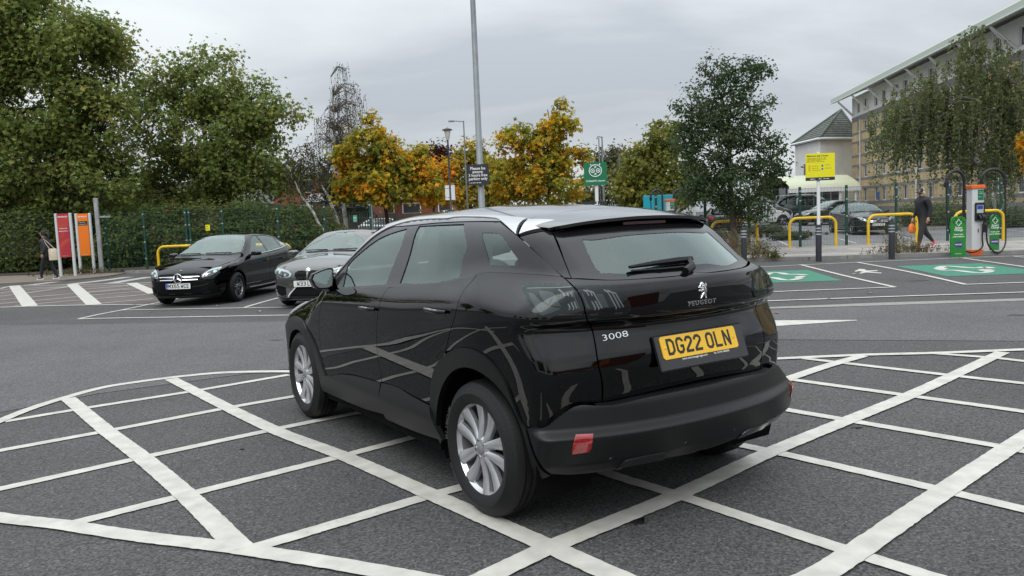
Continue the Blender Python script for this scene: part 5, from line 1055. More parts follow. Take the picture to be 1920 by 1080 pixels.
def clump_points(lobes, n, rng, shell=.55, mind=.0):
    """cluster centres inside ellipsoids (x,y,z,rx,ry,rz), denser towards the surface"""
    L = np.array([l[:6] for l in lobes], float); v = L[:, 3] * L[:, 4] * L[:, 5]; v = v ** .8
    idx = rng.choice(len(L), n, p=v / v.sum()); d = rng.normal(size=(n, 3)); d /= np.linalg.norm(d, axis=1, keepdims=True)
    r = rng.uniform(shell ** 3, 1, n) ** (1 / 3)
    return L[idx, :3] + d * r[:, None] * L[idx, 3:6], d
def tree(name, label, base, lobes, nclus, per, lsize, cols, tr, seed, bark=None, sig=.42, cat='tree', group=None, top=None, shape='diamond', shell=.45, limb=True, lean=(0, 0), tcol=None, flat=.75, multi=1):
    rng = np.random.default_rng(seed); bark = bark or M_BARK
    root = thing(name, label, cat, base, 0, group)
    B = np.array(base, float); lob = [(l[0] - B[0], l[1] - B[1], l[2] - B[2], *l[3:]) for l in lobes]
    C, D = clump_points(lob, nclus, rng, shell); C[:, 2] = np.maximum(C[:, 2], .5)
    zt = top - B[2] if top else max(l[2] for l in lob)
    mb = MB(); axis = []
    for mi in range(multi):
        k = 9; ax = []
        for i in range(k):
            t = i / (k - 1); ax.append(np.array([lean[0] * t + rng.normal() * .06 * t * zt ** .5 + (mi - (multi - 1) / 2) * .5 * t * zt * .12, lean[1] * t + rng.normal() * .06 * t, zt * t]))
        axis += ax; mb.tube([tuple(a) for a in ax], [tr * (1 - .82 * i / (k - 1)) * (1.25 if i == 0 else 1) for i in range(k)], 9)
    skel = [a for a in axis[2:]]; skr = [tr * .5] * len(skel)
    if limb:
        for l in lob:
            c = np.array(l[:3]); c = c + rng.normal(size=3) * np.array(l[3:6]) * .15
            j = int(np.argmin([np.linalg.norm(a - c) + max(0, a[2] - c[2] + .4) * 2.5 for a in axis])); a = axis[j]
            pts = [a + (c - a) * t + np.array([0, 0, .10 * np.linalg.norm(c - a) * math.sin(math.pi * t)]) + rng.normal(size=3) * .05 * (0 < t < 1) for t in np.linspace(0, 1, 6)]
            mb.tube([tuple(p) for p in pts], [tr * .34 * (1 - .7 * t) for t in np.linspace(0, 1, 6)], 6); skel += pts[1:]; 
    S = np.array(skel)
    for c in C:
        dd = np.linalg.norm(S - c, axis=1) + np.maximum(0, S[:, 2] - c[2]) * 1.5; j = int(np.argmin(dd)); a = S[j]
        if dd[j] > 4.5: continue
        m_ = (a + c) / 2 + np.array([0, 0, .08]) + rng.normal(size=3) * .06
        mb.tube([tuple(a), tuple(m_), tuple(c)], [tr * .10 + .008, tr * .06 + .006, .005], 4, cap=False)
    mb.build('trunk', bark, root, smooth=60)
    npts = nclus * per; ci = np.repeat(np.arange(nclus), per)
    off = np.clip(rng.normal(size=(npts, 3)), -1.7, 1.7) * sig * np.array([1, 1, flat]); P = C[ci] + off * rng.uniform(.35, 1.25, (npts, 1))
    okm = P[:, 2] > .25; P = P[okm]; ci = ci[okm]; out = D[ci] * .5 + off[okm] / (np.linalg.norm(off[okm], axis=1, keepdims=True) + 1e-6) * .6
    w = np.array([c[1] for c in cols], float); base_c = np.array([c[0] for c in cols])
    if tcol is not None:   # colour set by where a clump sits in the crown (autumn turning from the outside)
        pr = np.stack([tcol(C, D, i) for i in range(len(cols))], 1); pr = np.clip(pr, 1e-4, None); pr /= pr.sum(1, keepdims=True)
        cc = np.array([rng.choice(len(cols), p=q) for q in pr])
        li = np.where(rng.random(len(P)) < .72, cc[ci], np.array([rng.choice(len(cols), p=w / w.sum()) for _ in range(1)])[0] if False else rng.choice(len(cols), len(P), p=w / w.sum()))
    else:
        cc = rng.choice(len(cols), nclus, p=w / w.sum()); li = np.where(rng.random(len(P)) < .6, cc[ci], rng.choice(len(cols), len(P), p=w / w.sum()))
    col = base_c[li] * rng.uniform(.85, 1.15, (nclus, 1))[ci]
    cr = link('crown', leaves_mesh('crown', P, lsize, col, rng, outward=out, shape=shape), root)
    return root
def weeping(name, label, base, heads, nstr, lmin, lmax, per, lsize, cols, tr, seed, bark=None, stick=True, trunks=None, cat='tree', twig=.006, thick=.012):
    """tree with hanging strands; heads: ellipsoids where the strands start"""
    rng = np.random.default_rng(seed); root = thing(name, label, cat, base)
    B = np.array(base); mb = MB(); axes = []
    for tk in (trunks or [[(0, 0, 0), (0, 0, max(h[2] for h in heads) - B[2])]]):
        pts = np.array(tk, float); n = 12; ts = np.linspace(0, len(pts) - 1, n); ax = [np.array([np.interp(t, range(len(pts)), pts[:, k]) for k in range(3)]) + rng.normal(size=3) * .04 for t in ts]
        mb.tube([tuple(a) for a in ax], [tr * (1 - .85 * i / (n - 1)) for i in range(n)], 8); axes += ax[3:]
    A = np.array(axes)
    lob = [(h[0] - B[0], h[1] - B[1], h[2] - B[2], *h[3:]) for h in heads]
    S, D = clump_points(lob, nstr, rng, .2); tw = MB(); P = []
    for k in range(nstr):
        s = S[k]; L = rng.uniform(lmin, lmax); 
        if rng.random() < .35:
            j = int(np.argmin(np.linalg.norm(A - s, axis=1) + np.maximum(0, A[:, 2] - s[2]) * 2)); a = A[j]; m_ = (a + s) / 2 + np.array([0, 0, .35])
            tw.tube([tuple(a), tuple(m_), tuple(s)], [.035, .022, .01], 4, cap=False)
        o = np.array([s[0], s[1], 0]) * .10 / (1 + np.linalg.norm(s[:2]))
        L = min(L, s[2] - .9)
        if L < .3: continue
        st = [s + np.array([o[0] * math.sin(t * 1.6) * 1.8, o[1] * math.sin(t * 1.6) * 1.8, -L * t * t * .9 - L * .1 * t + .05]) + rng.normal(size=3) * .03 for t in np.linspace(0, 1, 6)]
        tw.tube([tuple(p) for p in st], [thick, thick * .8, thick * .7, thick * .55, thick * .45, thick * .3], 3, cap=False)
        if per:
            t = rng.uniform(0, 1, per) * 5; i0 = np.minimum(t.astype(int), 4); f = (t - i0)[:, None]; st = np.array(st)
            P.append(st[i0] * (1 - f) + st[i0 + 1] * f + rng.normal(size=(per, 3)) * .07)
    mb.build('trunk', bark or M_BIRCH, root, smooth=60); tw.build('twigs', M_TWIG, root)
    if per:
        P = np.concatenate(P); cr = link('crown', leaves_mesh('crown', P, lsize, cols, rng, up=.1, hang=.8, aspect=.7), root)
    return root
def bush(name, label, base, blobs, n, lsize, cols, seed, cat='shrub', group=None, core=True, shape='diamond'):
    """dense shrub: leaves over rounded masses, added solid dark core inside; blobs relative to base (x,y,z,rx,ry,rz)"""
    rng = np.random.default_rng(seed); root = thing(name, label, cat, base, 0, group)
    L = np.array(blobs, float); w = (L[:, 3] * L[:, 5] + L[:, 4] * L[:, 5] + L[:, 3] * L[:, 4]); idx = rng.choice(len(L), n, p=w / w.sum())
    d = rng.normal(size=(n, 3)); d /= np.linalg.norm(d, axis=1, keepdims=True)
    lump = 1 + .16 * np.sin(d[:, 0] * 7 + idx * 2.1) * np.sin(d[:, 1] * 6 + idx) + .12 * np.sin(d[:, 2] * 9 + idx * 1.3)
    r = rng.uniform(.70, 1.08, n) * lump; P = L[idx, :3] + d * r[:, None] * L[idx, 3:6]
    ok = P[:, 2] > .03; P, d = P[ok], d[ok]
    link('foliage', leaves_mesh('foliage', P, lsize, cols, rng, outward=d * 1.2, up=.15, shape=shape), root)
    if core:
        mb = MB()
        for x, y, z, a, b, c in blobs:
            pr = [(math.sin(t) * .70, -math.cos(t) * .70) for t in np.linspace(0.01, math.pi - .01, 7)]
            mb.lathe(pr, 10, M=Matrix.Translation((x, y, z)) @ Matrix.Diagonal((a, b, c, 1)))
        mb.build('dark_core', mat('dark_core', (.034, .038, .020), rough=.95), root, smooth=60)  # added opaque ellipsoids stop sight through the leaves
    return root
GREEN_P = [((.195, .245, .064), 4), ((.155, .21, .060), 4), ((.25, .275, .078), 2.6), ((.29, .28, .075), 1.1), ((.19, .16, .06), .15)]
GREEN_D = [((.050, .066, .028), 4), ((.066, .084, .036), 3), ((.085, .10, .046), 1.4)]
YEL = [((.62, .36, .028), 3), ((.40, .33, .036), 3), ((.22, .25, .040), 3.0), ((.68, .28, .024), 1.7), ((.30, .28, .038), 2)]
ORG = [((.68, .28, .026), 3), ((.56, .32, .030), 2), ((.34, .28, .036), 2)]
IVY = [((.10, .14, .042), 4), ((.125, .165, .056), 3), ((.16, .195, .066), 1.5), ((.072, .10, .036), 2)]
def turn(C, D, i):
    h = (C[:, 2] - C[:, 2].min()) / (np.ptp(C[:, 2]) + 1e-6); o = np.abs(D[:, 0]); n_ = .5 + .5 * np.sin(C[:, 0] * 1.9 + C[:, 2] * 1.3 + C[:, 1])
    return [.9 * n_ + .3 * o, .6 + .2 * h, .9 * (1 - n_) + .2, .55 * n_ * o + .35 * h * n_, .6 + 0 * h][i]
def PX(px, py, D):   # a point D metres ahead of the viewpoint, from its bearing and elevation
    v = _fw * CAM_F + _r2 * (px - 960) - _u2 * (py - 540); k = D / v.y; return np.array([v.x * k, D, CAM_H + v.z * k])
def lobe(px, py, D, rx, rz, ry=None, dy=0.):
    c = PX(px, py, D); k = D / CAM_F; return (c[0], D + dy, c[2], rx * k, (ry if ry else rx) * k, rz * k)
def gz(x, y): return slope_z(x, y)
# big plane trees over the left fence
D1 = 36.
tree('plane_tree', 'tallest broad green plane tree at the far left edge', (-23.0, D1, .1),
     [lobe(40, 60, D1, 95, 80), lobe(150, 95, D1, 85, 70), lobe(210, 75, D1, 45, 30), lobe(60, 200, D1, 120, 95), lobe(185, 230, D1, 85, 90), lobe(-60, 110, D1, 110, 110), lobe(20, 320, D1, 120, 70), lobe(170, 350, D1, 95, 60), lobe(-70, 300, D1, 100, 80), lobe(20, -20, D1, 85, 50)],
     560, 92, .205, GREEN_P, .32, 11, sig=.50, shape='lobed', shell=.5)
D2 = 40.
tree('plane_tree', 'rounded olive green plane tree left of the bare birch', (-15.2, D2, .1),
     [lobe(385, 150, D2, 70, 62), lobe(300, 180, D2, 60, 65), lobe(470, 205, D2, 60, 60), lobe(395, 250, D2, 110, 80), lobe(520, 235, D2, 42, 45), lobe(290, 290, D2, 60, 60), lobe(450, 310, D2, 95, 55), lobe(350, 350, D2, 90, 45), lobe(530, 330, D2, 50, 45), lobe(545, 215, D2, 20, 18)],
     350, 80, .195, GREEN_P, .24, 12, sig=.46, shape='lobed', shell=.35, lean=(.2, 0))
# bare weeping birch and the leaning stems beside it
D3 = 44.
bb = PX(648, 420, D3)
weeping('weeping_birch', 'almost bare grey weeping birch against the sky left of the lamp post', (bb[0], D3, .1),
        [lobe(640, 125, D3, 16, 18), lobe(650, 180, D3, 36, 32), lobe(620, 235, D3, 34, 32), lobe(660, 250, D3, 32, 40), lobe(590, 270, D3, 18, 25)], 280, 1.6, 4.0, 8, .10, [((.10, .095, .055), 3), ((.09, .09, .045), 2)], .15, 13,
        trunks=[[(0, 0, 0), (-.1, 0, 3), (-.35, 0, 6), (-.3, 0, 9.5)], [(-.1, 0, .5), (-.8, .1, 2.6), (-1.5, .2, 4.5)]], thick=.011)
D4 = 36.
q0, q1, q2, q3 = PX(632, 447, D4), PX(590, 405, D4), PX(556, 350, D4), PX(540, 310, D4)
weeping('leaning_birch', 'slender pale birch trunk leaning left behind the green fence', (q0[0], D4, .1), [lobe(575, 310, D4, 40, 45)], 45, .8, 2., 40, .10, [((.05, .055, .022), 3), ((.07, .07, .03), 1)], .09, 14,
        trunks=[[(0, 0, 0), tuple(q1 - q0 + (0, 0, q0[2] - .1)), tuple(q2 - q0 + (0, 0, q0[2] - .1)), tuple(q3 - q0 + (0, 0, q0[2] - .1))]])
# autumn maples in the middle
D5 = 42.
b5 = PX(727, 440, D5)
tree('maple_tree', 'yellow and green autumn maple with dark trunk behind the windscreen of the black vehicle', (b5[0], D5, .1),
     [lobe(697, 235, D5, 22, 26), lobe(700, 275, D5, 40, 34), lobe(655, 295, D5, 30, 28), lobe(735, 300, D5, 42, 40), lobe(672, 335, D5, 42, 34), lobe(772, 330, D5, 38, 34), lobe(725, 355, D5, 60, 36), lobe(800, 355, D5, 32, 26), lobe(655, 365, D5, 22, 18), lobe(780, 300, D5, 24, 26)],
     250, 42, .24, YEL, .13, 15, bark=M_BARKD, sig=.30, shape='lobed', tcol=turn, shell=.4)
D6 = 48.
b6 = PX(1033, 420, D6)
tree('maple_tree', 'autumn maple with orange topped crown right of the parking notice', (b6[0], D6, gz(0, D6)),
     [lobe(1042, 205, D6, 18, 22), lobe(1045, 240, D6, 34, 24), lobe(1020, 265, D6, 40, 24), lobe(960, 258, D6, 34, 22), lobe(950, 300, D6, 32, 32), lobe(1010, 310, D6, 50, 36), lobe(1060, 300, D6, 36, 36), lobe(1085, 285, D6, 20, 20), lobe(1030, 350, D6, 75, 34), lobe(960, 350, D6, 45, 32)],
     230, 42, .26, YEL, .13, 16, bark=M_BARKD, sig=.32, shape='lobed', tcol=turn, shell=.4)
D7 = 58.
tree('maple_tree', 'soft yellow maple standing directly behind the tall lamp post', (*PX(885, 420, D7)[:1], D7, gz(0, D7)),
     [lobe(885, 285, D7, 32, 30), lobe(870, 325, D7, 40, 38), lobe(915, 330, D7, 40, 40), lobe(890, 365, D7, 55, 32)], 140, 46, .28, [((.42, .30, .038), 3), ((.27, .24, .038), 3), ((.18, .19, .036), 2)], .14, 17, bark=M_BARKD, sig=.42, shape='lobed')
tree('maple_tree', 'small bright orange maple beside the old style lamp', (*PX(815, 420, 52)[:1], 52, gz(0, 52)),
     [lobe(815, 325, 52, 28, 24), lobe(840, 320, 52, 20, 20), lobe(820, 355, 52, 38, 28), lobe(790, 350, 52, 22, 22)], 90, 40, .26, ORG, .10, 18, bark=M_BARKD, sig=.34, shape='lobed')
D8 = 62.
tree('lime_tree', 'yellow green tree partly hidden behind the dark oak', (*PX(1215, 420, D8)[:1], D8, gz(0, D8)),
     [lobe(1245, 265, D8, 38, 36), lobe(1210, 305, D8, 42, 36), lobe(1255, 330, D8, 60, 46), lobe(1185, 345, D8, 36, 36), lobe(1230, 370, D8, 70, 30)], 220, 46, .32, [((.20, .21, .045), 4), ((.14, .165, .04), 3), ((.28, .25, .05), 1.2)], .2, 19, sig=.5, shape='lobed')
D9 = 26.5
b9 = PX(1374, 478, D9)
tree('oak_tree', 'dark evergreen oak rising from the verge by the yellow hoop', (b9[0], D9, .08),
     [lobe(1335, 135, D9, 38, 32), lobe(1395, 150, D9, 46, 36), lobe(1430, 130, D9, 26, 16), lobe(1310, 205, D9, 50, 48), lobe(1375, 215, D9, 62, 60), lobe(1445, 190, D9, 24, 14), lobe(1330, 280, D9, 70, 56), lobe(1410, 290, D9, 60, 58), lobe(1290, 265, D9, 30, 36), lobe(1350, 350, D9, 78, 44), lobe(1440, 310, D9, 36, 42), lobe(1415, 380, D9, 52, 32), lobe(1310, 345, D9, 52, 30), lobe(1400, 405, D9, 36, 18)],
     470, 44, .105, [((.060, .095, .042), 4), ((.078, .118, .054), 3), ((.105, .14, .07), 1.6), ((.13, .15, .09), .5)], .12, 20, bark=M_BARK, sig=.20, shell=.3, top=PX(1375, 140, D9)[2], lean=(-.1, 0))
D10 = 45.
b10 = PX(1842, 400, D10)
weeping('weeping_birch', 'large leafy weeping birch in front of the brick hotel', (b10[0], D10, gz(0, D10)),
        [lobe(1815, 85, D10, 32, 42), lobe(1850, 120, D10, 60, 50), lobe(1780, 150, D10, 60, 50), lobe(1720, 185, D10, 50, 40), lobe(1665, 215, D10, 40, 26), lobe(1830, 200, D10, 90, 60), lobe(1900, 190, D10, 60, 60), lobe(1750, 240, D10, 70, 40), lobe(1690, 250, D10, 60, 40), lobe(1830, 290, D10, 80, 50), lobe(1900, 270, D10, 50, 50)], 900, .9, 3.2, 42, .145,
        [((.15, .19, .075), 4), ((.185, .225, .092), 3), ((.115, .15, .06), 3), ((.22, .225, .11), .8)], .22, 21, trunks=[[(0, 0, 0), (-.1, 0, 3.5), (-.4, 0, 7), (-.9, 0, 10)], [(0, 0, 2), (.4, 0, 5), (1.2, 0, 7.5)], [(-.1, 0, 3), (-1.6, .2, 5.5), (-2.8, .2, 7)]])
# far trees closing the view
FARG = [((.075, .082, .036), 3), ((.10, .10, .042), 2), ((.13, .11, .045), 1)]
for (px, py, D, rx, rz, cols, lab, sd) in (
    (1140, 300, 110, 26, 22, [((.12, .13, .07), 1), ((.15, .14, .08), 1)], 'far pale green tree left of the twin street light', 31),
    (1185, 330, 100, 22, 36, [((.14, .115, .06), 1), ((.10, .10, .05), 1)], 'far brownish tree right of the twin street light', 32),
    (1125, 355, 80, 50, 34, FARG, 'dark green far tree behind the green charger sign', 33),
    (820, 290, 90, 16, 22, [((.07, .028, .024), 2), ((.09, .04, .03), 1)], 'far dark red leaved tree with pointed top', 34),
    (795, 300, 92, 8, 14, [((.07, .03, .025), 1)], 'slim dark red tree left of the pointed red tree', 35),
    (640, 330, 60, 45, 60, [((.045, .05, .022), 2), ((.06, .06, .028), 1)], 'dark tree behind the bare birch', 36),
    (930, 380, 75, 70, 40, FARG, 'low dark green trees behind the parking notice', 37),
    (1450, 350, 95, 26, 22, [((.05, .055, .03), 1)], 'far dark tree at the left corner of the white house', 38)):
    c = PX(px, py, D); k = D / CAM_F
    tree('far_tree', lab, (c[0], D, gz(0, D)), [(c[0], D, c[2], rx * k, rx * k, rz * k), (c[0] + rx * k * .3, D, c[2] - rz * k * .8, rx * k * 1.1, rx * k, rz * k * .8)], 46, 42, .018 * D ** .75 * .9, cols, .12, sd, sig=.018 * D * .45, limb=False)
c = PX(1925, 272, 38.)
tree('maple_tree', 'orange leaves at the right picture edge', (c[0] + .6, 38., gz(0, 38)), [lobe(1935, 270, 38, 22, 18), lobe(1950, 300, 38, 26, 24)], 60, 36, .2, ORG, .08, 40, sig=.22, shape='lobed')
# ivy bank and shrubs behind the left fence
rs = random.Random(5)
for i, (px, py, D, rx, rz, lab) in enumerate((
    (35, 455, 33.5, 80, 62, 'leafy bank of bushes behind the walking woman'), (-70, 440, 34, 90, 80, 'leafy bush at the far left picture edge'), (120, 440, 35.5, 60, 75, 'tall ivy bush behind the red and orange signs'), (235, 470, 34.0, 60, 60, 'ivy covered bush just behind the first fence panel'),
    (310, 455, 34.5, 60, 70, 'ivy bush behind the fence left of the black hatchback'), (395, 445, 35, 60, 62, 'dense bush behind the fence above the black hatchback'), (470, 440, 35, 55, 60, 'bush behind the fence between the two parked hatchbacks'), (545, 440, 35, 55, 48, 'dark bush left of the leaning birch'), (600, 435, 37, 45, 40, 'low dark bush under the leaning birch'))):
    c = PX(px, py, D); k = D / CAM_F; z = .1
    hgt = (c[2] + rz * k - z)
    bush('ivy_bush', lab, (c[0], D, z), [(0, 0, hgt * .45, rx * k, 1.1, hgt * .55), (rs.uniform(-.6, .6) * rx * k, -.3, hgt * .3, rx * k * .8, 1.0, hgt * .36), (rs.uniform(-.5, .5) * rx * k, .2, hgt * .7, rx * k * .6, .9, hgt * .34)], 6200, .145, (IVY, IVY + [((.30, .06, .02), .3)], [((.12, .15, .045), 4), ((.16, .18, .06), 3), ((.19, .16, .06), .8), ((.08, .10, .035), 2)])[i % 3], 50 + i, cat='bush', group='bushes along the left fence')
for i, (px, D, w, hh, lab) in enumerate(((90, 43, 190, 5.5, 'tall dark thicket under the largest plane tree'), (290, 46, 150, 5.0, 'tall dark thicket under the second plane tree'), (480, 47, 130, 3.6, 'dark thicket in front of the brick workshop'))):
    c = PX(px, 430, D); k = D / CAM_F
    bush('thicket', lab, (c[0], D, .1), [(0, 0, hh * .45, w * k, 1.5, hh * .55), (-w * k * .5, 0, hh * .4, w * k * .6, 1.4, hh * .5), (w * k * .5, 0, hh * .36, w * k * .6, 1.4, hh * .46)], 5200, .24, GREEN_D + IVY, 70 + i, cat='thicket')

# ---------------------------------------------------------------- buildings
def brick_mat(name, c1, c2, mortar, scale=1., bw=.225, bh=.075):
    m = bpy.data.materials.new(name); m.use_nodes = True; MATS[name] = m
    nt = m.node_tree; b = nt.nodes['Principled BSDF']; N = nt.nodes.new; L = nt.links.new
    t = N('ShaderNodeTexCoord'); s = N('ShaderNodeSeparateXYZ'); L(t.outputs['Object'], s.inputs[0])
    ad = N('ShaderNodeMath'); ad.operation = 'ADD'; L(s.outputs[0], ad.inputs[0]); L(s.outputs[1], ad.inputs[1])
    c = N('ShaderNodeCombineXYZ'); L(ad.outputs[0], c.inputs[0]); L(s.outputs[2], c.inputs[1])
    br = N('ShaderNodeTexBrick'); br.inputs['Scale'].default_value = scale; br.inputs['Brick Width'].default_value = bw; br.inputs['Row Height'].default_value = bh; br.inputs['Mortar Size'].default_value = .008
    br.inputs['Color1'].default_value = (*c1, 1); br.inputs['Color2'].default_value = (*c2, 1); br.inputs['Mortar'].default_value = (*mortar, 1); br.inputs['Bias'].default_value = -.1
    L(c.outputs[0], br.inputs['Vector'])
    n = N('ShaderNodeTexNoise'); n.inputs['Scale'].default_value = .5; n.inputs['Detail'].default_value = 7; L(t.outputs['Object'], n.inputs['Vector'])
    mr = N('ShaderNodeMapRange'); mr.inputs[1].default_value = .3; mr.inputs[2].default_value = .7; mr.inputs[3].default_value = .8; mr.inputs[4].default_value = 1.15; L(n.outputs['Fac'], mr.inputs[0])
    sc = N('ShaderNodeVectorMath'); sc.operation = 'SCALE'; L(br.outputs[0], sc.inputs[0]); L(mr.outputs[0], sc.inputs['Scale']); L(sc.outputs[0], b.inputs['Base Color'])
    b.inputs['Roughness'].default_value = .9
    bp = N('ShaderNodeBump'); bp.invert = True; bp.inputs['Distance'].default_value = .008; L(br.outputs['Fac'], bp.inputs['Height']); L(bp.outputs[0], b.inputs['Normal'])
    return m
M_YBRICK = brick_mat('yellow_brick', (.55, .425, .235), (.48, .365, .19), (.44, .39, .30), bw=.45, bh=.15)
M_RBRICK = brick_mat('red_brick', (.27, .075, .042), (.22, .058, .034), (.22, .15, .12), bw=.45, bh=.15)
M_BAND_ = mat('grey_brick_band', (.19, .185, .185), rough=.9, noise=(3, .2))
M_RENDER = mat('white_render', (.70, .69, .66), rough=.9, noise=(.6, .08))
M_PGREEN = mat('roof_pale_green', (.50, .53, .38), rough=.45, noise=(.3, .08))
M_FASCIA = mat('fascia_pale', (.47, .53, .46), rough=.5)
M_TILE = mat('tile_green', (.088, .10, .086), rough=.75, noise=(2.2, .4))
M_WFRAME = mat('window_frame_white', (.72, .73, .73), rough=.5)
M_PANE = mat('window_pane', (.05, .06, .068), rough=.06, spec=.6)
M_SHUT = mat('grey_cladding', (.34, .36, .38), rough=.55, noise=(2, .1))
M_ROOFG = mat('grey_roof', (.25, .26, .27), rough=.6, noise=(.5, .15))
M_GALV = mat('galvanised', (.40, .42, .43), rough=.5, metal=.55, noise=(6, .2))
M_POLEG = mat('pole_grey', (.20, .225, .235), rough=.5, metal=.2, noise=(5, .18))
M_DGREEN = mat('fence_green', (.010, .055, .038), rough=.4)
M_YELP = mat('hoop_yellow', (.72, .46, .012), rough=.4, noise=(5, .15))
M_BOLL = mat('bollard_black', (.022, .025, .032), rough=.45)
M_WHITEP = mat('sign_white', (.76, .77, .77), rough=.45)
M_SGREY = mat('sign_dark', (.028, .028, .031), rough=.45)
M_SGREEN = mat('sign_green', (.006, .17, .075), rough=.4)
M_SYEL = mat('sign_yellow', (.80, .73, .012), rough=.45)
M_SORG = mat('sign_orange', (.83, .20, .012), rough=.4)
M_CORG = mat('charger_orange', (.80, .145, .022), rough=.4)
M_CWHT = mat('charger_white', (.62, .63, .63), rough=.35)
M_CGRN = mat('charger_green', (.022, .22, .035), rough=.4, noise=(4, .12))
M_CGRN2 = mat('charger_green_dark', (.012, .12, .025), rough=.4)
M_PURP = mat('badge_purple', (.065, .04, .22), rough=.4)
M_INKY = mat('print_dark', (.05, .05, .03), rough=.5)
M_HOSE = mat('hose_black', (.012, .012, .013), rough=.42)
M_TEAL = mat('panel_teal', (.01, .30, .38), rough=.4)

hf = Vector((-.13, -.9915, 0)).normalized()          # the hotel front runs towards the viewer
A0 = Vector((39.5, 90.7, 0)); z0 = .3
hn = Vector((hf.y, -hf.x, 0)); hn = hn if hn.x < 0 else -hn
HM = frame((A0.x, A0.y, z0), hf, hn * -1 if False else (-hn), (0, 0, 1))
HM = frame((A0.x, A0.y, z0), (hf.x, hf.y, 0), (hn.x, hn.y, 0), (0, 0, 1))   # local x along the front, y out of the wall
hotel = thing('hotel', 'long yellow brick hotel with curved pale green roof at the right', 'building', (0, 0, 0))
LEN = 62.
def hb(name, x0, x1, y0, y1, a, b, m, parent=None):
    mb = MB(); mb.box(x0, x1, y0, y1, a, b, HM); o = mb.build(name, m, parent or hotel); bm = bmesh.new(); bm.from_mesh(o.data); bmesh.ops.recalc_face_normals(bm, faces=bm.faces); bm.to_mesh(o.data); bm.free(); return o
rows = [(1.5, 2.9), (4.1, 5.4), (6.7, 8.0), (9.2, 10.4), (11.25, 12.6)]
def wall_with_openings(name, L_, zlo, zhi, wins, m, parent, depth=.18):
    """front wall sheet with real window openings and reveals"""
    xs = sorted({0, L_} | {w[0] for w in wins} | {w[1] for w in wins}); zs = sorted({zlo, zhi} | {w[2] for w in wins} | {w[3] for w in wins}); mb = MB()
    for i in range(len(xs) - 1):
        for j in range(len(zs) - 1):
            cx, cz = (xs[i] + xs[i + 1]) / 2, (zs[j] + zs[j + 1]) / 2
            if any(w[0] < cx < w[1] and w[2] < cz < w[3] for w in wins): continue
            mb.add([HM @ Vector(v) for v in ((xs[i], 0, zs[j]), (xs[i + 1], 0, zs[j]), (xs[i + 1], 0, zs[j + 1]), (xs[i], 0, zs[j + 1]))], [(0, 1, 2, 3)])
    for a, b, c, d in wins:
        for q in (((a, 0, c), (b, 0, c), (b, -depth, c), (a, -depth, c)), ((a, 0, d), (b, 0, d), (b, -depth, d), (a, -depth, d)), ((a, 0, c), (a, 0, d), (a, -depth, d), (a, -depth, c)), ((b, 0, c), (b, 0, d), (b, -depth, d), (b, -depth, c))):
            mb.add([HM @ Vector(v) for v in q], [(0, 1, 2, 3)])
    return mb.build(name, m, parent)
wx = []; x = 1.8; k = 0
while x < LEN - 2: wx.append(x); x += (2.3, 3.6)[k % 2]; k += 1
wins = [(x, x + 1.25, a, b) for a, b in rows[:4] for x in wx]
wall_with_openings('wall', LEN, -1.5, 10.85, wins, M_YBRICK, hotel)
wins2 = [(x, x + 1.1, *rows[4]) for x in wx]
wall_with_openings('top_wall', LEN, 10.85, 13.2, wins2, M_RENDER, hotel)
hb('wall', 0, LEN, -14, -.3, -1.5, 10.84, M_YBRICK); hb('top_wall', 0.02, LEN, -14, -.3, 10.85, 13.1, M_RENDER)
for a, b in rows[:4]:
    hb('brick_band', -.03, LEN, 0, .03, b, b + .22, M_BAND_); hb('brick_band', -.03, LEN, 0, .03, a - .25, a, M_BAND_)
hb('brick_band', -.03, LEN, 0, .04, 10.62, 10.95, M_BAND_)
hb('plinth', -.04, LEN, 0, .05, -1.5, .9, M_BAND_)
wm = {}
for (a, b, c, d) in wins + wins2:
    w_, h_ = round(b - a, 3), round(d - c, 3)
    if (w_, h_) not in wm:
        f = MB(); t_ = .09
        for q in ((0, t_, 0, h_), (w_ - t_, w_, 0, h_), (t_, w_ - t_, 0, t_), (t_, w_ - t_, h_ - t_, h_), (w_ * .55, w_ * .55 + t_, t_, h_ - t_)): f.box(q[0], q[1], -.06, 0, q[2], q[3])
        p = MB(); p.box(t_, w_ - t_, -.05, -.03, t_, h_ - t_)
        wm[(w_, h_)] = (f.mesh('window', [M_WFRAME]), p.mesh('pane', [M_PANE]))
    if (A0 + hf * a).y < 44: continue
    o = bpy.data.objects.new('window', wm[(w_, h_)][0]); COL.objects.link(o); o.parent = hotel; o.matrix_world = HM @ Matrix.Translation((a, -.10, c))
    q = bpy.data.objects.new('pane', wm[(w_, h_)][1]); COL.objects.link(q); q.parent = o
# curved roof with a deep overhang
pr = [(1.75, 12.95), (1.75, 13.45), (1.2, 13.75), (0, 14.25), (-2, 14.85), (-5, 15.4), (-9, 15.6), (-14.5, 15.2), (-14.5, 14.9), (-9, 15.2), (-2, 14.3), (0, 13.55), (1.6, 12.95)]
rf = MB(); n = len(pr); xs_ = (-2.4, LEN)
rf.add([HM @ Vector((-2.0, y * .96, z)) for y, z in pr] + [HM @ Vector((xs_[1], y, z)) for y, z in pr], [(i, (i + 1) % n, n + (i + 1) % n, n + i) for i in range(n)] + [tuple(range(n))])
ro = rf.build('roof', M_PGREEN, hotel); bm = bmesh.new(); bm.from_mesh(ro.data); bmesh.ops.recalc_face_normals(bm, faces=bm.faces); bm.to_mesh(ro.data); bm.free()
hb('fascia', -2.02, LEN, 1.74, 1.80, 12.9, 13.42, M_FASCIA); hb('gutter', -2.02, LEN, 1.80, 1.86, 12.88, 12.96, M_WFRAME)
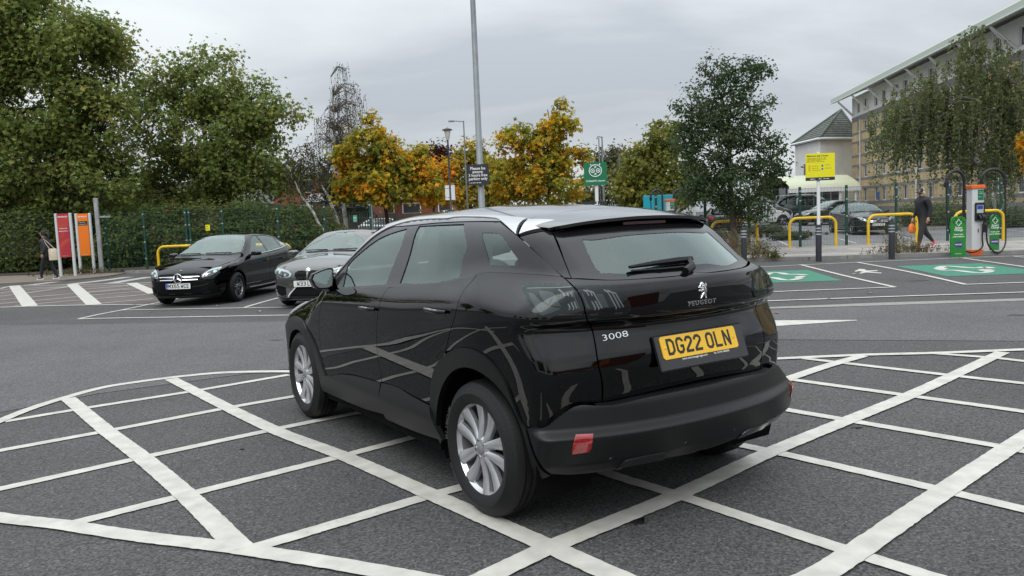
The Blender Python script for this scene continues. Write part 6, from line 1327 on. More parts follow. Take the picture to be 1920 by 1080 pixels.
for x in np.arange(0.15, 40, 5.2):
    for dz in (0, .5):
        mb = MB(); mb.tube([HM @ Vector((x + dz, .02, 11.2)), HM @ Vector((x + dz * .3, 1.6, 12.85))], .075, 6); mb.build('eaves_strut', M_WFRAME, hotel, smooth=60)
for x in (3.2, 19.5, 34.):
    mb = MB(); mb.tube([HM @ Vector((x, .1, -.5)), HM @ Vector((x, .1, 10.5))], .07, 8); mb.build('drainpipe', M_WFRAME, hotel, smooth=60)
for x in (8.6, 26.0): hb('blue_plaque', x, x + .75, .005, .04, 1.6, 2.4, mat('plaque_blue', (.03, .12, .42), rough=.5))
# white rendered house with a hipped green tile roof
wb = thing('white_house', 'white rendered house block with hipped green tiled roof beside the hotel', 'building', (0, 0, 0))
zb = slope_z(0, 90); DW = 92.
c0 = PX(1491, 300, 99.); c1 = PX(1538, 300, DW); c2 = PX(1606, 300, DW + 2.0)
topz = PX(1538, 258, DW)[2]; ptop = PX(1577, 207, DW + 5)[2]
P0, P1, P2 = Vector((c0[0], 99., 0)), Vector((c1[0], DW, 0)), Vector((c2[0], DW + 2., 0)); P3 = P0 + (P2 - P1)
mb = MB(); mb.add([(p.x, p.y, z) for z in (zb - 1, topz) for p in (P0, P1, P2, P3)], [(0, 1, 5, 4), (1, 2, 6, 5), (2, 3, 7, 6), (3, 0, 4, 7), (4, 5, 6, 7)]); mb.build('wall', M_RENDER, wb)
cen = (P0 + P1 + P2 + P3) / 4; ov = [cen + (p - cen) * 1.14 for p in (P0, P1, P2, P3)]; ap = Vector((PX(1577, 207, DW + 5)[0], DW + 5, ptop))
ap2 = ap
tl = MB(); cz = topz - .15
for a, b in ((0, 1), (1, 2), (2, 3), (3, 0)):
    A_, B_ = ov[a], ov[b]; nr = 13
    for r_ in range(nr):                         # stepped tile courses
        t0, t1 = r_ / nr, (r_ + 1) / nr
        def pt(P_, t, lift): return Vector((P_.x + (ap.x - P_.x) * t, P_.y + (ap.y - P_.y) * t, cz + (ptop - cz) * t + lift))
        q = [pt(A_, t0, .10), pt(B_, t0, .10), pt(B_, t1, .02), pt(A_, t1, .02)]; lo = [pt(A_, t0, -.02), pt(B_, t0, -.02)]
        tl.add(q + lo, [(0, 1, 2, 3), (4, 5, 1, 0)])
ro = tl.build('roof', M_TILE, wb); tag(ro, kind='stuff')
ev = MB()
for a, b in ((0, 1), (1, 2), (2, 3), (3, 0)): ev.tube([(ov[a].x, ov[a].y, topz - .14), (ov[b].x, ov[b].y, topz - .14)], .14, 6)
ev.build('gutter', M_WFRAME, wb)
for a in (0, 1, 2, 3):
    rg_ = MB(); rg_.tube([(ov[a].x, ov[a].y, cz + .12), (ap.x, ap.y, ptop + .1)], .13, 6); rg_.build('ridge_tile', M_TILE, wb)
d_ = (P1 - P0).normalized(); nn_ = Vector((d_.y, -d_.x, 0)) if d_.y > 0 else Vector((d_.y, -d_.x, 0))
if nn_.y > 0: nn_ = -nn_
wq = PX(1504, 325, 97.5); FMx = frame((P0 + (P1 - P0) * .36).to_tuple()[:2] + (zb + 3.6,), d_, (0, 0, 1), nn_)
mb = MB(); mb.prism([(0, 0), (1.0, 0), (1.0, 2.6), (0, 2.6)], .0, .05, FMx); wf = mb.build('window', M_WFRAME, wb)
mb = MB(); mb.prism([(.08, .08), (.92, .08), (.92, 2.52), (.08, 2.52)], .05, .06, FMx); mb.build('pane', M_PANE, wf)
# entrance canopy and glazed lobby in front of it
cp = thing('entrance_canopy', 'pale green curved entrance canopy on white posts below the white house', 'canopy', (0, 0, 0))
DC = 80.
xa, xb = PX(1480, 340, DC)[0], PX(1612, 340, DC)[0]; zc = PX(1545, 353, DC)[2]; zt_ = PX(1545, 326, DC)[2]
mb = MB(); prof = [(0, zc), (.15, zc + .4), (1.2, zc + .9), (3.0, zt_), (7, zt_ + .2)]
xs_ = np.linspace(xa, xb, 14)
mb.add([(x, DC + y, z - .35 * ((x - xa) / (xb - xa) - .55) ** 2 * (1 if y > 1 else .3)) for x in xs_ for y, z in prof], [(i * 5 + j, (i + 1) * 5 + j, (i + 1) * 5 + j + 1, i * 5 + j + 1) for i in range(13) for j in range(4)])
mb.build('canopy_roof', M_PGREEN, cp, smooth=50)
mb = MB(); mb.box(xa - .1, xb + .1, DC - .12, DC - .01, zc - .35, zc + .1); mb.build('fascia', M_WFRAME, cp)
for px in (1497, 1537, 1577, 1606):
    x = PX(px, 350, DC)[0]; mb = MB(); mb.tube([(x, DC + .2, slope_z(0, DC)), (x, DC + .2, zc - .2)], .14, 8); mb.build('post', M_WFRAME, cp, smooth=60)
mb = MB(); mb.box(xa + 1.0, xb - .3, DC + 4, DC + 6, slope_z(0, DC) - .5, zc + .3); mb.build('lobby_glazing', M_PANE, cp)
for x in np.linspace(xa + 1.2, xb - .5, 7):
    mb = MB(); mb.box(x, x + .12, DC + 3.9, DC + 3.99, slope_z(0, DC) - .5, zc + .2); mb.build('mullion', M_WFRAME, cp)
# red brick workshop and pale sheds beyond the left fence
def block(name, label, x0, x1, y0, y1, z0_, z1_, m, roof=None, ridge=0., rm=None, cat='building'):
    t = thing(name, label, cat, (0, 0, 0)); mb = MB(); mb.box(x0, x1, y0, y1, z0_, z1_); mb.build('wall', m, t)
    if ridge:
        mb = MB(); ym = (y0 + y1) / 2
        mb.add([(x0 - .3, y0 - .4, z1_ - .05), (x1 + .3, y0 - .4, z1_ - .05), (x1 + .3, ym, z1_ + ridge), (x0 - .3, ym, z1_ + ridge), (x0 - .3, y1 + .4, z1_ - .05), (x1 + .3, y1 + .4, z1_ - .05)], [(0, 1, 2, 3), (3, 2, 5, 4), (0, 3, 4), (1, 5, 2)]); mb.build('roof', rm or M_ROOFG, t)
    else:
        mb = MB(); mb.box(x0 - .15, x1 + .15, y0 - .15, y1 + .15, z1_, z1_ + .22); mb.build('parapet', rm or M_SHUT, t)
    return t
DB = 62.; X = lambda px, D: PX(px, 400, D)[0]; Z = lambda px, py, D: PX(px, py, D)[2]
rb = block('brick_workshop', 'red brick workshop with grey roof and white name board behind the leaning birch', X(515, DB), X(700, DB), DB, DB + 14, -.5, Z(600, 325, DB), M_RBRICK, ridge=1.6)
def wall_rect(t, name, pa, pb, ya, yb, D, m, off=.05, parent=None):
    xa, xb = X(pa, D), X(pb, D); za, zb_ = Z((pa + pb) / 2, yb, D), Z((pa + pb) / 2, ya, D); mb = MB(); mb.box(xa, xb, D - off, D - .002, za, zb_); return mb.build(name, m, parent or t)
w = wall_rect(rb, 'window', 560, 590, 336, 361, DB, M_WFRAME); wall_rect(rb, 'pane', 562, 588, 338, 360, DB, M_PANE, .06, w)
w = wall_rect(rb, 'window', 620, 650, 330, 362, DB, M_WFRAME); wall_rect(rb, 'pane', 622, 648, 332, 360, DB, M_PANE, .06, w)
nb = wall_rect(rb, 'name_board', 577, 626, 363, 378, DB, M_WHITEP, .10)
text('lettering', 'telescope', .78, frame((X(601, DB), DB - .105, Z(601, 370, DB)), (1, 0, 0), (0, 0, 1), (0, -1, 0)), M_INKY, nb, depth=.002, bold=.01)
wall_rect(rb, 'name_board', 588, 626, 378.5, 382, DB, M_SGREY, .08)
for a, b in ((565, 588), (620, 640), (655, 690)): w = wall_rect(rb, 'window', a, b, 384, 398, DB, M_WFRAME); wall_rect(rb, 'pane', a + 2, b - 2, 386, 397, DB, M_PANE, .06, w)
rb2 = block('brick_unit', 'lower red brick unit right of the bare birch behind the yellow maple', X(705, 70), X(860, 70), 70, 82, -.5, Z(780, 372, 70), M_RBRICK, ridge=1.2)
for a, b in ((715, 740), (755, 790), (822, 850)): w = wall_rect(rb2, 'window', a, b, 380, 400, 70, M_WFRAME); wall_rect(rb2, 'pane', a + 2, b - 2, 382, 399, 70, M_PANE, .06, w)
rb3 = block('grey_building', 'distant grey flat roofed building above the orange maple', X(770, 130), X(850, 130), 130, 145, -.5, Z(800, 300, 130), M_SHUT)
for px in range(786, 850, 9): wall_rect(rb3, 'window', px, px + 5, 304, 316, 130, M_PANE, .05)
ws = block('warehouse', 'long pale grey warehouse glimpsed under the plane trees', X(150, 75), X(470, 75), 75, 95, -.5, Z(300, 345, 75), M_SHUT, ridge=2.4)
for px in range(170, 470, 26): wall_rect(ws, 'cladding_panel', px, px + 25.2, 352, 425, 75, M_SHUT, .04)
# ---------------------------------------------------------------- fences
def mesh_fence(name, label, posts, h, z0_, mp_, wire_m, step=.05, wr=.0032, group=None, rows_=.2, double=()):
    """welded mesh fence: posts are (x, y); one mesh panel between each pair"""
    t = thing(name, label, 'fence', (0, 0, 0), 0, group)
    for i, (x, y) in enumerate(posts):
        mb = MB(); z = z0_ + slope_z(x, y); mb.bbox(x - .04, x + .04, y - .03, y + .03, z - .1, z + h + .06, .006); p = mb.build('post', mp_, t)
        cl = MB()
        for zz in (.35, 1.0, 1.6, h - .12): cl.box(x - .03, x + .03, y - .045, y - .031, z + zz, z + zz + .05)
        tag(cl.build('clamp', M_GALV, p), kind='stuff')
    for (xa, ya), (xb, yb) in zip(posts[:-1], posts[1:]):
        L_ = math.hypot(xb - xa, yb - ya); n = int(L_ / step); mb = MB(); za, zb_ = z0_ + slope_z(xa, ya), z0_ + slope_z(xb, yb)
        for k in range(1, n):
            f = k / n; x, y, z = xa + (xb - xa) * f, ya + (yb - ya) * f, za + (zb_ - za) * f
            mb.add([(x - wr, y, z + .04), (x + wr, y, z + .04), (x, y - wr * 1.7, z + .04), (x - wr, y, z + h), (x + wr, y, z + h), (x, y - wr * 1.7, z + h)], [(0, 1, 4, 3), (1, 2, 5, 4), (2, 0, 3, 5)])
        for k in range(int(h / rows_) + 1):
            q = k * rows_ + .04
            if q > h: q = h
            mb.add([(xa, ya - wr, za + q - wr), (xa, ya - wr, za + q + wr), (xa, ya - wr * 2.7, za + q), (xb, yb - wr, zb_ + q - wr), (xb, yb - wr, zb_ + q + wr), (xb, yb - wr * 2.7, zb_ + q)], [(0, 1, 4, 3), (1, 2, 5, 4), (2, 0, 3, 5)])
        tag(mb.build('mesh_panel', wire_m, t), kind='stuff')
    return t
lp = [(X(184, 30.7) + .25, 30.7)] + [(X(px, D), D) for px, D in ((268, 30.9), (347, 31.0), (354, 31.02), (416, 31.0), (520, 30.8), (608, 30.6), (694, 30.4))]
mesh_fence('green_mesh_fence', 'dark green welded mesh fence along the ivy bank at left', lp, 2.2, .1, M_DGREEN, M_DGREEN, wr=.0032)
rp = [(X(px, 27.8), 27.8) for px in (1230, 1322, 1404, 1500, 1587, 1680, 1777, 1876, 1975, 2080)]
mesh_fence('grey_mesh_fence', 'low open mesh fence behind the yellow hoops at right', rp, 2.05, .085, M_DGREEN, mat('wire_grey', (.10, .125, .12), rough=.5, metal=.3), wr=.0042)
def palisade(name, label, xa, xb, y, h, m, pitch=.155):
    t = thing(name, label, 'fence', (0, 0, 0)); z = .1; n = int((xb - xa) / 2.75) + 1
    for k in range(n + 1):
        x = xa + (xb - xa) * k / n; mb = MB(); mb.box(x - .05, x + .05, y + .03, y + .13, z - .1, z + h - .1); mb.build('post', m, t)
    for q in (.35, h - .35):
        mb = MB(); mb.box(xa, xb, y - .0, y + .028, z + q, z + q + .05); mb.build('rail', m, t)
    pale = MB(); pale.add([(-.034, 0, 0), (.034, 0, 0), (.034, 0, h - .1), (0, 0, h), (-.034, 0, h - .1), (-.034, -.012, 0), (.034, -.012, 0), (.034, -.012, h - .1), (0, -.012, h), (-.034, -.012, h - .1)], [(5, 6, 7, 8, 9), (0, 1, 6, 5), (1, 2, 7, 6), (2, 3, 8, 7), (3, 4, 9, 8), (4, 0, 5, 9)])
    me = pale.mesh('pale', [m])
    for k in range(min(290, int((xb - xa) / pitch))):
        o = bpy.data.objects.new('pale', me); COL.objects.link(o); o.parent = t; o.location = (xa + pitch * (k + .5), y - .002, z)
    return t
palisade('palisade_fence', 'grey green spiked palisade fence behind the birch trunks', X(520, 47), X(960, 47), 47., 2.1, mat('palisade_paint', (.085, .115, .105), rough=.55, metal=.2))
palisade('palisade_fence', 'pale palisade fence glimpsed left of the teal panel', X(1060, 66), X(1200, 66), 66., 2.3, mat('palisade_pale', (.42, .44, .44), rough=.55))
# ---------------------------------------------------------------- posts, hoops, bollards
def hoop(label, xa, ya, xb, yb, h, z, r=.047):
    t = thing('barrier_hoop', label, 'barrier', (xa, ya, z), 0, 'yellow barrier hoops'); dx_, dy_ = xb - xa, yb - ya; L_ = math.hypot(dx_, dy_); ux, uy = dx_ / L_, dy_ / L_; c = .26; pts = [(0, 0, -.1), (0, 0, h - c)]
    for a in np.linspace(0, math.pi / 2, 7)[1:]: pts.append((ux * c * (1 - math.cos(a)), uy * c * (1 - math.cos(a)), h - c + c * math.sin(a)))
    for a in np.linspace(0, math.pi / 2, 7): pts.append((dx_ - ux * c * (1 - math.sin(a)), dy_ - uy * c * (1 - math.sin(a)), h - c + c * math.cos(a)))
    pts.append((dx_, dy_, -.1)); mb = MB(); mb.tube(pts, r, 10); mb.build('bent_tube', M_YELP, t, smooth=60)
    mb = MB(); k = int((L_ - .7) / .1)
    for i in range(k):
        p = Vector((ux, uy, 0)) * (.35 + i * .1); mb.tube([(p.x, p.y, h), (p.x + ux * .035, p.y + uy * .035, h)], r + .004, 10)
    tag(mb.build('grip_rings', M_YELP, t), kind='stuff')
    for x, y in ((0, 0), (dx_, dy_)):
        mb = MB(); mb.lathe([(.10, 0), (.10, .012), (.06, .014)], 12, M=Matrix.Translation((x, y, 0))); mb.build('base_plate', M_YELP, t)
    return t
yh = 27.25
hoop('yellow barrier hoop behind the dark oak trunk', X(1334, yh), yh, X(1419, yh), yh, 1.02, .085)
hoop('yellow barrier hoop behind the yellow notice post', X(1480, yh), yh, X(1566, yh), yh - .05, 1.02, .085)
hoop('yellow barrier hoop partly behind the walking man', X(1628, yh), yh, X(1716, yh), yh - .1, 1.02, .085)
hoop('yellow barrier hoop behind the white charging column', X(1784, yh), yh - .2, X(1868, yh), yh - .4, 1.02, .085)
hoop('yellow barrier hoop left of the black hatchback', X(290, 28.8), 28.8, X(388, 28.6), 28.6, 1.0, .0)
hoop('yellow barrier hoop end showing between the two parked hatchbacks', X(455, 24.9), 24.9, X(541, 24.7), 24.7, 1.0, .0)
def bollard(label, x, y, h=1.0, bands=True):
    t = thing('bollard', label, 'bollard', (x, y, 0), 0, 'black bollards by the kerb'); mb = MB(); mb.lathe([(.078, -.05), (.078, h - .03), (.07, h - .005), (.0, h)], 16); mb.build('shaft', M_BOLL, t, smooth=45)
    if bands:
        for z in (.72, .80, .88):
            mb = MB(); mb.lathe([(.0785, z), (.081, z + .006), (.081, z + .030), (.0785, z + .036)], 16); mb.build('reflective_band', M_GALV, t, smooth=45)
    return t
for px, py, lab in ((1394, 490, 'black banded bollard in front of the oak trunk'), (1534.5, 488.6, 'black banded bollard carrying the yellow notice pole'), (1672, 484, 'black banded bollard left of the dry weeds and walking man')):
    D = {1394: 21.6, 1534.5: 21.3, 1672: 21.1}[px]; bollard(lab, X(px, D), D)
# ---------------------------------------------------------------- signs and lamp posts
FR = lambda c, yaw=0.: frame(c, (math.cos(yaw), math.sin(yaw), 0), (0, 0, 1), (math.sin(yaw), -math.cos(yaw), 0))   # board facing the viewer side
def lines(parent, M, rows_, m, depth=.0006):
    for txt, x, y, s, k in rows_:
        if txt[0] == '~':            # small print: too fine to read, set as word-long bars
            n = int(txt[1:]); q = MB(); cx = x if k.get('align') == 'LEFT' else x - n * s * 1.25; z = .0055
            for i in range(n):
                w = s * (1.3 + .9 * math.sin(i * 2.1 + n + y * 40)); q.add([M @ Vector(v) for v in ((cx, y - s * .22, z), (cx + w, y - s * .22, z), (cx + w, y + s * .22, z), (cx, y + s * .22, z))], [(0, 1, 2, 3)]); cx += w + s * .45
            tag(q.build('small_print', m, parent), kind='stuff'); continue
        text('lettering', txt, s, M @ Matrix.Translation((x, y, .0055)), m, parent, depth=depth, **k)
def board(name, M, w, h, m, parent, t=.02, r=.0):
    mb = MB(); mb.prism([(-w / 2, -h / 2), (w / 2, -h / 2), (w / 2, h / 2), (-w / 2, h / 2)], -t, .004, M); return mb.build(name, m, parent)
def post(parent, x, y, z0_, z1_, r, m, name='post', n=12):
    mb = MB(); mb.tube([(x, y, z0_), (x, y, z1_)], r, n); return mb.build(name, m, parent, smooth=60)
# yellow notice on the bollard
D = 21.3; xs0 = X(1534.8, D)
t = thing('parking_notice', 'yellow maximum stay notice on a slim white pole', 'sign', (xs0, D, 0))
mb = MB(); mb.tube([(0, 0, 1.0), (0, 0, 2.95)], .045, 12); mb.build('pole', M_WHITEP, t, smooth=60)
zc_ = Z(1537, 310, D); wS = 54 * D / CAM_F; hS = 44 * D / CAM_F
B = FR((.03, -.06, zc_)); b = board('sign_board', B, wS, hS, M_SYEL, t)
hh = hS
rowsY = [('Maximum stay 3 hours', -.36, .25, .062, dict(align='LEFT', bold=.0016))] + [(s, -.36, .19 - .032 * i, .026, dict(align='LEFT')) for i, s in enumerate(('~11', '~12', '~9', '~10'))]
rowsY += [(s, -.22, -.02 - .055 * i, .024, dict(align='LEFT')) for i, s in enumerate(('~4', '~4', '~5'))] + [(s, .12, .0 - .085 * i, .024, dict(align='LEFT')) for i, s in enumerate(('~4', '~4'))]
lines(b, B, rowsY, M_INKY)
for i in range(3):
    mb = MB(); mb.lathe([(.016, .0045), (.026, .0065), (.026, .0045)], 14, M=B @ Matrix.Translation((-.29, -.02 - .055 * i, 0))); mb.build('pictogram', M_CORG, b)
for i in range(2):
    mb = MB(); mb.box(.03, .075, -.02 - .085 * i - .02, -.02 - .085 * i + .03, .0045, .006, B); mb.build('pictogram', M_PBLU, b)
B2 = FR((.03, -.06, zc_ - hS / 2 - .045)); b2 = board('sign_strip', B2, wS, .085, M_SGREY, t); lines(b2, B2, [('~2', -.17, 0, .04, {}), ('~1', 0, 0, .035, {}), ('~3', .2, 0, .032, {})], M_INKW)
# tall grey lamp post with the three-hour notice
DL = 20.5; xl = X(904, DL)
t = thing('lamp_post', 'tall grey lamp post rising out of the top of the picture', 'lamp post', (xl, DL, 0))
mb = MB(); mb.tube([(0, 0, -.1), (0, 0, 1.4), (0, 0, 1.41), (0, 0, 9.5)], [.105, .105, .088, .060], 14); mb.build('shaft', M_POLEG, t, smooth=60)
mb = MB(); mb.tube([(0, 0, 9.4), (0, -.1, 9.7), (0, -.7, 9.85), (0, -1.3, 9.85)], .04, 8); ar = mb.build('arm', M_POLEG, t, smooth=60)
mb = MB(); mb.bbox(-.15, .15, -1.95, -1.25, 9.78, 9.92, .03); mb.build('lamp_head', M_POLEG, t)
t2 = thing('parking_notice', 'dark grey notice with white three hours free parking lettering', 'sign', (xl, DL, 0))
B = FR((-.06, -.13, Z(899, 328, DL)), -.06); b = board('sign_board', B, 41 * DL / CAM_F, 38 * DL / CAM_F, M_SGREY, t2)
lines(b, B, [('Please be', 0, .16, .105, dict(bold=.002)), ('aware:', 0, .072, .105, dict(bold=.002)), ('3 hours free', 0, -.015, .098, dict(bold=.002)), ('parking only', 0, -.105, .098, dict(bold=.002)), ('~6', 0, -.205, .03, {})], M_INKW)
for z in (.12, -.12): mb = MB(); mb.tube([(0 + .105 * math.cos(a), .105 * math.sin(a), Z(899, 328, DL) + z) for a in np.linspace(0, 6.28, 17)[:-1]], .012, 5, closed=True); mb.build('clip_band', M_GALV, t2)
# green charger sign
DG = 24.; xg = X(1120, DG); t = thing('charger_sign', 'green charger sign with white plug emblem above the vehicle roof', 'sign', (xg, DG, 0))
mb = MB(); mb.tube([(0, 0, -.1), (0, 0, 2.9)], .055, 12); mb.build('post', M_WHITEP, t, smooth=60)
B = FR((-.03, -.08, Z(1118, 326, DG))); b = board('sign_board', B, 42 * DG / CAM_F, 42 * DG / CAM_F, M_SGREEN, t)
ic = MB(); ri = .185; cy = .09
ic.tube([B @ Vector((ri * math.cos(a), cy + ri * .95 * math.sin(a), .008)) for a in np.linspace(0, 6.283, 33)[:-1]], .016, 5, closed=True)
for sx in (-1, 1):
    ic.tube([B @ Vector((sx * .085 + .055 * math.cos(a), cy + .0 + .055 * math.sin(a), .008)) for a in np.linspace(0, 6.283, 17)[:-1]], .014, 5, closed=True)
    ic.lathe([(.0, .009), (.022, .008), (.022, .004)], 10, M=B @ Matrix.Translation((sx * .085, cy, 0)))
    ic.tube([B @ Vector((sx * .12, cy + .165, .008)), B @ Vector((sx * .15, cy + .20, .008))], .018, 5)
for sx, sy in ((0, .105), (0, -.10)):
    for k in (-1, 1): ic.tube([B @ Vector((sx - .03, cy + sy - .03 * k, .008)), B @ Vector((sx + .03, cy + sy + .03 * k, .008))], .011, 5)
ic.build('plug_emblem', M_INKW, b); lines(b, B, [('CHAdeMO charger', 0, -.215, .072, dict(bold=.0015))], M_INKW)
mb = MB(); mb.box(-.42, .30, -.05, -.02, Z(1118, 382, DG) - .07, Z(1118, 382, DG) + .07); b = mb.build('lower_plate', M_SGREY, t); lines(b, FR((.05, -.05, Z(1118, 382, DG) - .02)), [('~2', 0, 0, .05, {})], M_INKW)
# store boards at the left
def store_board(label, pa, pb, ytop, ybot_a, ybot_b, D, m, ybo, kind_):
    xa, xb = X(pa, D), X(pb, D); zt_ = PX((pa + pb) / 2, ytop, D)[2]; t = thing('store_sign', label, 'sign', (xa, D, .08)); w = xb - xa; yaw = .10
    for nm, x in (('post', 0), ('post', w)):
        mb = MB(); mb.bbox(x - .045, x + .045, -.04, .04, -.1, zt_ - .08, .01); mb.build(nm, M_GALV if 0 else mat('post_aluminium', (.62, .64, .65), rough=.45, metal=.15), t)
    zb_ = PX((pa + pb) / 2, ybo, D)[2]; h = zt_ - zb_ - .02; Bm = FR((w / 2, -.045, (zt_ + zb_) / 2 - .08)); b = board('sign_board', Bm, w - .12, h, m, t)
    return t, b, Bm, w - .12, h
def blend_red():
    m = bpy.data.materials.new('sign_red_orange'); m.use_nodes = True; nt = m.node_tree; b = nt.nodes['Principled BSDF']; N = nt.nodes.new; L = nt.links.new
    t_ = N('ShaderNodeTexCoord'); n = N('ShaderNodeTexNoise'); n.inputs['Scale'].default_value = 1.1; n.inputs['Distortion'].default_value = 1.2; L(t_.outputs['Object'], n.inputs['Vector'])
    r = N('ShaderNodeValToRGB'); r.color_ramp.elements[0].position = .44; r.color_ramp.elements[1].position = .78; r.color_ramp.elements[0].color = (.40, .028, .045, 1); r.color_ramp.elements[1].color = (.66, .12, .03, 1); L(n.outputs['Fac'], r.inputs[0]); L(r.outputs[0], b.inputs['Base Color']); b.inputs['Roughness'].default_value = .4; return m
t, b, Bm, w, h = store_board('tall red and orange store sign board between silver posts', 104, 131, 400, 512, 503, 28.9, blend_red(), 483, 0)
lines(b, Bm, [("Sainsbury's", 0, h * .43, w * .20, dict(bold=.002)), ('Thank you for', 0, h * .16, w * .13, dict(bold=.001)), ('shopping with us', 0, h * .10, w * .125, dict(bold=.001)), ("sainsburys.co.uk", 0, -h * .47, w * .07, {})], M_INKW)
t, b, Bm, w, h = store_board('tall orange store sign board beside the grey fence post', 142, 167.5, 400, 500, 490, 30.3, M_SORG, 480, 1)
lines(b, Bm, [("Sainsbury's", 0, h * .43, w * .20, dict(bold=.002)), ('sainsburys.co.uk', 0, -h * .47, w * .07, {})], M_INKW)
B3 = Bm @ Matrix.Translation((0, h * .27, .004)); b3 = board('sign_strip', B3, w * .9, h * .10, M_SGREY, b, t=.003); lines(b3, B3, [('Thank you for', -w * .05, h * .02, w * .11, {}), ('shopping with us', 0, -h * .022, w * .11, {})], M_INKW)
xg = X(184, 30.4); t = thing('steel_post', 'tall grey steel post at the start of the green fence', 'post', (xg - .05, 30.4, 0)); mb = MB(); mb.bbox(-.075, .075, -.05, .05, -.1, PX(172, 372, 30.4)[2], .01); mb.build('shaft', M_GALV, t)
mb = MB(); mb.box(.05, .5, -.02, .02, 2.18, 2.24); mb.build('bracket', M_GALV, t)
# small plates hung on the left fence
t = thing('fence_plate', 'small yellow warning plate on the green fence', 'sign', (X(388, 30.9), 30.9, 0)); B = FR((0, -.03, Z(388, 427, 30.9))); b = board('plate', B, .17, .23, M_SYEL, t, t=.003); lines(b, B, [('~1', 0, .05, .05, {}), ('~2', 0, -.02, .03, {}), ('~2', 0, -.06, .03, {})], M_INKY)
t = thing('fence_plate', 'small pale green notice on the fence right of the birch trunk', 'sign', (X(665.5, 30.4), 30.4, 0)); B = FR((0, -.03, Z(665.5, 410, 30.4))); b = board('plate', B, .145, .25, mat('notice_green', (.10, .36, .25), rough=.5), t, t=.003); lines(b, B, [('~1', 0, .03, .05, {}), ('~2', 0, -.085, .025, {})], M_INKW)
# white notice on a dark post, green notice further back
D = 40.; t = thing('white_notice', 'white framed notice board on the dark old style lamp', 'sign', (X(846, D), D, .1)); B = FR((0, -.1, Z(846, 365, D))); b = board('sign_board', B, 18 * D / CAM_F, 27 * D / CAM_F, M_WHITEP, t); lines(b, B, [('~3', 0, .22, .06, {}), ('~3', 0, -.24, .06, {})], M_INKY)
D = 50.; t = thing('green_notice', 'distant small green notice on a thin post between the maples', 'sign', (X(954, D), D, slope_z(0, D))); B = FR((0, -.06, Z(950, 357, D) - slope_z(0, D))); b = board('sign_board', B, 20 * D / CAM_F, 13 * D / CAM_F, mat('notice_teal', (.03, .33, .22), rough=.5), t); lines(b, B, [('~2', 0, .04, .11, {}), ('~2', 0, -.10, .09, {})], M_INKW); mb = MB(); mb.tube([(.12, 0, -.2), (.12, 0, Z(955, 375, D))], .05, 8); mb.build('post', M_WHITEP, t)
# lamps
D = 39.; t = thing('heritage_lamp', 'old style lamp with wide flat cap on a slim dark post', 'lamp post', (X(846, D), D, .1)); zt_ = PX(841, 262, D)[2]
mb = MB(); mb.tube([(0, 0, -.1), (0, 0, 1.2), (0, 0, 1.22), (0, 0, zt_ - .1)], [.075, .075, .05, .042], 10); mb.build('shaft', mat('post_dark_blue', (.02, .026, .04), rough=.45), t, smooth=60)
mb = MB(); mb.lathe([(.07, zt_ - .12), (.10, zt_), (.16, zt_ + .32), (.15, zt_ + .34)], 14); mb.build('lantern', mat('lantern_glass', (.55, .54, .48), rough=.25), t, smooth=50)
mb = MB(); mb.lathe([(.15, zt_ + .34), (.26, zt_ + .36), (.255, zt_ + .39), (.06, zt_ + .47), (.0, zt_ + .5)], 16); mb.build('lamp_cap', M_SGREY, t, smooth=40)
def street_light(label, px, pyt, D, arms, m=M_POLEG, r=.07):
    x = X(px, D); zt_ = PX(px, pyt, D)[2]; z = slope_z(x, D); t = thing('street_light', label, 'street light', (x, D, z), 0, None); mb = MB(); mb.tube([(0, 0, -.1), (0, 0, zt_ - z)], [r, r * .6], 10); mb.build('shaft', m, t, smooth=60)
    for a in arms:
        mb = MB(); mb.tube([(0, 0, zt_ - z - .06), (a * .8, 0, zt_ - z), (a, 0, zt_ - z)], r * .5, 6); mb.build('arm', m, t)
        mb = MB(); mb.bbox(min(a, a * 1.6), max(a, a * 1.6), -.12, .12, zt_ - z - .05, zt_ - z + .05, .02); mb.build('lamp_head', m, t)
    return t
street_light('grey street light with single arm pointing left behind the tall lamp post', 877, 226, 55, (-.65,))
street_light('far slim street light with short arm, taller of the pair by the green sign', 1133, 256, 75, (-.28,), r=.11)
street_light('far slim street light, shorter of the pair by the green sign', 1127, 259, 78, (-.15,), r=.09)
street_light('tiny distant street light above the far trees right of the green sign', 1164, 291, 95, (.4,), r=.10)
D = 58.; t = thing('heritage_lamp', 'distant old style lamp showing through the orange topped maple', 'lamp post', (X(985, D), D, slope_z(0, D))); zt_ = PX(985, 285, D)[2] - slope_z(0, D)
mb = MB(); mb.tube([(0, 0, -.1), (0, 0, zt_)], .06, 8); mb.build('shaft', M_SGREY, t, smooth=60); mb = MB(); mb.lathe([(.08, zt_), (.16, zt_ + .3), (.3, zt_ + .36), (.28, zt_ + .4), (0, zt_ + .52)], 12); mb.build('lantern', M_SGREY, t, smooth=40)
street_light('pale grey pole in front of the oak behind the far charger', 1302, 318, 34, (), m=mat('pole_pale', (.55, .57, .58), rough=.5), r=.07)
street_light('plain grey pole behind the green fence by the palisade', 697, 384, 33, (), r=.06)
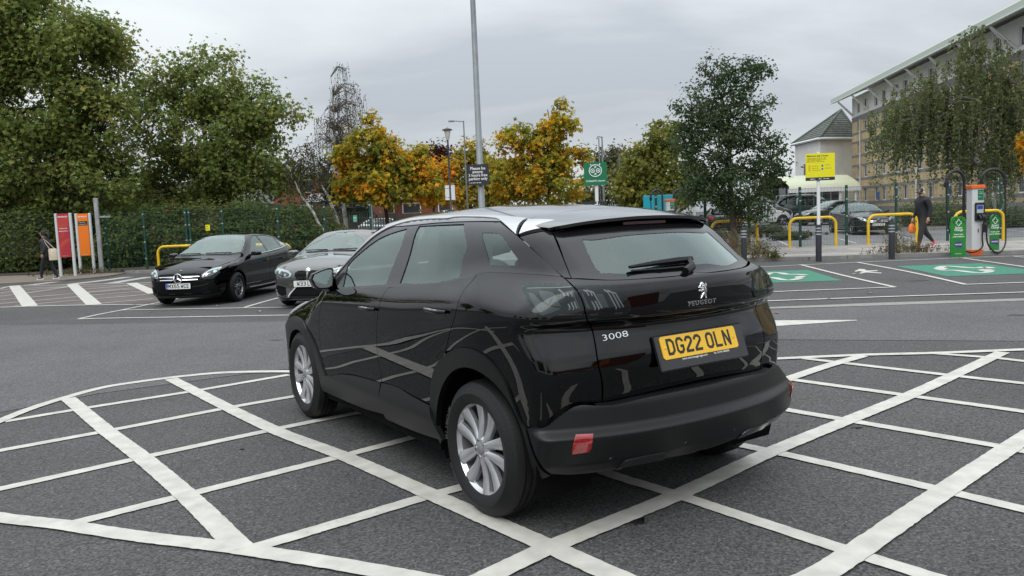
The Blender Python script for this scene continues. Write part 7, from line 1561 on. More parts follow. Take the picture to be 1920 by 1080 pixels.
# ---------------------------------------------------------------- vehicle chargers
def arc_hose(p0, p1, apex, n=18):
    p0, p1 = Vector(p0), Vector(p1); return [p0 + (p1 - p0) * (.5 - .5 * math.cos(math.pi * t)) + Vector((0, 0, apex * math.sin(math.pi * t))) for t in np.linspace(0, 1, n)]
def charger(label, x, y, z, s=1., grp='vehicle charging columns'):
    t = thing('charging_column', label, 'charger', (x, y, z), 0, grp); k = .0136 * s      # k: metres per traced unit
    def bx(nm, a, b, c, d, e, f, m, p=None, r=.012): mb = MB(); mb.bbox(a, b, c, d, e, f, r); return mb.build(nm, m, p or t)
    body = bx('cabinet', -.155, .155, -.14, .14, .16, 1.80, M_CWHT); bx('plinth', -.165, .165, -.15, .15, 0, .16, M_CORG); bx('cap', -.185, .185, -.17, .17, 1.80, 1.89, M_CORG)
    nt_ = bx('notice', -.01, .14, -.146, -.141, 1.48, 1.76, M_SGREEN, body, .001); lines(nt_, FR((.065, -.1465, 1.62)), [('Smart', 0, .08, .035, {}), ('Charge', 0, .04, .035, {}), ('~3', 0, -.05, .02, {})], M_INKW)
    pn = bx('control_panel', -.10, .17, -.19, -.14, .94, 1.42, M_HOSE, body, .02); bx('screen', -.065, .115, -.1965, -.191, 1.14, 1.35, mat('screen_pale', (.42, .50, .52), rough=.15), pn, .001); bx('screen_picture', -.055, .10, -.1985, -.197, 1.24, 1.34, mat('screen_blue', (.05, .07, .35), rough=.15), pn, .0005)
    for i, (gx, gz) in enumerate(((.0, 1.02), (.07, 1.04), (.13, 1.02))):
        mb = MB(); mb.tube([(gx, -.20, gz + .06), (gx + .01, -.26, gz), (gx + .015, -.25, gz - .10)], [.028, .032, .024], 8); mb.build('plug', M_HOSE, pn, smooth=50)
    mb = MB(); mb.bbox(.08, .22, -.25, -.16, .62, .86, .03); mb.build('plug_holster', M_HOSE, t)
    bx('door_handle', -.005, .02, -.15, -.141, .62, .72, M_HOSE, body, .002)
    for sx in (-1, 1):
        px_ = -.29 if sx < 0 else .17
        mb = MB(); mb.tube([(px_, .02, .55 if sx < 0 else 1.2), (px_, .02, 1.98)], .040, 8); mb.build('hose_mast', M_HOSE, t, smooth=60)
        far_ = px_ - .50 if sx < 0 else px_ + .62
        pts = [Vector((px_, .02, 1.95))] + arc_hose((px_, .02, 2.0), (far_, -.02, 1.98), .30)[1:] 
        mb = MB(); mb.tube(pts, .036, 8); mb.build('hose_spring', M_HOSE, t, smooth=60)
        rb_ = MB()
        for i in range(len(pts) * 3 - 3):
            f = i / 3; j = int(f); p = pts[j] + (pts[min(j + 1, len(pts) - 1)] - pts[j]) * (f - j); q = pts[min(j + 1, len(pts) - 1)] - pts[j]
            if q.length > 1e-6: rb_.tube([p, p + q.normalized() * .018], .043, 8)
        tag(rb_.build('spring_coils', M_HOSE, t), kind='stuff')
        mb = MB(); mb.bbox(far_ - .05, far_ + .05, -.07, .03, 1.86, 2.02, .02); mb.build('hose_clamp', M_HOSE, t)
        e = (.10, -.24, .92) if sx < 0 else (.16, -.24, .80); sag = .07
        if sx < 0: pts = [(far_, -.02, 1.9), (far_ + .01, -.04, 1.2), (far_ + .06, -.10, .65), (far_ + .22, -.2, .30), (far_ + .45, -.24, .12), (far_ + .68, -.24, .11), (far_ + .86, -.24, .24), (.06, -.24, .50), e]
        else: pts = [(far_, -.02, 1.9), (far_ + .01, -.04, 1.1), (far_ - .01, -.1, .55), (far_ - .09, -.2, .25), (far_ - .25, -.24, .07), (far_ - .42, -.24, .10), (far_ - .58, -.24, .32), (.17, -.24, .62), e]
        P = [Vector(p) for p in pts]; Q = []
        for i in range(len(P) - 1):
            a, b = P[i], P[i + 1]; ta = (P[i + 1] - P[max(i - 1, 0)]) / 2; tb = (P[min(i + 2, len(P) - 1)] - P[i]) / 2
            for u in np.linspace(0, 1, 6)[:-1]: Q.append((2 * u ** 3 - 3 * u * u + 1) * a + (u ** 3 - 2 * u * u + u) * ta + (-2 * u ** 3 + 3 * u * u) * b + (u ** 3 - u * u) * tb)
        Q.append(P[-1]); mb = MB(); mb.tube(Q, .021, 8); mb.build('hose', M_HOSE, t, smooth=60)
    return t
def side_board(label, x, y, w=.40, h=1.08, clip=False):
    t = thing('charging_board', label, 'sign', (x, y, 0), 0, 'green charging boards'); poly = [(-w / 2, 0), (w / 2, 0), (w / 2, h - .14)] + [(w / 2 - .14 + .14 * math.cos(a), h - .14 + .14 * math.sin(a)) for a in np.linspace(0, 1.57, 6)[1:]] + [(-w / 2 + .14 - .14 * math.sin(a), h - .14 + .14 * math.cos(a)) for a in np.linspace(0, 1.57, 6)]
    M = FR((0, 0, 0)); mb = MB(); mb.prism(poly, -.05, .004, M); b = mb.build('panel', M_CGRN, t)
    for (cx, cz) in ((-.07, 1.0), (.07, 1.0), (.14, .93), (0, .93), (-.13, .93)) [:5]:
        mb = MB(); mb.prism([(cx - .045, cz), (cx, cz - .05), (cx + .045, cz), (cx, cz + .05)], .0045, .0052, M)
        o = mb.build('diamond', M_CGRN2, b)
    mb = MB(); c = .905; mb.tube([M @ Vector((.058 * math.cos(a) * (1 + .22 * math.cos(4 * a)), c + .07 * math.sin(a) * (1 + .22 * math.cos(4 * a)), .008)) for a in np.linspace(0, 6.283, 41)[:-1]], .008, 5, closed=True); mb.build('clover_emblem', M_INKW, b)
    lines(b, M, [('Smart', 0, .775, .078, dict(bold=.002)), ('Charge', 0, .715, .078, dict(bold=.002)), ('Power your', 0, .60, .052, dict(bold=.0015)), ('points balance', 0, .54, .052, dict(bold=.0015)), ("Sainsbury's", 0, .085, .04, {})], M_INKW)
    mb = MB(); mb.prism([(.115 * math.cos(a), .33 + .075 * math.sin(a)) for a in np.linspace(0, 6.283, 21)[:-1]], .0045, .0055, M); mb.prism([(.02, .27), (.10, .28), (.06, .22)], .0046, .0056, M); p = mb.build('badge', M_PURP, b)
    text('lettering', 'nectar', .075, M @ Matrix.Translation((0, .335, .0062)), M_INKW, p, depth=.0004, bold=.001)
    return t
DCH = 21.3
charger('white and orange charging column with two black hoses', X(1828, DCH), DCH, .0)
side_board('left green charging board beside the white charging column', X(1797.5, 20.9), 20.9)
sb = side_board('right green charging board partly behind a hanging hose', X(1866, 21.6), 21.6, w=.24)
D = 33.; charger('distant charging column with orange cap behind the vehicle roof', X(1256, D), D, .15)
t = thing('teal_panel', 'teal advertising panel behind the distant charging column', 'sign', (X(1236, 38), 38, slope_z(0, 38))); zA = PX(1236, 366, 38)[2] - slope_z(0, 38); mb = MB(); mb.bbox(-.75, .75, -.06, .06, .15, zA, .02); b = mb.build('panel', M_TEAL, t)  # flat teal panel stands in for a corrugated container
mb = MB(); mb.box(-.3, .1, -.068, -.061, .3, 1.2); mb.build('picture', mat('panel_skin', (.45, .25, .16), rough=.5), b); mb = MB(); mb.box(.0, .55, -.07, -.061, .9, 1.25); mb.build('picture', M_SGREY, b)
for x in (-.6, .6): mb = MB(); mb.box(x - .04, x + .04, -.03, .03, -.1, .16); mb.build('leg', M_SGREY, t)
# hedges and planting on the right
zf_ = lambda D: slope_z(0, D)
for i, (pa, pb, D, hh, lab, cols) in enumerate(((1690, 1770, 40, 1.15, 'trimmed green hedge in front of the hotel behind the walking man', IVY), (1765, 1880, 38, 1.3, 'green hedge with pale leaves behind the charging column', IVY), (1870, 1990, 36, .9, 'low hedge at the right picture edge', IVY), (1545, 1600, 47, 1.2, 'bright green bush behind the black car in the next car park', [((.07, .10, .03), 1)]))):
    xa, xb = X(pa, D), X(pb, D); n = max(2, int((xb - xa) / 1.0)); bl = [((xb - xa) * ((k + .5) / n - .5), 0, hh * .5, (xb - xa) / n * .75, .7, hh * (.52 + .08 * math.sin(k * 2.3))) for k in range(n)]
    bush('hedge', lab, ((xa + xb) / 2, D, zf_(D)), bl, 2600, .11, cols, 90 + i, cat='hedge')
for i, (px, D, w, hh, lab) in enumerate(((1432, 38, 1.05, .62, 'clipped round bush left of the parked black car'), (1332, 35, .9, .6, 'clipped round bush behind the oak trunk'), (1480, 33.5, .8, .42, 'low clipped bush left of the black car wheels'))):
    bush('clipped_bush', lab, (X(px, D), D, zf_(D)), [(-w * .45, 0, hh * .45, w * .75, .6, hh * .55), (w * .45, 0, hh * .42, w * .7, .6, hh * .52)], 1500, .07, GREEN_D, 100 + i, cat='bush')
kb2 = thing('planting_island', 'long raised kerb island with bark soil in the next car park', 'planting bed', (0, 0, 0)); mb = MB(); mb.box(X(1330, 37), X(1540, 37), 36.2, 39.2, slope_z(0, 37) - .2, slope_z(0, 37) + .10); mb.build('soil', M_SOIL, kb2)
for k in range(18):
    xa = X(1330, 36) + (X(1540, 36) - X(1330, 36)) * k / 18; mb = MB(); mb.box(xa, xa + .44, 36.02, 36.18, slope_z(0, 36) - .1, slope_z(0, 36) + .16); mb.build('kerb_stone', M_KERB, kb2)
kb3 = thing('planting_island', 'planting strip with kerb under the hotel hedge', 'planting bed', (0, 0, 0)); mb = MB(); mb.box(X(1690, 37), X(1990, 37), 36.4, 42, slope_z(0, 37) - .2, slope_z(0, 37) + .12); mb.build('soil', M_SOIL, kb3)
n = 26
for k in range(n):
    xa = X(1690, 36.3); xb = X(1990, 36.3); q = (xb - xa) / n; mb = MB(); mb.box(xa + q * k, xa + q * k + q * .985, 36.2, 36.38, slope_z(0, 36.3) - .1, slope_z(0, 36.3) + .17); mb.build('kerb_stone', M_KERB, kb3)
# spiky plant by the charger
rng_ = np.random.default_rng(3); t = thing('spiky_plant', 'dark spiky leaved plant right of the charging column', 'plant', (X(1868, 36), 36., slope_z(0, 36)))
for k in range(22):
    a = rng_.uniform(0, 6.28); e = rng_.uniform(.5, 1.35); L_ = rng_.uniform(1.3, 2.2); d = Vector((math.cos(a) * math.cos(e), math.sin(a) * math.cos(e), math.sin(e))); s = Vector((-math.sin(a), math.cos(a), 0)) * .045; mb = MB(); p = Vector((0, 0, .1))
    mb.add([p - s, p + s, p + d * L_ * .55 + s * .9, p + d * L_ * .55 - s * .9, p + d * L_ + Vector((0, 0, -.12 * L_))], [(0, 1, 2, 3), (3, 2, 4)]); mb.build('leaf_blade', mat('spiky_leaf', (.04, .055, .035), rough=.5), t)
# weeds along the kerb
def weeds(label, x, y, z, w, d, h, n, cols, seed, lean_=.35):
    rng = np.random.default_rng(seed); root = thing('weeds', label, 'weeds', (x, y, z)); mb = MB(); P = []
    for k in range(n):
        p = np.array([rng.normal() * w * .4, rng.normal() * d * .4, 0]); L_ = h * rng.uniform(.35, 1.15) * (1 - .35 * abs(p[0]) / w); q = rng.normal(size=2) * lean_ * L_
        pts = [p, p + np.array([q[0] * .4, q[1] * .4, L_ * .6]), p + np.array([q[0], q[1], L_])]; mb.tube([tuple(v) for v in pts], [.005, .004, .002], 3, cap=False)
        m_ = rng.integers(5, 12); f = rng.uniform(.15, 1, m_)[:, None]; P.append((1 - f) ** 2 * pts[0] + 2 * f * (1 - f) * pts[1] + f * f * pts[2] + rng.normal(size=(m_, 3)) * .03)
    tag(mb.build('stalks', mat('dry_stalk', (.17, .13, .075), rough=.9), root), kind='stuff'); tag(link('leaves', leaves_mesh('leaves', np.concatenate(P), .05, cols, rng, up=.1), root), kind='stuff'); return root
DRY = [((.15, .12, .06), 3), ((.10, .10, .04), 2), ((.19, .15, .085), 2), ((.07, .085, .03), 1.5)]
weeds('dry brown weeds at the feet of the walking man', X(1705, 22.0), 22.0, .09, 1.2, .35, .32, 150, DRY, 1)
weeds('tall dry weed stalks left of the walking man', X(1682, 22.4), 22.4, .09, .5, .3, 1.0, 40, DRY, 2)
weeds('dry weeds around the oak trunk', X(1375, 24.5), 24.5, .09, .9, .6, .9, 150, DRY, 3)
weeds('green and dry weeds right of the first bollard', X(1425, 22.4), 22.4, .09, .5, .3, .5, 90, DRY + [((.09, .12, .03), 3)], 4)
weeds('small green weed tuft on the kerb', X(1452, 22.1), 22.1, .09, .25, .15, .22, 40, [((.09, .12, .03), 3)], 5)
weeds('sparse grass tuft against the footway by the store boards', X(135, 29.6), 29.6, .08, 2.0, .4, .25, 140, [((.08, .09, .03), 2), ((.14, .12, .06), 1)], 6)
# fallen leaves
lf = None
rng_ = np.random.default_rng(9)
for i, (x, y) in enumerate([(3.75, 11.1), (-6.9, 14.9), (-5.9, 15.6), (-8.2, 15.1), (-1.9, 12.2), (-1.1, 10.4), (4.2, 14.6), (6.0, 13.1), (8.9, 13.4), (6.6, 9.4), (-8.0, 16.6), (-4.6, 14.2), (-5.2, 15.1), (2.8, 13.2), (7.4, 16.9), (5.1, 12.6), (-9.6, 13.9), (-.4, 9.2), (-9.2, 12.4), (7.9, 14.2)]):
    s = rng_.uniform(.03, .055); a = rng_.uniform(0, 6.28); mb = MB(); c, q = math.cos(a), math.sin(a)
    loc = [(-1, 0, 0), (-.3, .7, .25), (.3, .45, .12), (1, .1, .3), (.35, -.5, .1), (-.25, -.75, .28)]
    mb.add([(s * (u * c - v * q), s * (u * q + v * c), s * w_) for u, v, w_ in loc], [(0, 4, 2, 1), (4, 3, 2), (0, 5, 4)])
    o = mb.build('fallen_leaf', mat('dead_leaf_%s' % ('brown', 'tan', 'pale')[i % 3], ((.22, .10, .035), (.32, .19, .08), (.45, .40, .33))[i % 3], rough=.7)); o.location = (x, y, .012)
    tag(o, ('brown', 'tan', 'pale bleached')[i % 3] + ' curled dead leaf lying on the asphalt', 'leaf', 'fallen leaves on the asphalt')

# ---------------------------------------------------------------- other cars
class Hatch(Suv):
    Wz = curve([(.1, .68), (.18, .78), (.30, .845), (.48, .868), (.62, .862), (.76, .880), (.85, .885), (.91, .868), (.955, .835), (.985, .81), (1.2, .69), (1.36, .585), (1.5, .5)], .012)
    tap = curve([(-2.2, .20), (-1.95, .09), (-1.6, .03), (-1.3, .0), (1.25, .0), (1.6, .03), (1.9, .10), (2.1, .19), (2.3, .3)], .05)
    gtap = curve([(-2.0, .22), (-1.7, .14), (-1.3, .06), (-.9, .01), (.3, 0), (1.2, .0)], .06)
    bel = curve([(-2.0, .10), (-1.3, .075), (-.8, .04), (0, .0), (.9, -.035), (2, -.10)], .06)
    xr = curve([(.1, -1.75), (.22, -1.93), (.4, -2.02), (.8, -2.045), (.95, -2.02), (1.02, -1.96), (1.28, -1.63), (1.4, -1.45)], .012)
    bow = curve([(.2, .22), (1.5, .30)], .02)
    xf = curve([(.1, 1.90), (.18, 2.12), (.24, 2.19), (.40, 2.205), (.52, 2.215), (.62, 2.20), (.70, 2.15), (.78, 2.04), (.9, 1.8), (1.1, 1.4)], .012)
    zt = curve([(-2.2, .93), (-1.97, 1.08), (-1.65, 1.325), (-1.0, 1.408), (-.3, 1.436), (.05, 1.42), (.35, 1.335), (1.1, .985), (1.25, .945), (1.6, .90), (1.95, .80), (2.15, .69), (2.3, .5)], .035)
    fb = .33
    belz = (.65, .95)
    @classmethod
    def W(s, x, z):
        zz = z - s.bel(x) * sst(z, *s.belz)
        w = s.Wz(zz) - s.tap(x) - s.gtap(x) * sst(zz, .95, 1.2)
        return w + .012 * np.exp(-((x + 1.36) / .36) ** 2 - ((zz - .72) / .18) ** 2) + .012 * np.exp(-((x - 1.36) / .36) ** 2 - ((zz - .66) / .18) ** 2)
    @classmethod
    def d(s, P):
        x, y, z = P[..., 0], np.abs(P[..., 1]), P[..., 2]
        dw = (s.W(x, z) - y) * .94; dr = (x - (s.xr(z) + s.bow(z) * (y / .85) ** 2.4)) * .9
        df = ((s.xf(z) - s.fb * (y / .88) ** 2.6) - x) * .9; dt = (s.zt(x) - .05 * (y / .6) ** 2 - z) * .95
        return smin(smin(smin(dw, dr, .08), df, .09), dt, .07)
class Coupe(Hatch):      # longer flatter bonnet, more upright nose
    xf = curve([(.1, 1.88), (.16, 2.10), (.22, 2.20), (.40, 2.165), (.55, 2.19), (.70, 2.165), (.77, 2.08), (.84, 1.9), (1.0, 1.5)], .012)
    zt = curve([(-2.2, .93), (-1.95, 1.05), (-1.65, 1.28), (-1.0, 1.385), (-.4, 1.42), (-.05, 1.41), (.25, 1.335), (.95, 1.005), (1.1, .965), (1.6, .915), (1.95, .825), (2.15, .72), (2.3, .5)], .035)
    fb = .27
class Tall(Hatch):       # small people carrier
    Wz = curve([(.1, .70), (.2, .80), (.4, .87), (.9, .90), (1.05, .88), (1.5, .80), (1.85, .70)], .015)
    zt = curve([(-2.2, 1.78), (-1.9, 1.83), (0, 1.85), (.5, 1.80), (.8, 1.62), (1.35, 1.16), (1.5, 1.10), (2.0, .95), (2.2, .75)], .04)
    xr = curve([(.1, -1.9), (.3, -2.05), (1.0, -2.07), (1.9, -1.98)], .02); gtap = curve([(-2, .02), (2, .0)], .05)
    xf = curve([(.1, 1.9), (.2, 2.12), (.6, 2.2), (.85, 2.12), (1.0, 1.95), (1.2, 1.6)], .02)
PJ_FP = ('p', (1, 0, 0)); PJ_FD = ('p', (.72, .66, .2)); PJ_WS = ('p', (.6, 0, .8)); PJ_SU = ('p', (0, .8, .6))
def ov(cls, pj0, pts, pj1):
    return to_proj(pj1, on_surf(cls, pj0, pts)[0])
def fside(cls, pts, pj=PJ_FP): return [(y, z) for y, z in pts]
M_BK2 = mat('paint_black_far', (.008, .0078, .0085), rough=.3, coat=1., spec=.15, coat_rough=.03)
M_GREYP = mat('paint_grey', (.085, .087, .083), rough=.32, metal=.6, coat=1., coat_rough=.03)
M_SILVP = mat('paint_silver', (.42, .44, .45), rough=.35, metal=.6, coat=1.)
M_WHITE_P = mat('paint_white', (.62, .63, .63), rough=.3, coat=1.)
M_GREENP = mat('paint_dark_green', (.012, .022, .018), rough=.3, coat=1.)
M_REDP = mat('paint_red', (.25, .02, .018), rough=.3, coat=1.)
M_HEAD = mat('headlight_bright', (.78, .80, .82), rough=.12, metal=.5)
M_MESH = mat('grille_mesh', (.006, .006, .0065), rough=.6, spec=.08)
M_ALLOYD = mat('alloy_dark', (.30, .30, .31), rough=.3, metal=.85)
def build_hatch(name, label, cls, paint, loc, yaw, face, txt=None, q=1.0, blue=False, rim=None, rows=True, group=None, roof_m=None, WBF=1.35, plate_m=None):
    t = thing(name, label, 'car', (loc[0], loc[1], slope_z(*loc[:2]) + (loc[2] if len(loc) > 2 else 0)), yaw, group); sp = .05 * q; k = dict(sp=sp)
    tall = cls is Tall; H_ = 1.0 if not tall else 1.27
    Zf = lambda z: z if z < .9 else .9 + (z - .9) * (1.0 if not tall else 1.72)
    S = lambda l: [(-x, Zf(z)) for x, z in l]
    ar = lambda cx, a0, a1, r=.355, n=12: [(cx + r * math.cos(a), .315 + r * math.sin(a)) for a in np.radians(np.linspace(a0, a1, n))]
    sil = .20
    side = [(1.80, .40), (1.85, .66), (1.5, .82), (.6, .90), (-.9, .93), (-1.6, .93), (-1.85, .8), (-1.82, .36)]
    panel('gap_shell', cls, PJ_S, S(side + ar(-WBF, 172, 8) + [(-.95, .24), (.95, .24)] + ar(WBF, 172, 8)), M_DARK, t, off=-.03, depth=0, sp=.12, straight=True)
    ub = MB(); ub.box(-.95, .95, -.80, .80, .17, .40); ub.box(-1.9, 1.95, -.56, .56, .20, .5); ub.box(-1.8, -.98, -.56, .56, .5, .82); ub.box(.98, 1.95, -.56, .56, .5, .78); ub.build('underbody', M_DARK, t)
    for x in (-WBF, WBF):
        for s in (-1, 1):
            w_ = MB(); w_.lathe([(.37, .45), (.37, .82)], 16, M=Matrix.Translation((x, 0, .315)) @ Matrix.Diagonal((1, s, 1, 1)), ax='Y', a0=rad(-20), a1=rad(200)); w_.build('wheel_liner', M_DARK, t, smooth=60)
    belt = [(.78, .925), (.3, .945), (-.24, .962)]; belt2 = [(-.25, .963), (-.7, .985), (-1.12, 1.02)]
    panel('front_wing', cls, PJ_S, S([(.80, .925), (.86, .75), (.86, .50), (.84, .26), (.98, .24)] + ar(WBF, 168, 10) + [(1.72, .36), (1.82, .55), (1.78, .66), (1.62, .79), (1.3, .875), (1.0, .925)]), paint, t, gap=.002, **k)
    panel('front_door', cls, PJ_S, S(belt + [(-.24, .6), (-.22, .33), (.84, .33), (.865, .50), (.86, .75)]), paint, t, gap=.003, **k)
    panel('rear_door', cls, PJ_S, S(belt2 + [(-1.13, .86), (-1.05, .70)] + ar(-WBF, 70, 20)[5:] + [(-1.02, .33), (-.225, .33), (-.245, .6)]), paint, t, gap=.003, **k)
    panel('sill', cls, PJ_S, S([(.95, .22), (.84, .322), (-1.01, .322), (-1.0, .22)]), M_PLAST if paint is M_GREYP else paint, t, gap=.001, **k)
    panel('rear_wing', cls, PJ_S, S([(-1.125, 1.02), (-1.135, .86), (-1.05, .70)] + ar(-WBF, 68, 175, n=10) + [(-1.75, .30), (-1.88, .5), (-1.9, .85), (-1.80, 1.06), (-1.62, 1.09), (-1.4, 1.05)]), paint, t, gap=.002, **k)
    panel('rear_panel', cls, ('c', -1.1, 1), [(0, .22), (0, Zf(1.0)), (-.45, Zf(1.0)), (-.66, Zf(.99)), (-.70, .6), (-.62, .22)], paint, t, sym='weld', **k)
    panel('rear_window', cls, ('p', (-.7, 0, .7)), ov(cls, PJ_T, [(0, 1.93 if not tall else 2.0), (.50, 1.80), (.52, 1.66), (.48, 1.58), (0, 1.62)], ('p', (-.7, 0, .7))).tolist() if not tall else ov(cls, PJ_R, [(0, 1.2), (-.6, 1.2), (-.56, 1.65), (0, 1.68)], ('p', (-.7, 0, .7))).tolist(), M_GLOSS, t, sym='one', off=.002, depth=0, sp=.1)
    dlo = [(.80, .945), (.45, 1.14), (.12, 1.325), (-.1, 1.375), (-.5, 1.39), (-.95, 1.355), (-1.3, 1.255), (-1.60, 1.115), (-1.62, 1.095), (-1.3, 1.055), (-.7, 1.005), (-.25, .980), (.3, .955)]
    upper = [(.98, .925), (.62, 1.105), (.22, 1.335), (-.1, 1.405), (-.5, 1.425), (-1.0, 1.385), (-1.5, 1.24), (-1.72, 1.10), (-1.66, 1.075), (-1.3, 1.035), (-.7, .990), (-.25, .965), (.3, .943), (.8, .926)]
    P3 = lambda l: [tuple(v) for v in ov(cls, PJ_S, S(l), PJ_SU)]
    panel('cant_rail', cls, PJ_SU, P3(upper), paint, t, holes=[P3(dlo)], depth=.008, sp=sp, esp=.03)
    g1 = [(.60, .972), (.40, 1.11), (.12, 1.285), (-.10, 1.345), (-.22, 1.352), (-.255, .998), (.3, .972)]
    g2 = [(-.325, 1.0), (-.285, 1.357), (-.6, 1.352), (-.9, 1.325), (-1.07, 1.275), (-1.085, 1.045), (-.7, 1.022)]
    g3 = [(-1.13, 1.052), (-1.115, 1.262), (-1.32, 1.205), (-1.52, 1.112), (-1.3, 1.070)]
    panel('side_trim', cls, PJ_SU, P3(dlo), M_TRIM, t, off=-.004, depth=0, holes=[P3(g1), P3(g2), P3(g3)], sp=.08, esp=.03)
    for nm, g in (('front_door_glass', g1), ('rear_door_glass', g2), ('quarter_glass', g3)): panel(nm, cls, PJ_SU, P3(g), M_GLASS, t, off=-.008, depth=0, sp=.08)
    TP = lambda l: [(y, -x) for y, x in l]
    bmx = 1.06 if cls is not Coupe else .93; 
    rx = .06 if not tall else .52
    panel('roof', cls, PJ_T, TP([(0, -1.60), (.42, -1.56), (.50, -1.40), (.555, -.9), (.575, -.4), (.57, -.05), (.53, rx), (.3, rx + .035), (0, rx + .05)]) if not tall else TP([(0, -1.95), (.6, -1.9), (.66, 0), (.62, .50), (0, .56)]), roof_m or paint, t, sym='weld', sp=.08)
    panel('windscreen', cls, PJ_T, TP([(0, rx + .055), (.3, rx + .04), (.53, rx + .01), (.60, .35), (.69, .70), (.715, .84), (.60, .93), (.35, bmx - .06), (0, bmx - .03)]) if not tall else TP([(0, .57), (.62, .51), (.74, 1.15), (.7, 1.28), (0, 1.36)]), M_WSCR, t, sym='weld', off=-.003, depth=0, sp=.08)
    panel('scuttle', cls, PJ_T, TP([(0, bmx - .03), (.35, bmx - .06), (.60, .93), (.715, .84), (.74, .92), (.6, bmx - .03), (.35, bmx + .04), (0, bmx + .06)]), M_PLAST, t, sym='weld', sp=.08, off=-.006)
    if not tall: panel('bonnet', cls, PJ_T, TP([(0, bmx + .06), (.35, bmx + .04), (.6, bmx - .03), (.74, .93), (.775, 1.0), (.76, 1.3), (.72, 1.6), (.64, 1.86), (.50, 2.02), (.3, 2.10), (0, 2.135)]), paint, t, sym='weld', gap=.003, **k)
    else: panel('bonnet', cls, PJ_T, TP([(0, 1.37), (.7, 1.29), (.78, 1.4), (.72, 1.8), (.5, 2.0), (0, 2.1)]), paint, t, sym='weld', **k)
    if not tall:      # under-skins that close the corner between bonnet and wing and the windscreen pillar
        panel('wing_corner', cls, PJ_T, TP([(.58, 1.1), (.48, 2.06), (.62, 2.02), (.74, 1.88), (.80, 1.72), (.84, 1.3), (.82, 1.05)]), paint, t, off=-.006, depth=0, sp=.05)
        dl = on_surf(cls, PJ_S, S([(.90, .94), (.62, 1.06), (.45, 1.15), (.12, 1.335), (-.1, 1.385)]))[0]
        panel('windscreen_pillar', cls, PJ_T, TP([(.50, -.10), (.53, rx - .01), (.60, .34), (.685, .70), (.71, .86)]) + [(p[1] + .004, -p[0]) for p in dl], paint, t, off=-.003, depth=0, sp=.05)
    fpl = lambda l: [(y, z) for y, z in l]
    F3 = lambda l: [tuple(v) for v in ov(cls, PJ_FP, l, PJ_F)]
    panel('front_bumper', cls, PJ_F, F3([(0, .17), (0, .735), (.3, .735), (.50, .735), (.62, .735), (.70, .70), (.76, .66), (.79, .52), (.785, .38), (.74, .25), (.62, .185)]), paint, t, sym='weld', gap=.002, sp=.04 * q)
    fpan = lambda nm, l, m, **kw: panel(nm, cls, PJ_FP, l, m, t, **{**dict(off=.005, depth=.012, sp=.05), **kw})
    nx = lambda y, z: on_surf(cls, PJ_FP, [(y, z)])[0][0]
    if face == 'star':
        fpan('grille', [(0, .475), (0, .665), (.30, .665), (.44, .655), (.455, .63), (.41, .53), (.30, .485)], M_MESH, sym='weld', off=.004)
        for z in (.605, .545):
            bar = MB(); P_ = [nx(y, z) + np.array([.014, 0, 0]) for y in np.linspace(.10, .43 - (.605 - z) * .5, 6)]
            for s in (1, -1):
                bar = MB(); bar.tube([(p[0], s * p[1], p[2]) for p in P_], [.016, .016, .015, .014, .013, .010], 6); bar.build('grille_bar', M_CHROME, t, smooth=50)
        c = nx(0, .578); em = MB(); RY = lambda a, r: (c[0] + .026, r * math.cos(a), c[2] + r * math.sin(a))
        em.tube([RY(a, .088) for a in np.linspace(0, 6.283, 33)[:-1]], .011, 6, closed=True)
        for a in (90, 210, 330): em.tube([RY(0, 0), RY(rad(a), .085)], [.016, .006], 5)
        em.build('star_emblem', M_CHROME, t, smooth=50); bk = MB(); bk.lathe([(0, .018), (.086, .018), (.086, -.02)], 24, M=frame(c, (0, 1, 0), (0, 0, 1), (1, 0, 0))); bk.build('emblem_disc', M_GLOSS, t)
        hl = [(.47, .585), (.49, .655), (.56, .715), (.66, .755), (.735, .765), (.74, .735), (.70, .675), (.62, .615), (.54, .590)]
        fpan('lower_intake', [(0, .235), (0, .385), (.40, .385), (.47, .33), (.50, .25)], M_MESH, sym='weld', off=.003)
        fpan('corner_intake', [(.53, .315), (.56, .385), (.66, .405), (.745, .40), (.72, .30), (.62, .275)], M_MESH)
        fpan('intake_lip', [(.48, .30), (.60, .255), (.73, .285), (.73, .262), (.60, .232), (.47, .27)], paint, off=.018, depth=.02)
        fpan('front_splitter', [(0, .185), (0, .222), (.55, .235), (.70, .262), (.70, .235), (.5, .195)], M_TRIM, sym='weld', off=.014, depth=.02)
        bc = on_surf(cls, PJ_T, [(0, -2.06)])[0][0]; bd = MB(); bd.lathe([(0, .004), (.022, .003), (.024, 0)], 14, M=frame(bc, (1, 0, 0), (0, 1, 0), (0, 0, 1))); bd.build('bonnet_badge', M_CHROME, t)
        pz, py_ = .425, 0
    elif face == 'kidney':
        for s in (1, -1):
            l = [(s * .022, .545), (s * .022, .685), (s * .07, .70), (s * .19, .695), (s * .235, .67), (s * .245, .62), (s * .20, .555), (s * .10, .535)]
            panel('kidney_grille', cls, PJ_FP, l, M_MESH, t, sym='one', off=.012, depth=.02, sp=.05)
            for j in range(7):
                y = s * (.045 + j * .028); p0, p1 = nx(y, .56), nx(y, .688); sb_ = MB(); sb_.tube([(p0[0] + .018, y, .56), (p1[0] + .018, y, .688)], .004, 4); sb_.build('grille_slat', M_LHOUS, t)
        hl = [(.335, .60), (.315, .655), (.40, .705), (.55, .735), (.70, .755), (.73, .72), (.68, .655), (.56, .60), (.42, .585)]
        fpan('lower_intake', [(0, .235), (0, .415), (.22, .415), (.32, .36), (.40, .24)], M_MESH, sym='weld')
        fpan('intake_lip', [(.20, .425), (.235, .425), (.36, .30), (.42, .225), (.39, .215), (.33, .30)], M_LBAR, off=.012, depth=.01)
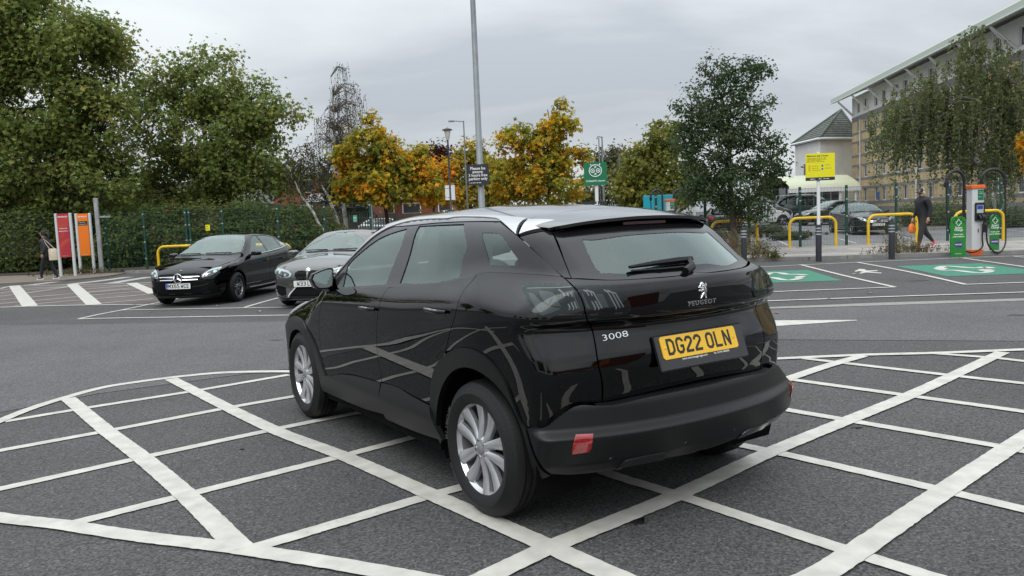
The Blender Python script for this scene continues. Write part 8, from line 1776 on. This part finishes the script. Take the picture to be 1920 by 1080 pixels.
        fpan('corner_intake', [(.44, .27), (.46, .40), (.56, .43), (.70, .44), (.715, .40), (.66, .29), (.55, .255)], M_MESH)
        fpan('corner_lip', [(.42, .225), (.55, .235), (.68, .275), (.73, .36), (.745, .34), (.70, .25), (.55, .205), (.42, .20)], paint, off=.018, depth=.02)
        fpan('corner_lip', [(.45, .42), (.56, .452), (.73, .462), (.73, .445), (.56, .432)], paint, off=.016, depth=.02)
        fpan('front_splitter', [(0, .175), (0, .20), (.5, .205), (.70, .235), (.70, .21), (.5, .178)], M_GLOSS, sym='weld', off=.03, depth=.03)
        c = nx(0, .715); bd = MB(); bd.lathe([(0, .008), (.038, .007), (.042, 0)], 18, M=frame(c, (0, 1, 0), (-.4, 0, .9), (.9, 0, .4))); bd.build('round_badge', M_CHROME, t)
        bq = MB()
        for a0 in (0, math.pi): bq.lathe([(0, .0085), (.022, .0078)], 8, M=frame(c, (0, 1, 0), (-.4, 0, .9), (.9, 0, .4)), a0=a0, a1=a0 + math.pi / 2)
        bq.build('badge_quarter', M_PBLU, t); pz = .47
    else:
        zz = .0 if not tall else .12
        fpan('grille', [(0, .50 + zz), (0, .62 + zz), (.40, .62 + zz), (.42, .52 + zz)], M_MESH, sym='weld'); hl = [(.47, .585 + zz), (.49, .68 + zz), (.70, .74 + zz), (.73, .70 + zz), (.62, .60 + zz)]
        fpan('lower_intake', [(0, .235), (0, .36), (.52, .36), (.6, .25)], M_MESH, sym='weld'); pz = .42
    H3 = [tuple(v) for v in ov(cls, PJ_FP, hl, PJ_FD)]
    panel('headlight', cls, PJ_FD, H3, M_HEAD if face != 'star' else M_LBAR, t, off=.003, depth=.01, sp=.05)
    cy, cz = sum(a for a, b in hl) / len(hl), sum(b for a, b in hl) / len(hl)
    panel('lamp_housing', cls, PJ_FD, [tuple(v) for v in ov(cls, PJ_FP, [(cy + (a - cy) * .80, cz - .012 + (b - cz) * .68) for a, b in hl], PJ_FD)], M_LHOUS, t, off=.005, depth=0, sp=.05)
    for dy in (-.07, .06):
        e = ov(cls, PJ_FP, [(cy + dy + .028 * math.cos(a), cz - .01 + dy * .35 + .028 * math.sin(a)) for a in np.linspace(0, 6.28, 11)[:-1]], PJ_FD)
        panel('lamp_projector', cls, PJ_FD, [tuple(v) for v in e], M_HEAD, t, off=.008, depth=.004, sp=.05)
    panel('lamp_lens', cls, PJ_FD, H3, M_CLEAR, t, off=.012, depth=.004, sp=.06)
    if txt:
        p = nx(0, pz); PM_ = frame((p[0] + .022, 0, pz), (0, 1, 0), (0, 0, 1), (1, 0, 0)); plate(t, PM_, txt, False, blue=blue)
    for s in (1, -1):
        if rows:
            for x0 in (-.10, -.98):
                p = on_surf(cls, PJ_S, [(-x0, Zf(.80)), (-(x0 + .20), Zf(.79))], .004)[0]; hb_ = MB(); hb_.tube([(p[0][0], s * p[0][1], p[0][2]), (p[0][0] + .02, s * (p[0][1] + .03), p[0][2]), (p[1][0] - .02, s * (p[1][1] + .03), p[1][2]), (p[1][0], s * p[1][1], p[1][2])], .013, 6); hb_.build('door_handle', paint, t, smooth=60)
        mm = MB(); z_ = Zf(.985); y0 = 1.0 if tall else .955
        rg = [(-.105, -.045), (-.11, .02), (-.06, .058), (.06, .060), (.10, .03), (.10, -.03), (.03, -.055)]
        vs = []
        for dx, sc_ in ((-.02, .92), (0, 1), (.06, 1), (.11, .85), (.15, .55)): vs += [(.60 + dx, s * (y0 - a * sc_), z_ + b * sc_) for a, b in rg]
        n = len(rg); mm.add(vs, [(l * n + i, l * n + (i + 1) % n, (l + 1) * n + (i + 1) % n, (l + 1) * n + i) for l in range(4) for i in range(n)] + [tuple(range(n)), tuple(range(4 * n, 5 * n))]); mm.box(.62, .70, min(s * .80, s * .90), max(s * .80, s * .90), z_ - .05, z_ - .02)
        mo = mm.build('door_mirror', M_GLOSS if face == 'star' else paint, t, smooth=40); bm = bmesh.new(); bm.from_mesh(mo.data); bmesh.ops.recalc_face_normals(bm, faces=bm.faces); bm.to_mesh(mo.data); bm.free()
        if face == 'star' and rows:
            cb = MB(); P_ = on_surf(cls, PJ_S, S([(.55, .958), (.2, .962), (-.25, .978), (-.7, 1.004), (-1.1, 1.038), (-1.5, 1.085)]), .006)[0]; cb.tube([(a, s * b, c) for a, b, c in P_], .009, 5); cb.build('window_strip', M_CHROME, t)
            cb = MB(); P_ = on_surf(cls, PJ_S, S([(.80, .262), (.3, .255), (-.4, .262), (-1.0, .29)]), .008)[0]; cb.tube([(a, s * b, c) for a, b, c in P_], .012, 5); cb.build('sill_strip', M_LPALE, t)
    for x in (-WBF, WBF):
        for s in (1, -1): make_wheel('wheel', .317, .2035, .205, t, (x, s * .765, .315), 'pairs' if face == 'star' else 'five', s, m_rim=rim)
    tr_ = [(-.55, .60), (-.60, .75), (-.70, .80), (-.76, .78), (-.74, .66)]
    panel('tail_light', cls, ('c', -1.1, 1), [(-.48, .78), (-.50, .92), (-.66, .95), (-.74, .92), (-.70, .80)], M_RED, t, off=.004, sp=.08)
    cabin(t, -.22, -1.0, .48, .36, 1.3)
    if face in ('star', 'kidney'):
        wp = MB()
        for ya, yb, xa, xb in ((.55, .02, bmx - .10, bmx - .02), (-.1, -.6, bmx - .02, bmx - .12)):
            P_ = on_surf(cls, PJ_T, [(ya, -xa), ((ya + yb) / 2, -(xa + xb) / 2 - .01), (yb, -xb)], .018)[0]; wp.tube([tuple(p) for p in P_], .010, 5)
        wp.build('wiper', M_PLAST, t); mr_ = MB(); mr_.bbox(.16, .20, -.13, .13, 1.215, 1.285, .02); mr_.build('rear_view_mirror', M_INT, t)
        ss = MB(); ss.bbox(.10, .18, -.05, .05, 1.28, 1.36, .02); ss.build('sensor_pod', M_INT, t)
    return t
star_car = build_hatch('hatchback', 'glossy black hatchback with chrome star grille parked at the left', Hatch, M_BLACK, (-6.43, 17.93), -1.6864, 'star', 'MX65 WCE', blue=True, rim=M_ALLOYD)
build_hatch('hatchback', 'dark grey hatchback with twin black kidney grille behind the door mirror', Coupe, M_GREYP, (-3.39, 16.55), -1.7378, 'kidney', 'W33 LXX', rim=M_ALLOYD, WBF=1.345)

XX = lambda px, D: PX(px, 400, D)[0]
build_hatch('hatchback', 'black hatchback with chrome star grille in the next car park', Hatch, M_BK2, (XX(1612, 36.5), 36.5), rad(-94), 'star', 'KY14 VZB', q=1.6, rim=M_ALLOYD)
build_hatch('small_van', 'small dark green van parked side on beyond the white sign', Tall, M_GREENP, (XX(1514, 52), 52.), rad(2), 'plain', q=2.5, rim=M_ALLOYD, rows=False)
build_hatch('small_van', 'white and black small van partly hidden by the oak leaves', Tall, M_WHITE_P, (XX(1418, 49), 49.), rad(0), 'plain', q=2.5, rim=M_ALLOYD, rows=False)
build_hatch('parked_car', 'dark car roof showing behind the black hatchback in the next car park', Hatch, M_GREENP, (XX(1560, 47), 47.), rad(-170), 'plain', q=2.5, rows=False)
build_hatch('parked_car', 'silver car seen through the palisade fence right of the birch', Hatch, M_SILVP, (XX(728, 51), 51.), rad(10), 'plain', q=2.5, rows=False)
build_hatch('parked_car', 'white car behind the maple trunk by the brick unit', Hatch, M_WHITE_P, (XX(785, 56), 56.), rad(185), 'plain', q=2.5, rows=False)
build_hatch('small_van', 'white van with dark blue cap behind the old style lamp', Tall, M_WHITE_P, (XX(840, 60), 60.), rad(100), 'plain', q=2.5, rows=False)
build_hatch('parked_car', 'dark parked car low behind the oak trunk', Hatch, M_BK2, (XX(1352, 41), 41.), rad(80), 'plain', q=2.5, rows=False)
# what stands behind the viewer and shows in the black paint: store front, parked cars, trees
bk = block('supermarket', 'low red brick supermarket behind the viewer', 6, 60, -52, -30, 0, 6.5, M_RBRICK)
mb = MB(); mb.box(10, 30, -30, -29.9, .2, 3.6); mb.build('shop_window', M_PANE, bk); mb = MB(); mb.box(8, 34, -30, -29.8, 4.2, 5.8); mb.build('sign_band', M_SORG, bk)
for i, (x, y, s) in enumerate(((-30, -22, 61), (-20, -27, 62), (-12, -24, 63), (-3, -30, 64), (-34, -8, 65), (-36, 4, 66))):
    tree('lime_tree', 'green tree standing behind the viewer, number %d from the left' % (i + 1) if 0 else ('broad', 'tall', 'leaning', 'small', 'wide', 'dense')[i] + ' green tree mirrored in the dark car paint', (x, y, 0), [(x, y, 6.4, 3.2, 3.0, 2.6), (x + 1.8, y, 5, 2.2, 2.2, 2), (x - 1.6, y + .5, 4.6, 2.2, 2, 2)], 70, 50, .42, GREEN_P, .2, s, sig=.75)
for i, (x, y, h) in enumerate(((-37, 33, 6.2), (-43, 24, 6.6), (-30, 40, 6.4), (-46, 14, 5.4))):
    tree('plane_tree', ('broad', 'tall', 'dense', 'low')[i] + ' plane tree left of the picture, mirrored in the side windows', (x, y, 0), [(x, y, h, 4.0, 3.6, 3.4), (x + 2.2, y, h - 1.8, 2.8, 2.8, 2.4), (x - 2.4, y + .5, h - 2, 2.8, 2.6, 2.4), (x + .4, y, h + 2.6, 2.4, 2.4, 1.8)], 130, 60, .36, GREEN_P, .26, 80 + i, sig=.7)
for i, (x, y, yw, m) in enumerate(((8, -16, 92, M_WHITE_P), (11, -16.4, 90, M_SILVP), (14, -16, 88, M_REDP), (17, -16.2, 90, M_BK2), (-13, -13, 60, M_SILVP), (-17, -9, 55, M_BK2))):
    build_hatch('parked_car', ('white', 'silver', 'red', 'black', 'pale silver', 'glossy black')[i] + ' parked car mirrored in the black paintwork', Hatch, m, (x, y), rad(yw), 'plain', q=3., rows=False)

# ---------------------------------------------------------------- people
M_SKIN = mat('skin', (.42, .24, .17), rough=.55)
M_SKIN2 = mat('skin_tan', (.36, .20, .14), rough=.55)
M_JACK = mat('jacket_black', (.014, .015, .019), rough=.75, noise=(12, .3), bump=(18, .5, .02))
M_JACK2 = mat('jacket_charcoal', (.026, .028, .034), rough=.75, noise=(12, .3), bump=(22, .6, .02))
M_TROU = mat('trousers_dark', (.030, .028, .028), rough=.8, noise=(28, .7), bump=(20, .4, .02))
M_TROU2 = mat('trousers_navy', (.012, .013, .018), rough=.8, noise=(10, .3), bump=(20, .4, .02))
M_PINK = mat('shoe_pink', (.92, .045, .16), rough=.5)
M_SOLE = mat('shoe_sole', (.75, .74, .72), rough=.6)
M_SHOE = mat('shoe_black', (.015, .015, .016), rough=.6)
M_HAIR = mat('hair_dark', (.016, .012, .010), rough=.6)
M_CAP = mat('cap_black', (.012, .012, .014), rough=.7)
M_BEIGE = mat('headphone_beige', (.55, .47, .38), rough=.45)
M_OBAG = mat('bag_orange', (.80, .19, .03), rough=.55, noise=(9, .2))
M_TOTE = mat('tote_canvas', (.52, .45, .34), rough=.85, noise=(10, .15))
def skin_mesh(verts, edges, radii, root=0, sub=2):
    me = bpy.data.meshes.new('body'); me.from_pydata(verts, edges, []); o = bpy.data.objects.new('tmp_body', me); COL.objects.link(o)
    md = o.modifiers.new('skin', 'SKIN'); md.use_smooth_shade = True
    for i, r in enumerate(radii):
        v = me.skin_vertices[0].data[i]; v.radius = (r if hasattr(r, '__len__') else (r, r)); v.use_root = (i == root)
    s = o.modifiers.new('sub', 'SUBSURF'); s.levels = sub; s.render_levels = sub
    dg = bpy.context.evaluated_depsgraph_get(); dg.update(); out = bpy.data.meshes.new_from_object(o.evaluated_get(dg)); bpy.data.objects.remove(o); bpy.data.meshes.remove(me); return out
def hand(mb, w, d, s=1., curl=.5):
    """palm, four unequal bent fingers and a thumb from the side of the palm; d: pointing direction"""
    w = Vector(w); d = Vector(d).normalized(); side = Vector((1, 0, 0)); nrm = d.cross(side).normalized(); side = nrm.cross(d).normalized()
    mb.tube([w - d * .02, w + d * .03 * s, w + d * .085 * s], [.024 * s, .036 * s, .034 * s], 8)
    for i, L in enumerate((.068, .078, .072, .056)):
        b = w + d * .08 * s + side * (-.028 + .0185 * i) * s; m_ = b + d * L * .55 * s + nrm * .010 * curl; e = m_ + (d * (1 - curl * .6) + nrm * curl).normalized() * L * .5 * s; mb.tube([b, m_, e], [.0095 * s, .009 * s, .0075 * s], 6)
    b = w + d * .025 * s - side * .03 * s; mb.tube([b, b + (d * .7 - side * .6).normalized() * .035 * s, b + (d * .95 - side * .35).normalized() * .07 * s], [.012 * s, .0105 * s, .008 * s], 6)
def person(label, loc, rz, J, clothes, k=1.):
    """J: joint dictionary in metres, facing +x"""
    t = thing('person', label, 'person', loc, rz)
    V, E, R = [], [], []; idx = {}
    def add(n, p, r, par=None):
        V.append(tuple(c * k for c in p)); R.append((r[0] * k, r[1] * k) if hasattr(r, '__len__') else r * k); idx[n] = len(V) - 1
        if par is not None: E.append((idx[par], idx[n]))
    for n, p, r, par in J: add(n, p, r, par)
    me = skin_mesh(V, E, R)
    for m in clothes['mats']: me.materials.append(m)
    for p in me.polygons: p.material_index = clothes['pick'](p.center / k, p)
    body = link('body', me, t); return t, body, idx, V
def walk(front, back, arm_l, arm_r, lean_=.02, hd=(.075, 0, 1.635), bulk=1.):
    b = bulk
    return [('pelvis', (0, 0, .95), (.135 * b, .165 * b), None), ('waist', (lean_ * .4, 0, 1.08), (.125 * b, .155 * b), 'pelvis'), ('chest', (lean_ + .01, 0, 1.28), (.135 * b, .18 * b), 'waist'), ('upper', (lean_ + .01, 0, 1.41), (.10 * b, .155 * b), 'chest'), ('neck', (lean_ + .03, 0, 1.505), .056, 'upper'), ('chin', (lean_ + .055, 0, 1.575), (.066, .060), 'neck'), ('head', (lean_ + .06, 0, 1.655), (.095, .078), 'chin'), ('crown', (lean_ + .052, 0, 1.735), (.075, .066), 'head'), ('nose', (lean_ + .155, 0, 1.635), .014, 'head'),
            ('hipl', (0, .085, .90), .098 * b, 'pelvis'), ('kneel', front[0], .066 * b, 'hipl'), ('calfl', tuple(np.array(front[0]) * .55 + np.array(front[1]) * .45), .060 * b, 'kneel'), ('anklel', front[1], .042, 'calfl'), ('heell', front[2], .036, 'anklel'), ('toel', front[3], .030, 'heell'),
            ('hipr', (0, -.085, .90), .098 * b, 'pelvis'), ('kneer', back[0], .066 * b, 'hipr'), ('calfr', tuple(np.array(back[0]) * .55 + np.array(back[1]) * .45), .060 * b, 'kneer'), ('ankler', back[1], .042, 'calfr'), ('heelr', back[2], .036, 'ankler'), ('toer', back[3], .030, 'heelr'),
            ('shl', (lean_, .17 * b, 1.405), .070 * b, 'upper'), ('ell', arm_l[0], .052 * b, 'shl'), ('wrl', arm_l[1], .036, 'ell'), ('shr', (lean_, -.17 * b, 1.405), .070 * b, 'upper'), ('elr', arm_r[0], .052 * b, 'shr'), ('wrr', arm_r[1], .036, 'elr')]
def pick_clothes(shoe_z, skin_neck, jac_low, J):
    wl = np.array([p for n, p, r, q in J if n == 'wrl'][0]); wr = np.array([p for n, p, r, q in J if n == 'wrr'][0]); tl = [np.array(p) for n, p, r, q in J if n[:4] in ('heel', 'toel', 'toer')]
    def f(c, p):
        c = np.array(c)
        if min(np.linalg.norm(c - q) for q in tl) < .088: return 3
        if c[2] > skin_neck: return 0
        if min(np.linalg.norm(c - wl), np.linalg.norm(c - wr)) < .03: return 0
        if c[2] > jac_low or abs(c[1]) > .195: return 1
        return 2
    return f
# man in black with cap, headphones and pink trainers, walking left
Jm = walk(((.13, .09, .50), (.20, .09, .10), (.16, .09, .045), (.33, .10, .032)), ((-.10, -.09, .50), (-.36, -.09, .20), (-.415, -.09, .13), (-.30, -.09, .035)), ((-.04, .26, 1.14), (.04, .28, .88)), ((.02, -.25, 1.13), (.15, -.25, .87)), bulk=1.27)
zb_m = .09; ym = 23.9; xm = PX(1731, 462, ym)[0]
t, body, idx, V = person('person in black jacket, cap and headphones with bright pink trainers walking left', (xm, ym, zb_m), math.pi + .12, Jm, dict(mats=[M_SKIN, M_JACK, M_TROU, M_PINK], pick=pick_clothes(.1, 1.525, .90, Jm)), k=1.045)
kk = 1.045
def part(name, m, fn, parent, smooth=45):
    mb = MB(); fn(mb); return mb.build(name, m, parent, smooth=smooth)
part('cap', M_CAP, lambda mb: (mb.lathe([(.105, 1.70), (.104, 1.745), (.085, 1.79), (.04, 1.815), (0, 1.82)], 16, M=Matrix.Translation((.062, 0, 0)) @ Matrix.Diagonal((1.02, .86, 1, 1))), mb.add([(.14, -.075, 1.715), (.25, -.05, 1.70), (.265, 0, 1.702), (.25, .05, 1.70), (.14, .075, 1.715), (.10, 0, 1.735), (.14, -.075, 1.703), (.25, -.05, 1.688), (.265, 0, 1.69), (.25, .05, 1.688), (.14, .075, 1.703)], [(0, 1, 2, 5), (5, 2, 3, 4), (6, 8, 7), (6, 10, 9, 8), (0, 6, 7, 1), (1, 7, 8, 2), (2, 8, 9, 3), (3, 9, 10, 4)])), t)
part('headphones', M_BEIGE, lambda mb: [mb.lathe([(0, .025), (.036, .02), (.042, 0), (.03, -.01)], 12, M=frame((.055, s * .10, 1.69), (1, 0, 0), (0, 0, s), (0, s, 0))) for s in (1, -1)] + [mb.tube([(.05, .112 * math.cos(a), 1.70 + .14 * math.sin(a)) for a in np.linspace(0, math.pi, 12)], .012, 6)], t)
part('eye', M_HAIR, lambda mb: [mb.lathe([(0, .006), (.010, .002), (.011, -.004)], 8, M=frame((.166, s * .032, 1.725), (0, 1, 0), (0, 0, 1), (1, 0, 0))) for s in (1, -1)], t)
part('beard', M_HAIR, lambda mb: mb.lathe([(0, 1.612), (.045, 1.618), (.066, 1.65), (.070, 1.68)], 14, M=Matrix.Translation((.095, 0, 0)) @ Matrix.Diagonal((.95, .9, 1, 1)), a0=-1.5, a1=1.5), t)
for s, n in ((1, 'wrl'), (-1, 'wrr')):
    w = Vector(V[idx[n]]); part('hand', M_SKIN, lambda mb: hand(mb, w, (.25, 0, -1), 1.05), t)
part('backpack_strap', mat('strap_olive', (.16, .14, .08), rough=.8), lambda mb: [mb.tube([(.13, s * .13, 1.30), (.10, s * .14, 1.50), (-.02, s * .14, 1.52), (-.13, s * .13, 1.40)], .018, 6) for s in (1, -1)], t)
part('jacket_badge', M_SOLE, lambda mb: mb.lathe([(0, .003), (.02, .002)], 8, M=frame((.175, .09, 1.37), (0, 1, 0), (0, 0, 1), (1, 0, 0))), t)
for n, nm in (('l', Jm[13]), ('r', Jm[19])):
    h = Vector(V[idx['heel' + n]]); o_ = Vector(V[idx['toe' + n]]); part('shoe_sole', M_SOLE, lambda mb: mb.tube([h + Vector((-.03, 0, -.026)), (h + o_) / 2 + Vector((0, 0, -.022)), o_ + Vector((.02, 0, -.018))], [.03, .034, .028], 8), t)
b0 = Vector(V[idx['wrr']]) + Vector((.04, 0, -.14))
bag = thing('carrier_bag', 'orange carrier bag held by the walking person in black', 'bag', (xm, ym, zb_m), math.pi + .12)
mb = MB(); rows_ = [(-.13, .03, .025), (-.18, .085, .05), (-.30, .12, .07), (-.39, .11, .065), (-.43, .08, .05)]; n = 12; vs = []
for dz, a, c in rows_: vs += [(b0.x + a * math.cos(q) * (1 + .12 * math.sin(3 * q + dz * 20)), b0.y + c * math.sin(q), b0.z + dz + .12) for q in np.linspace(0, 6.283, n + 1)[:-1]]
mb.add(vs, [(l * n + i, l * n + (i + 1) % n, (l + 1) * n + (i + 1) % n, (l + 1) * n + i) for l in range(4) for i in range(n)] + [tuple(range(4 * n, 5 * n))]); mb.build('bag_body', M_OBAG, bag, smooth=70)
mb = MB(); mb.tube([b0 + Vector((-.03, 0, -.01)), b0 + Vector((-.01, 0, .05)), b0 + Vector((.02, 0, .05)), b0 + Vector((.03, 0, -.01))], .008, 5); mb.build('bag_handle', M_OBAG, bag)
# woman in dark jacket with canvas tote, walking left
Jw = walk(((.16, .08, .49), (.22, .08, .10), (.18, .08, .045), (.35, .09, .032)), ((-.10, -.08, .49), (-.25, -.08, .11), (-.29, -.08, .05), (-.13, -.08, .03)), ((-.06, .225, 1.13), (.06, .23, .91)), ((.0, -.22, 1.13), (.12, -.22, .92)), bulk=1.14)
zw = .06; yw_ = 27.3; xw = PX(92, 522, yw_)[0]
t, body, idx, V = person('person in charcoal jacket with dark hair tied back, walking left past the store boards', (xw, yw_, zw), math.pi + .1, Jw, dict(mats=[M_SKIN2, M_JACK2, M_TROU2, M_SHOE], pick=pick_clothes(.1, 1.525, .84, Jw)), k=.955)
q = .955
part('hair', M_HAIR, lambda mb: (mb.lathe([(.092 * q, 1.60 * q), (.104 * q, 1.66 * q), (.10 * q, 1.73 * q), (.07 * q, 1.785 * q), (.0, 1.805 * q)], 16, M=Matrix.Translation((.040, 0, 0)) @ Matrix.Diagonal((1.0, .92, 1, 1))), mb.tube([(-.04, 0, 1.66 * q), (-.10, 0, 1.65 * q), (-.13, .01, 1.56 * q), (-.12, .01, 1.47 * q)], [.05, .055, .05, .03], 8)), t)
part('eye', M_HAIR, lambda mb: [mb.lathe([(0, .006), (.009, .002), (.010, -.004)], 8, M=frame((.158, s * .03, 1.655 * q), (0, 1, 0), (0, 0, 1), (1, 0, 0))) for s in (1, -1)], t)
part('face', M_SKIN2, lambda mb: mb.lathe([(0, .055), (.045, .045), (.062, .0)], 12, M=frame((.095, 0, 1.62 * q), (0, 1, 0), (0, 0, 1.15), (1, 0, 0))), t)
for s, n in ((1, 'wrl'), (-1, 'wrr')):
    w = Vector(V[idx[n]]); part('hand', M_SKIN2, lambda mb: hand(mb, w, (.2, 0, -1), .92), t)
for n in ('l', 'r'):
    h = Vector(V[idx['heel' + n]]); o_ = Vector(V[idx['toe' + n]]); part('shoe_sole', M_SOLE, lambda mb: mb.tube([h + Vector((-.03, 0, -.024)), (h + o_) / 2 + Vector((0, 0, -.02)), o_ + Vector((.02, 0, -.016))], [.028, .032, .026], 8), t)
tb = thing('tote_bag', 'cream canvas tote bag hanging behind the walking person in charcoal', 'bag', (xw, yw_, zw), math.pi + .1)
mb = MB(); mb.bbox(-.44, -.17, .17, .27, .66, 1.06, .03); mb.build('bag_body', M_TOTE, tb, smooth=50)
mb = MB(); mb.tube([(-.38, .22, 1.04), (-.18, .23, 1.27), (-.02, .19, 1.405), (-.10, .24, 1.25), (-.22, .24, 1.04)], .012, 6); mb.build('bag_strap', M_TOTE, tb)
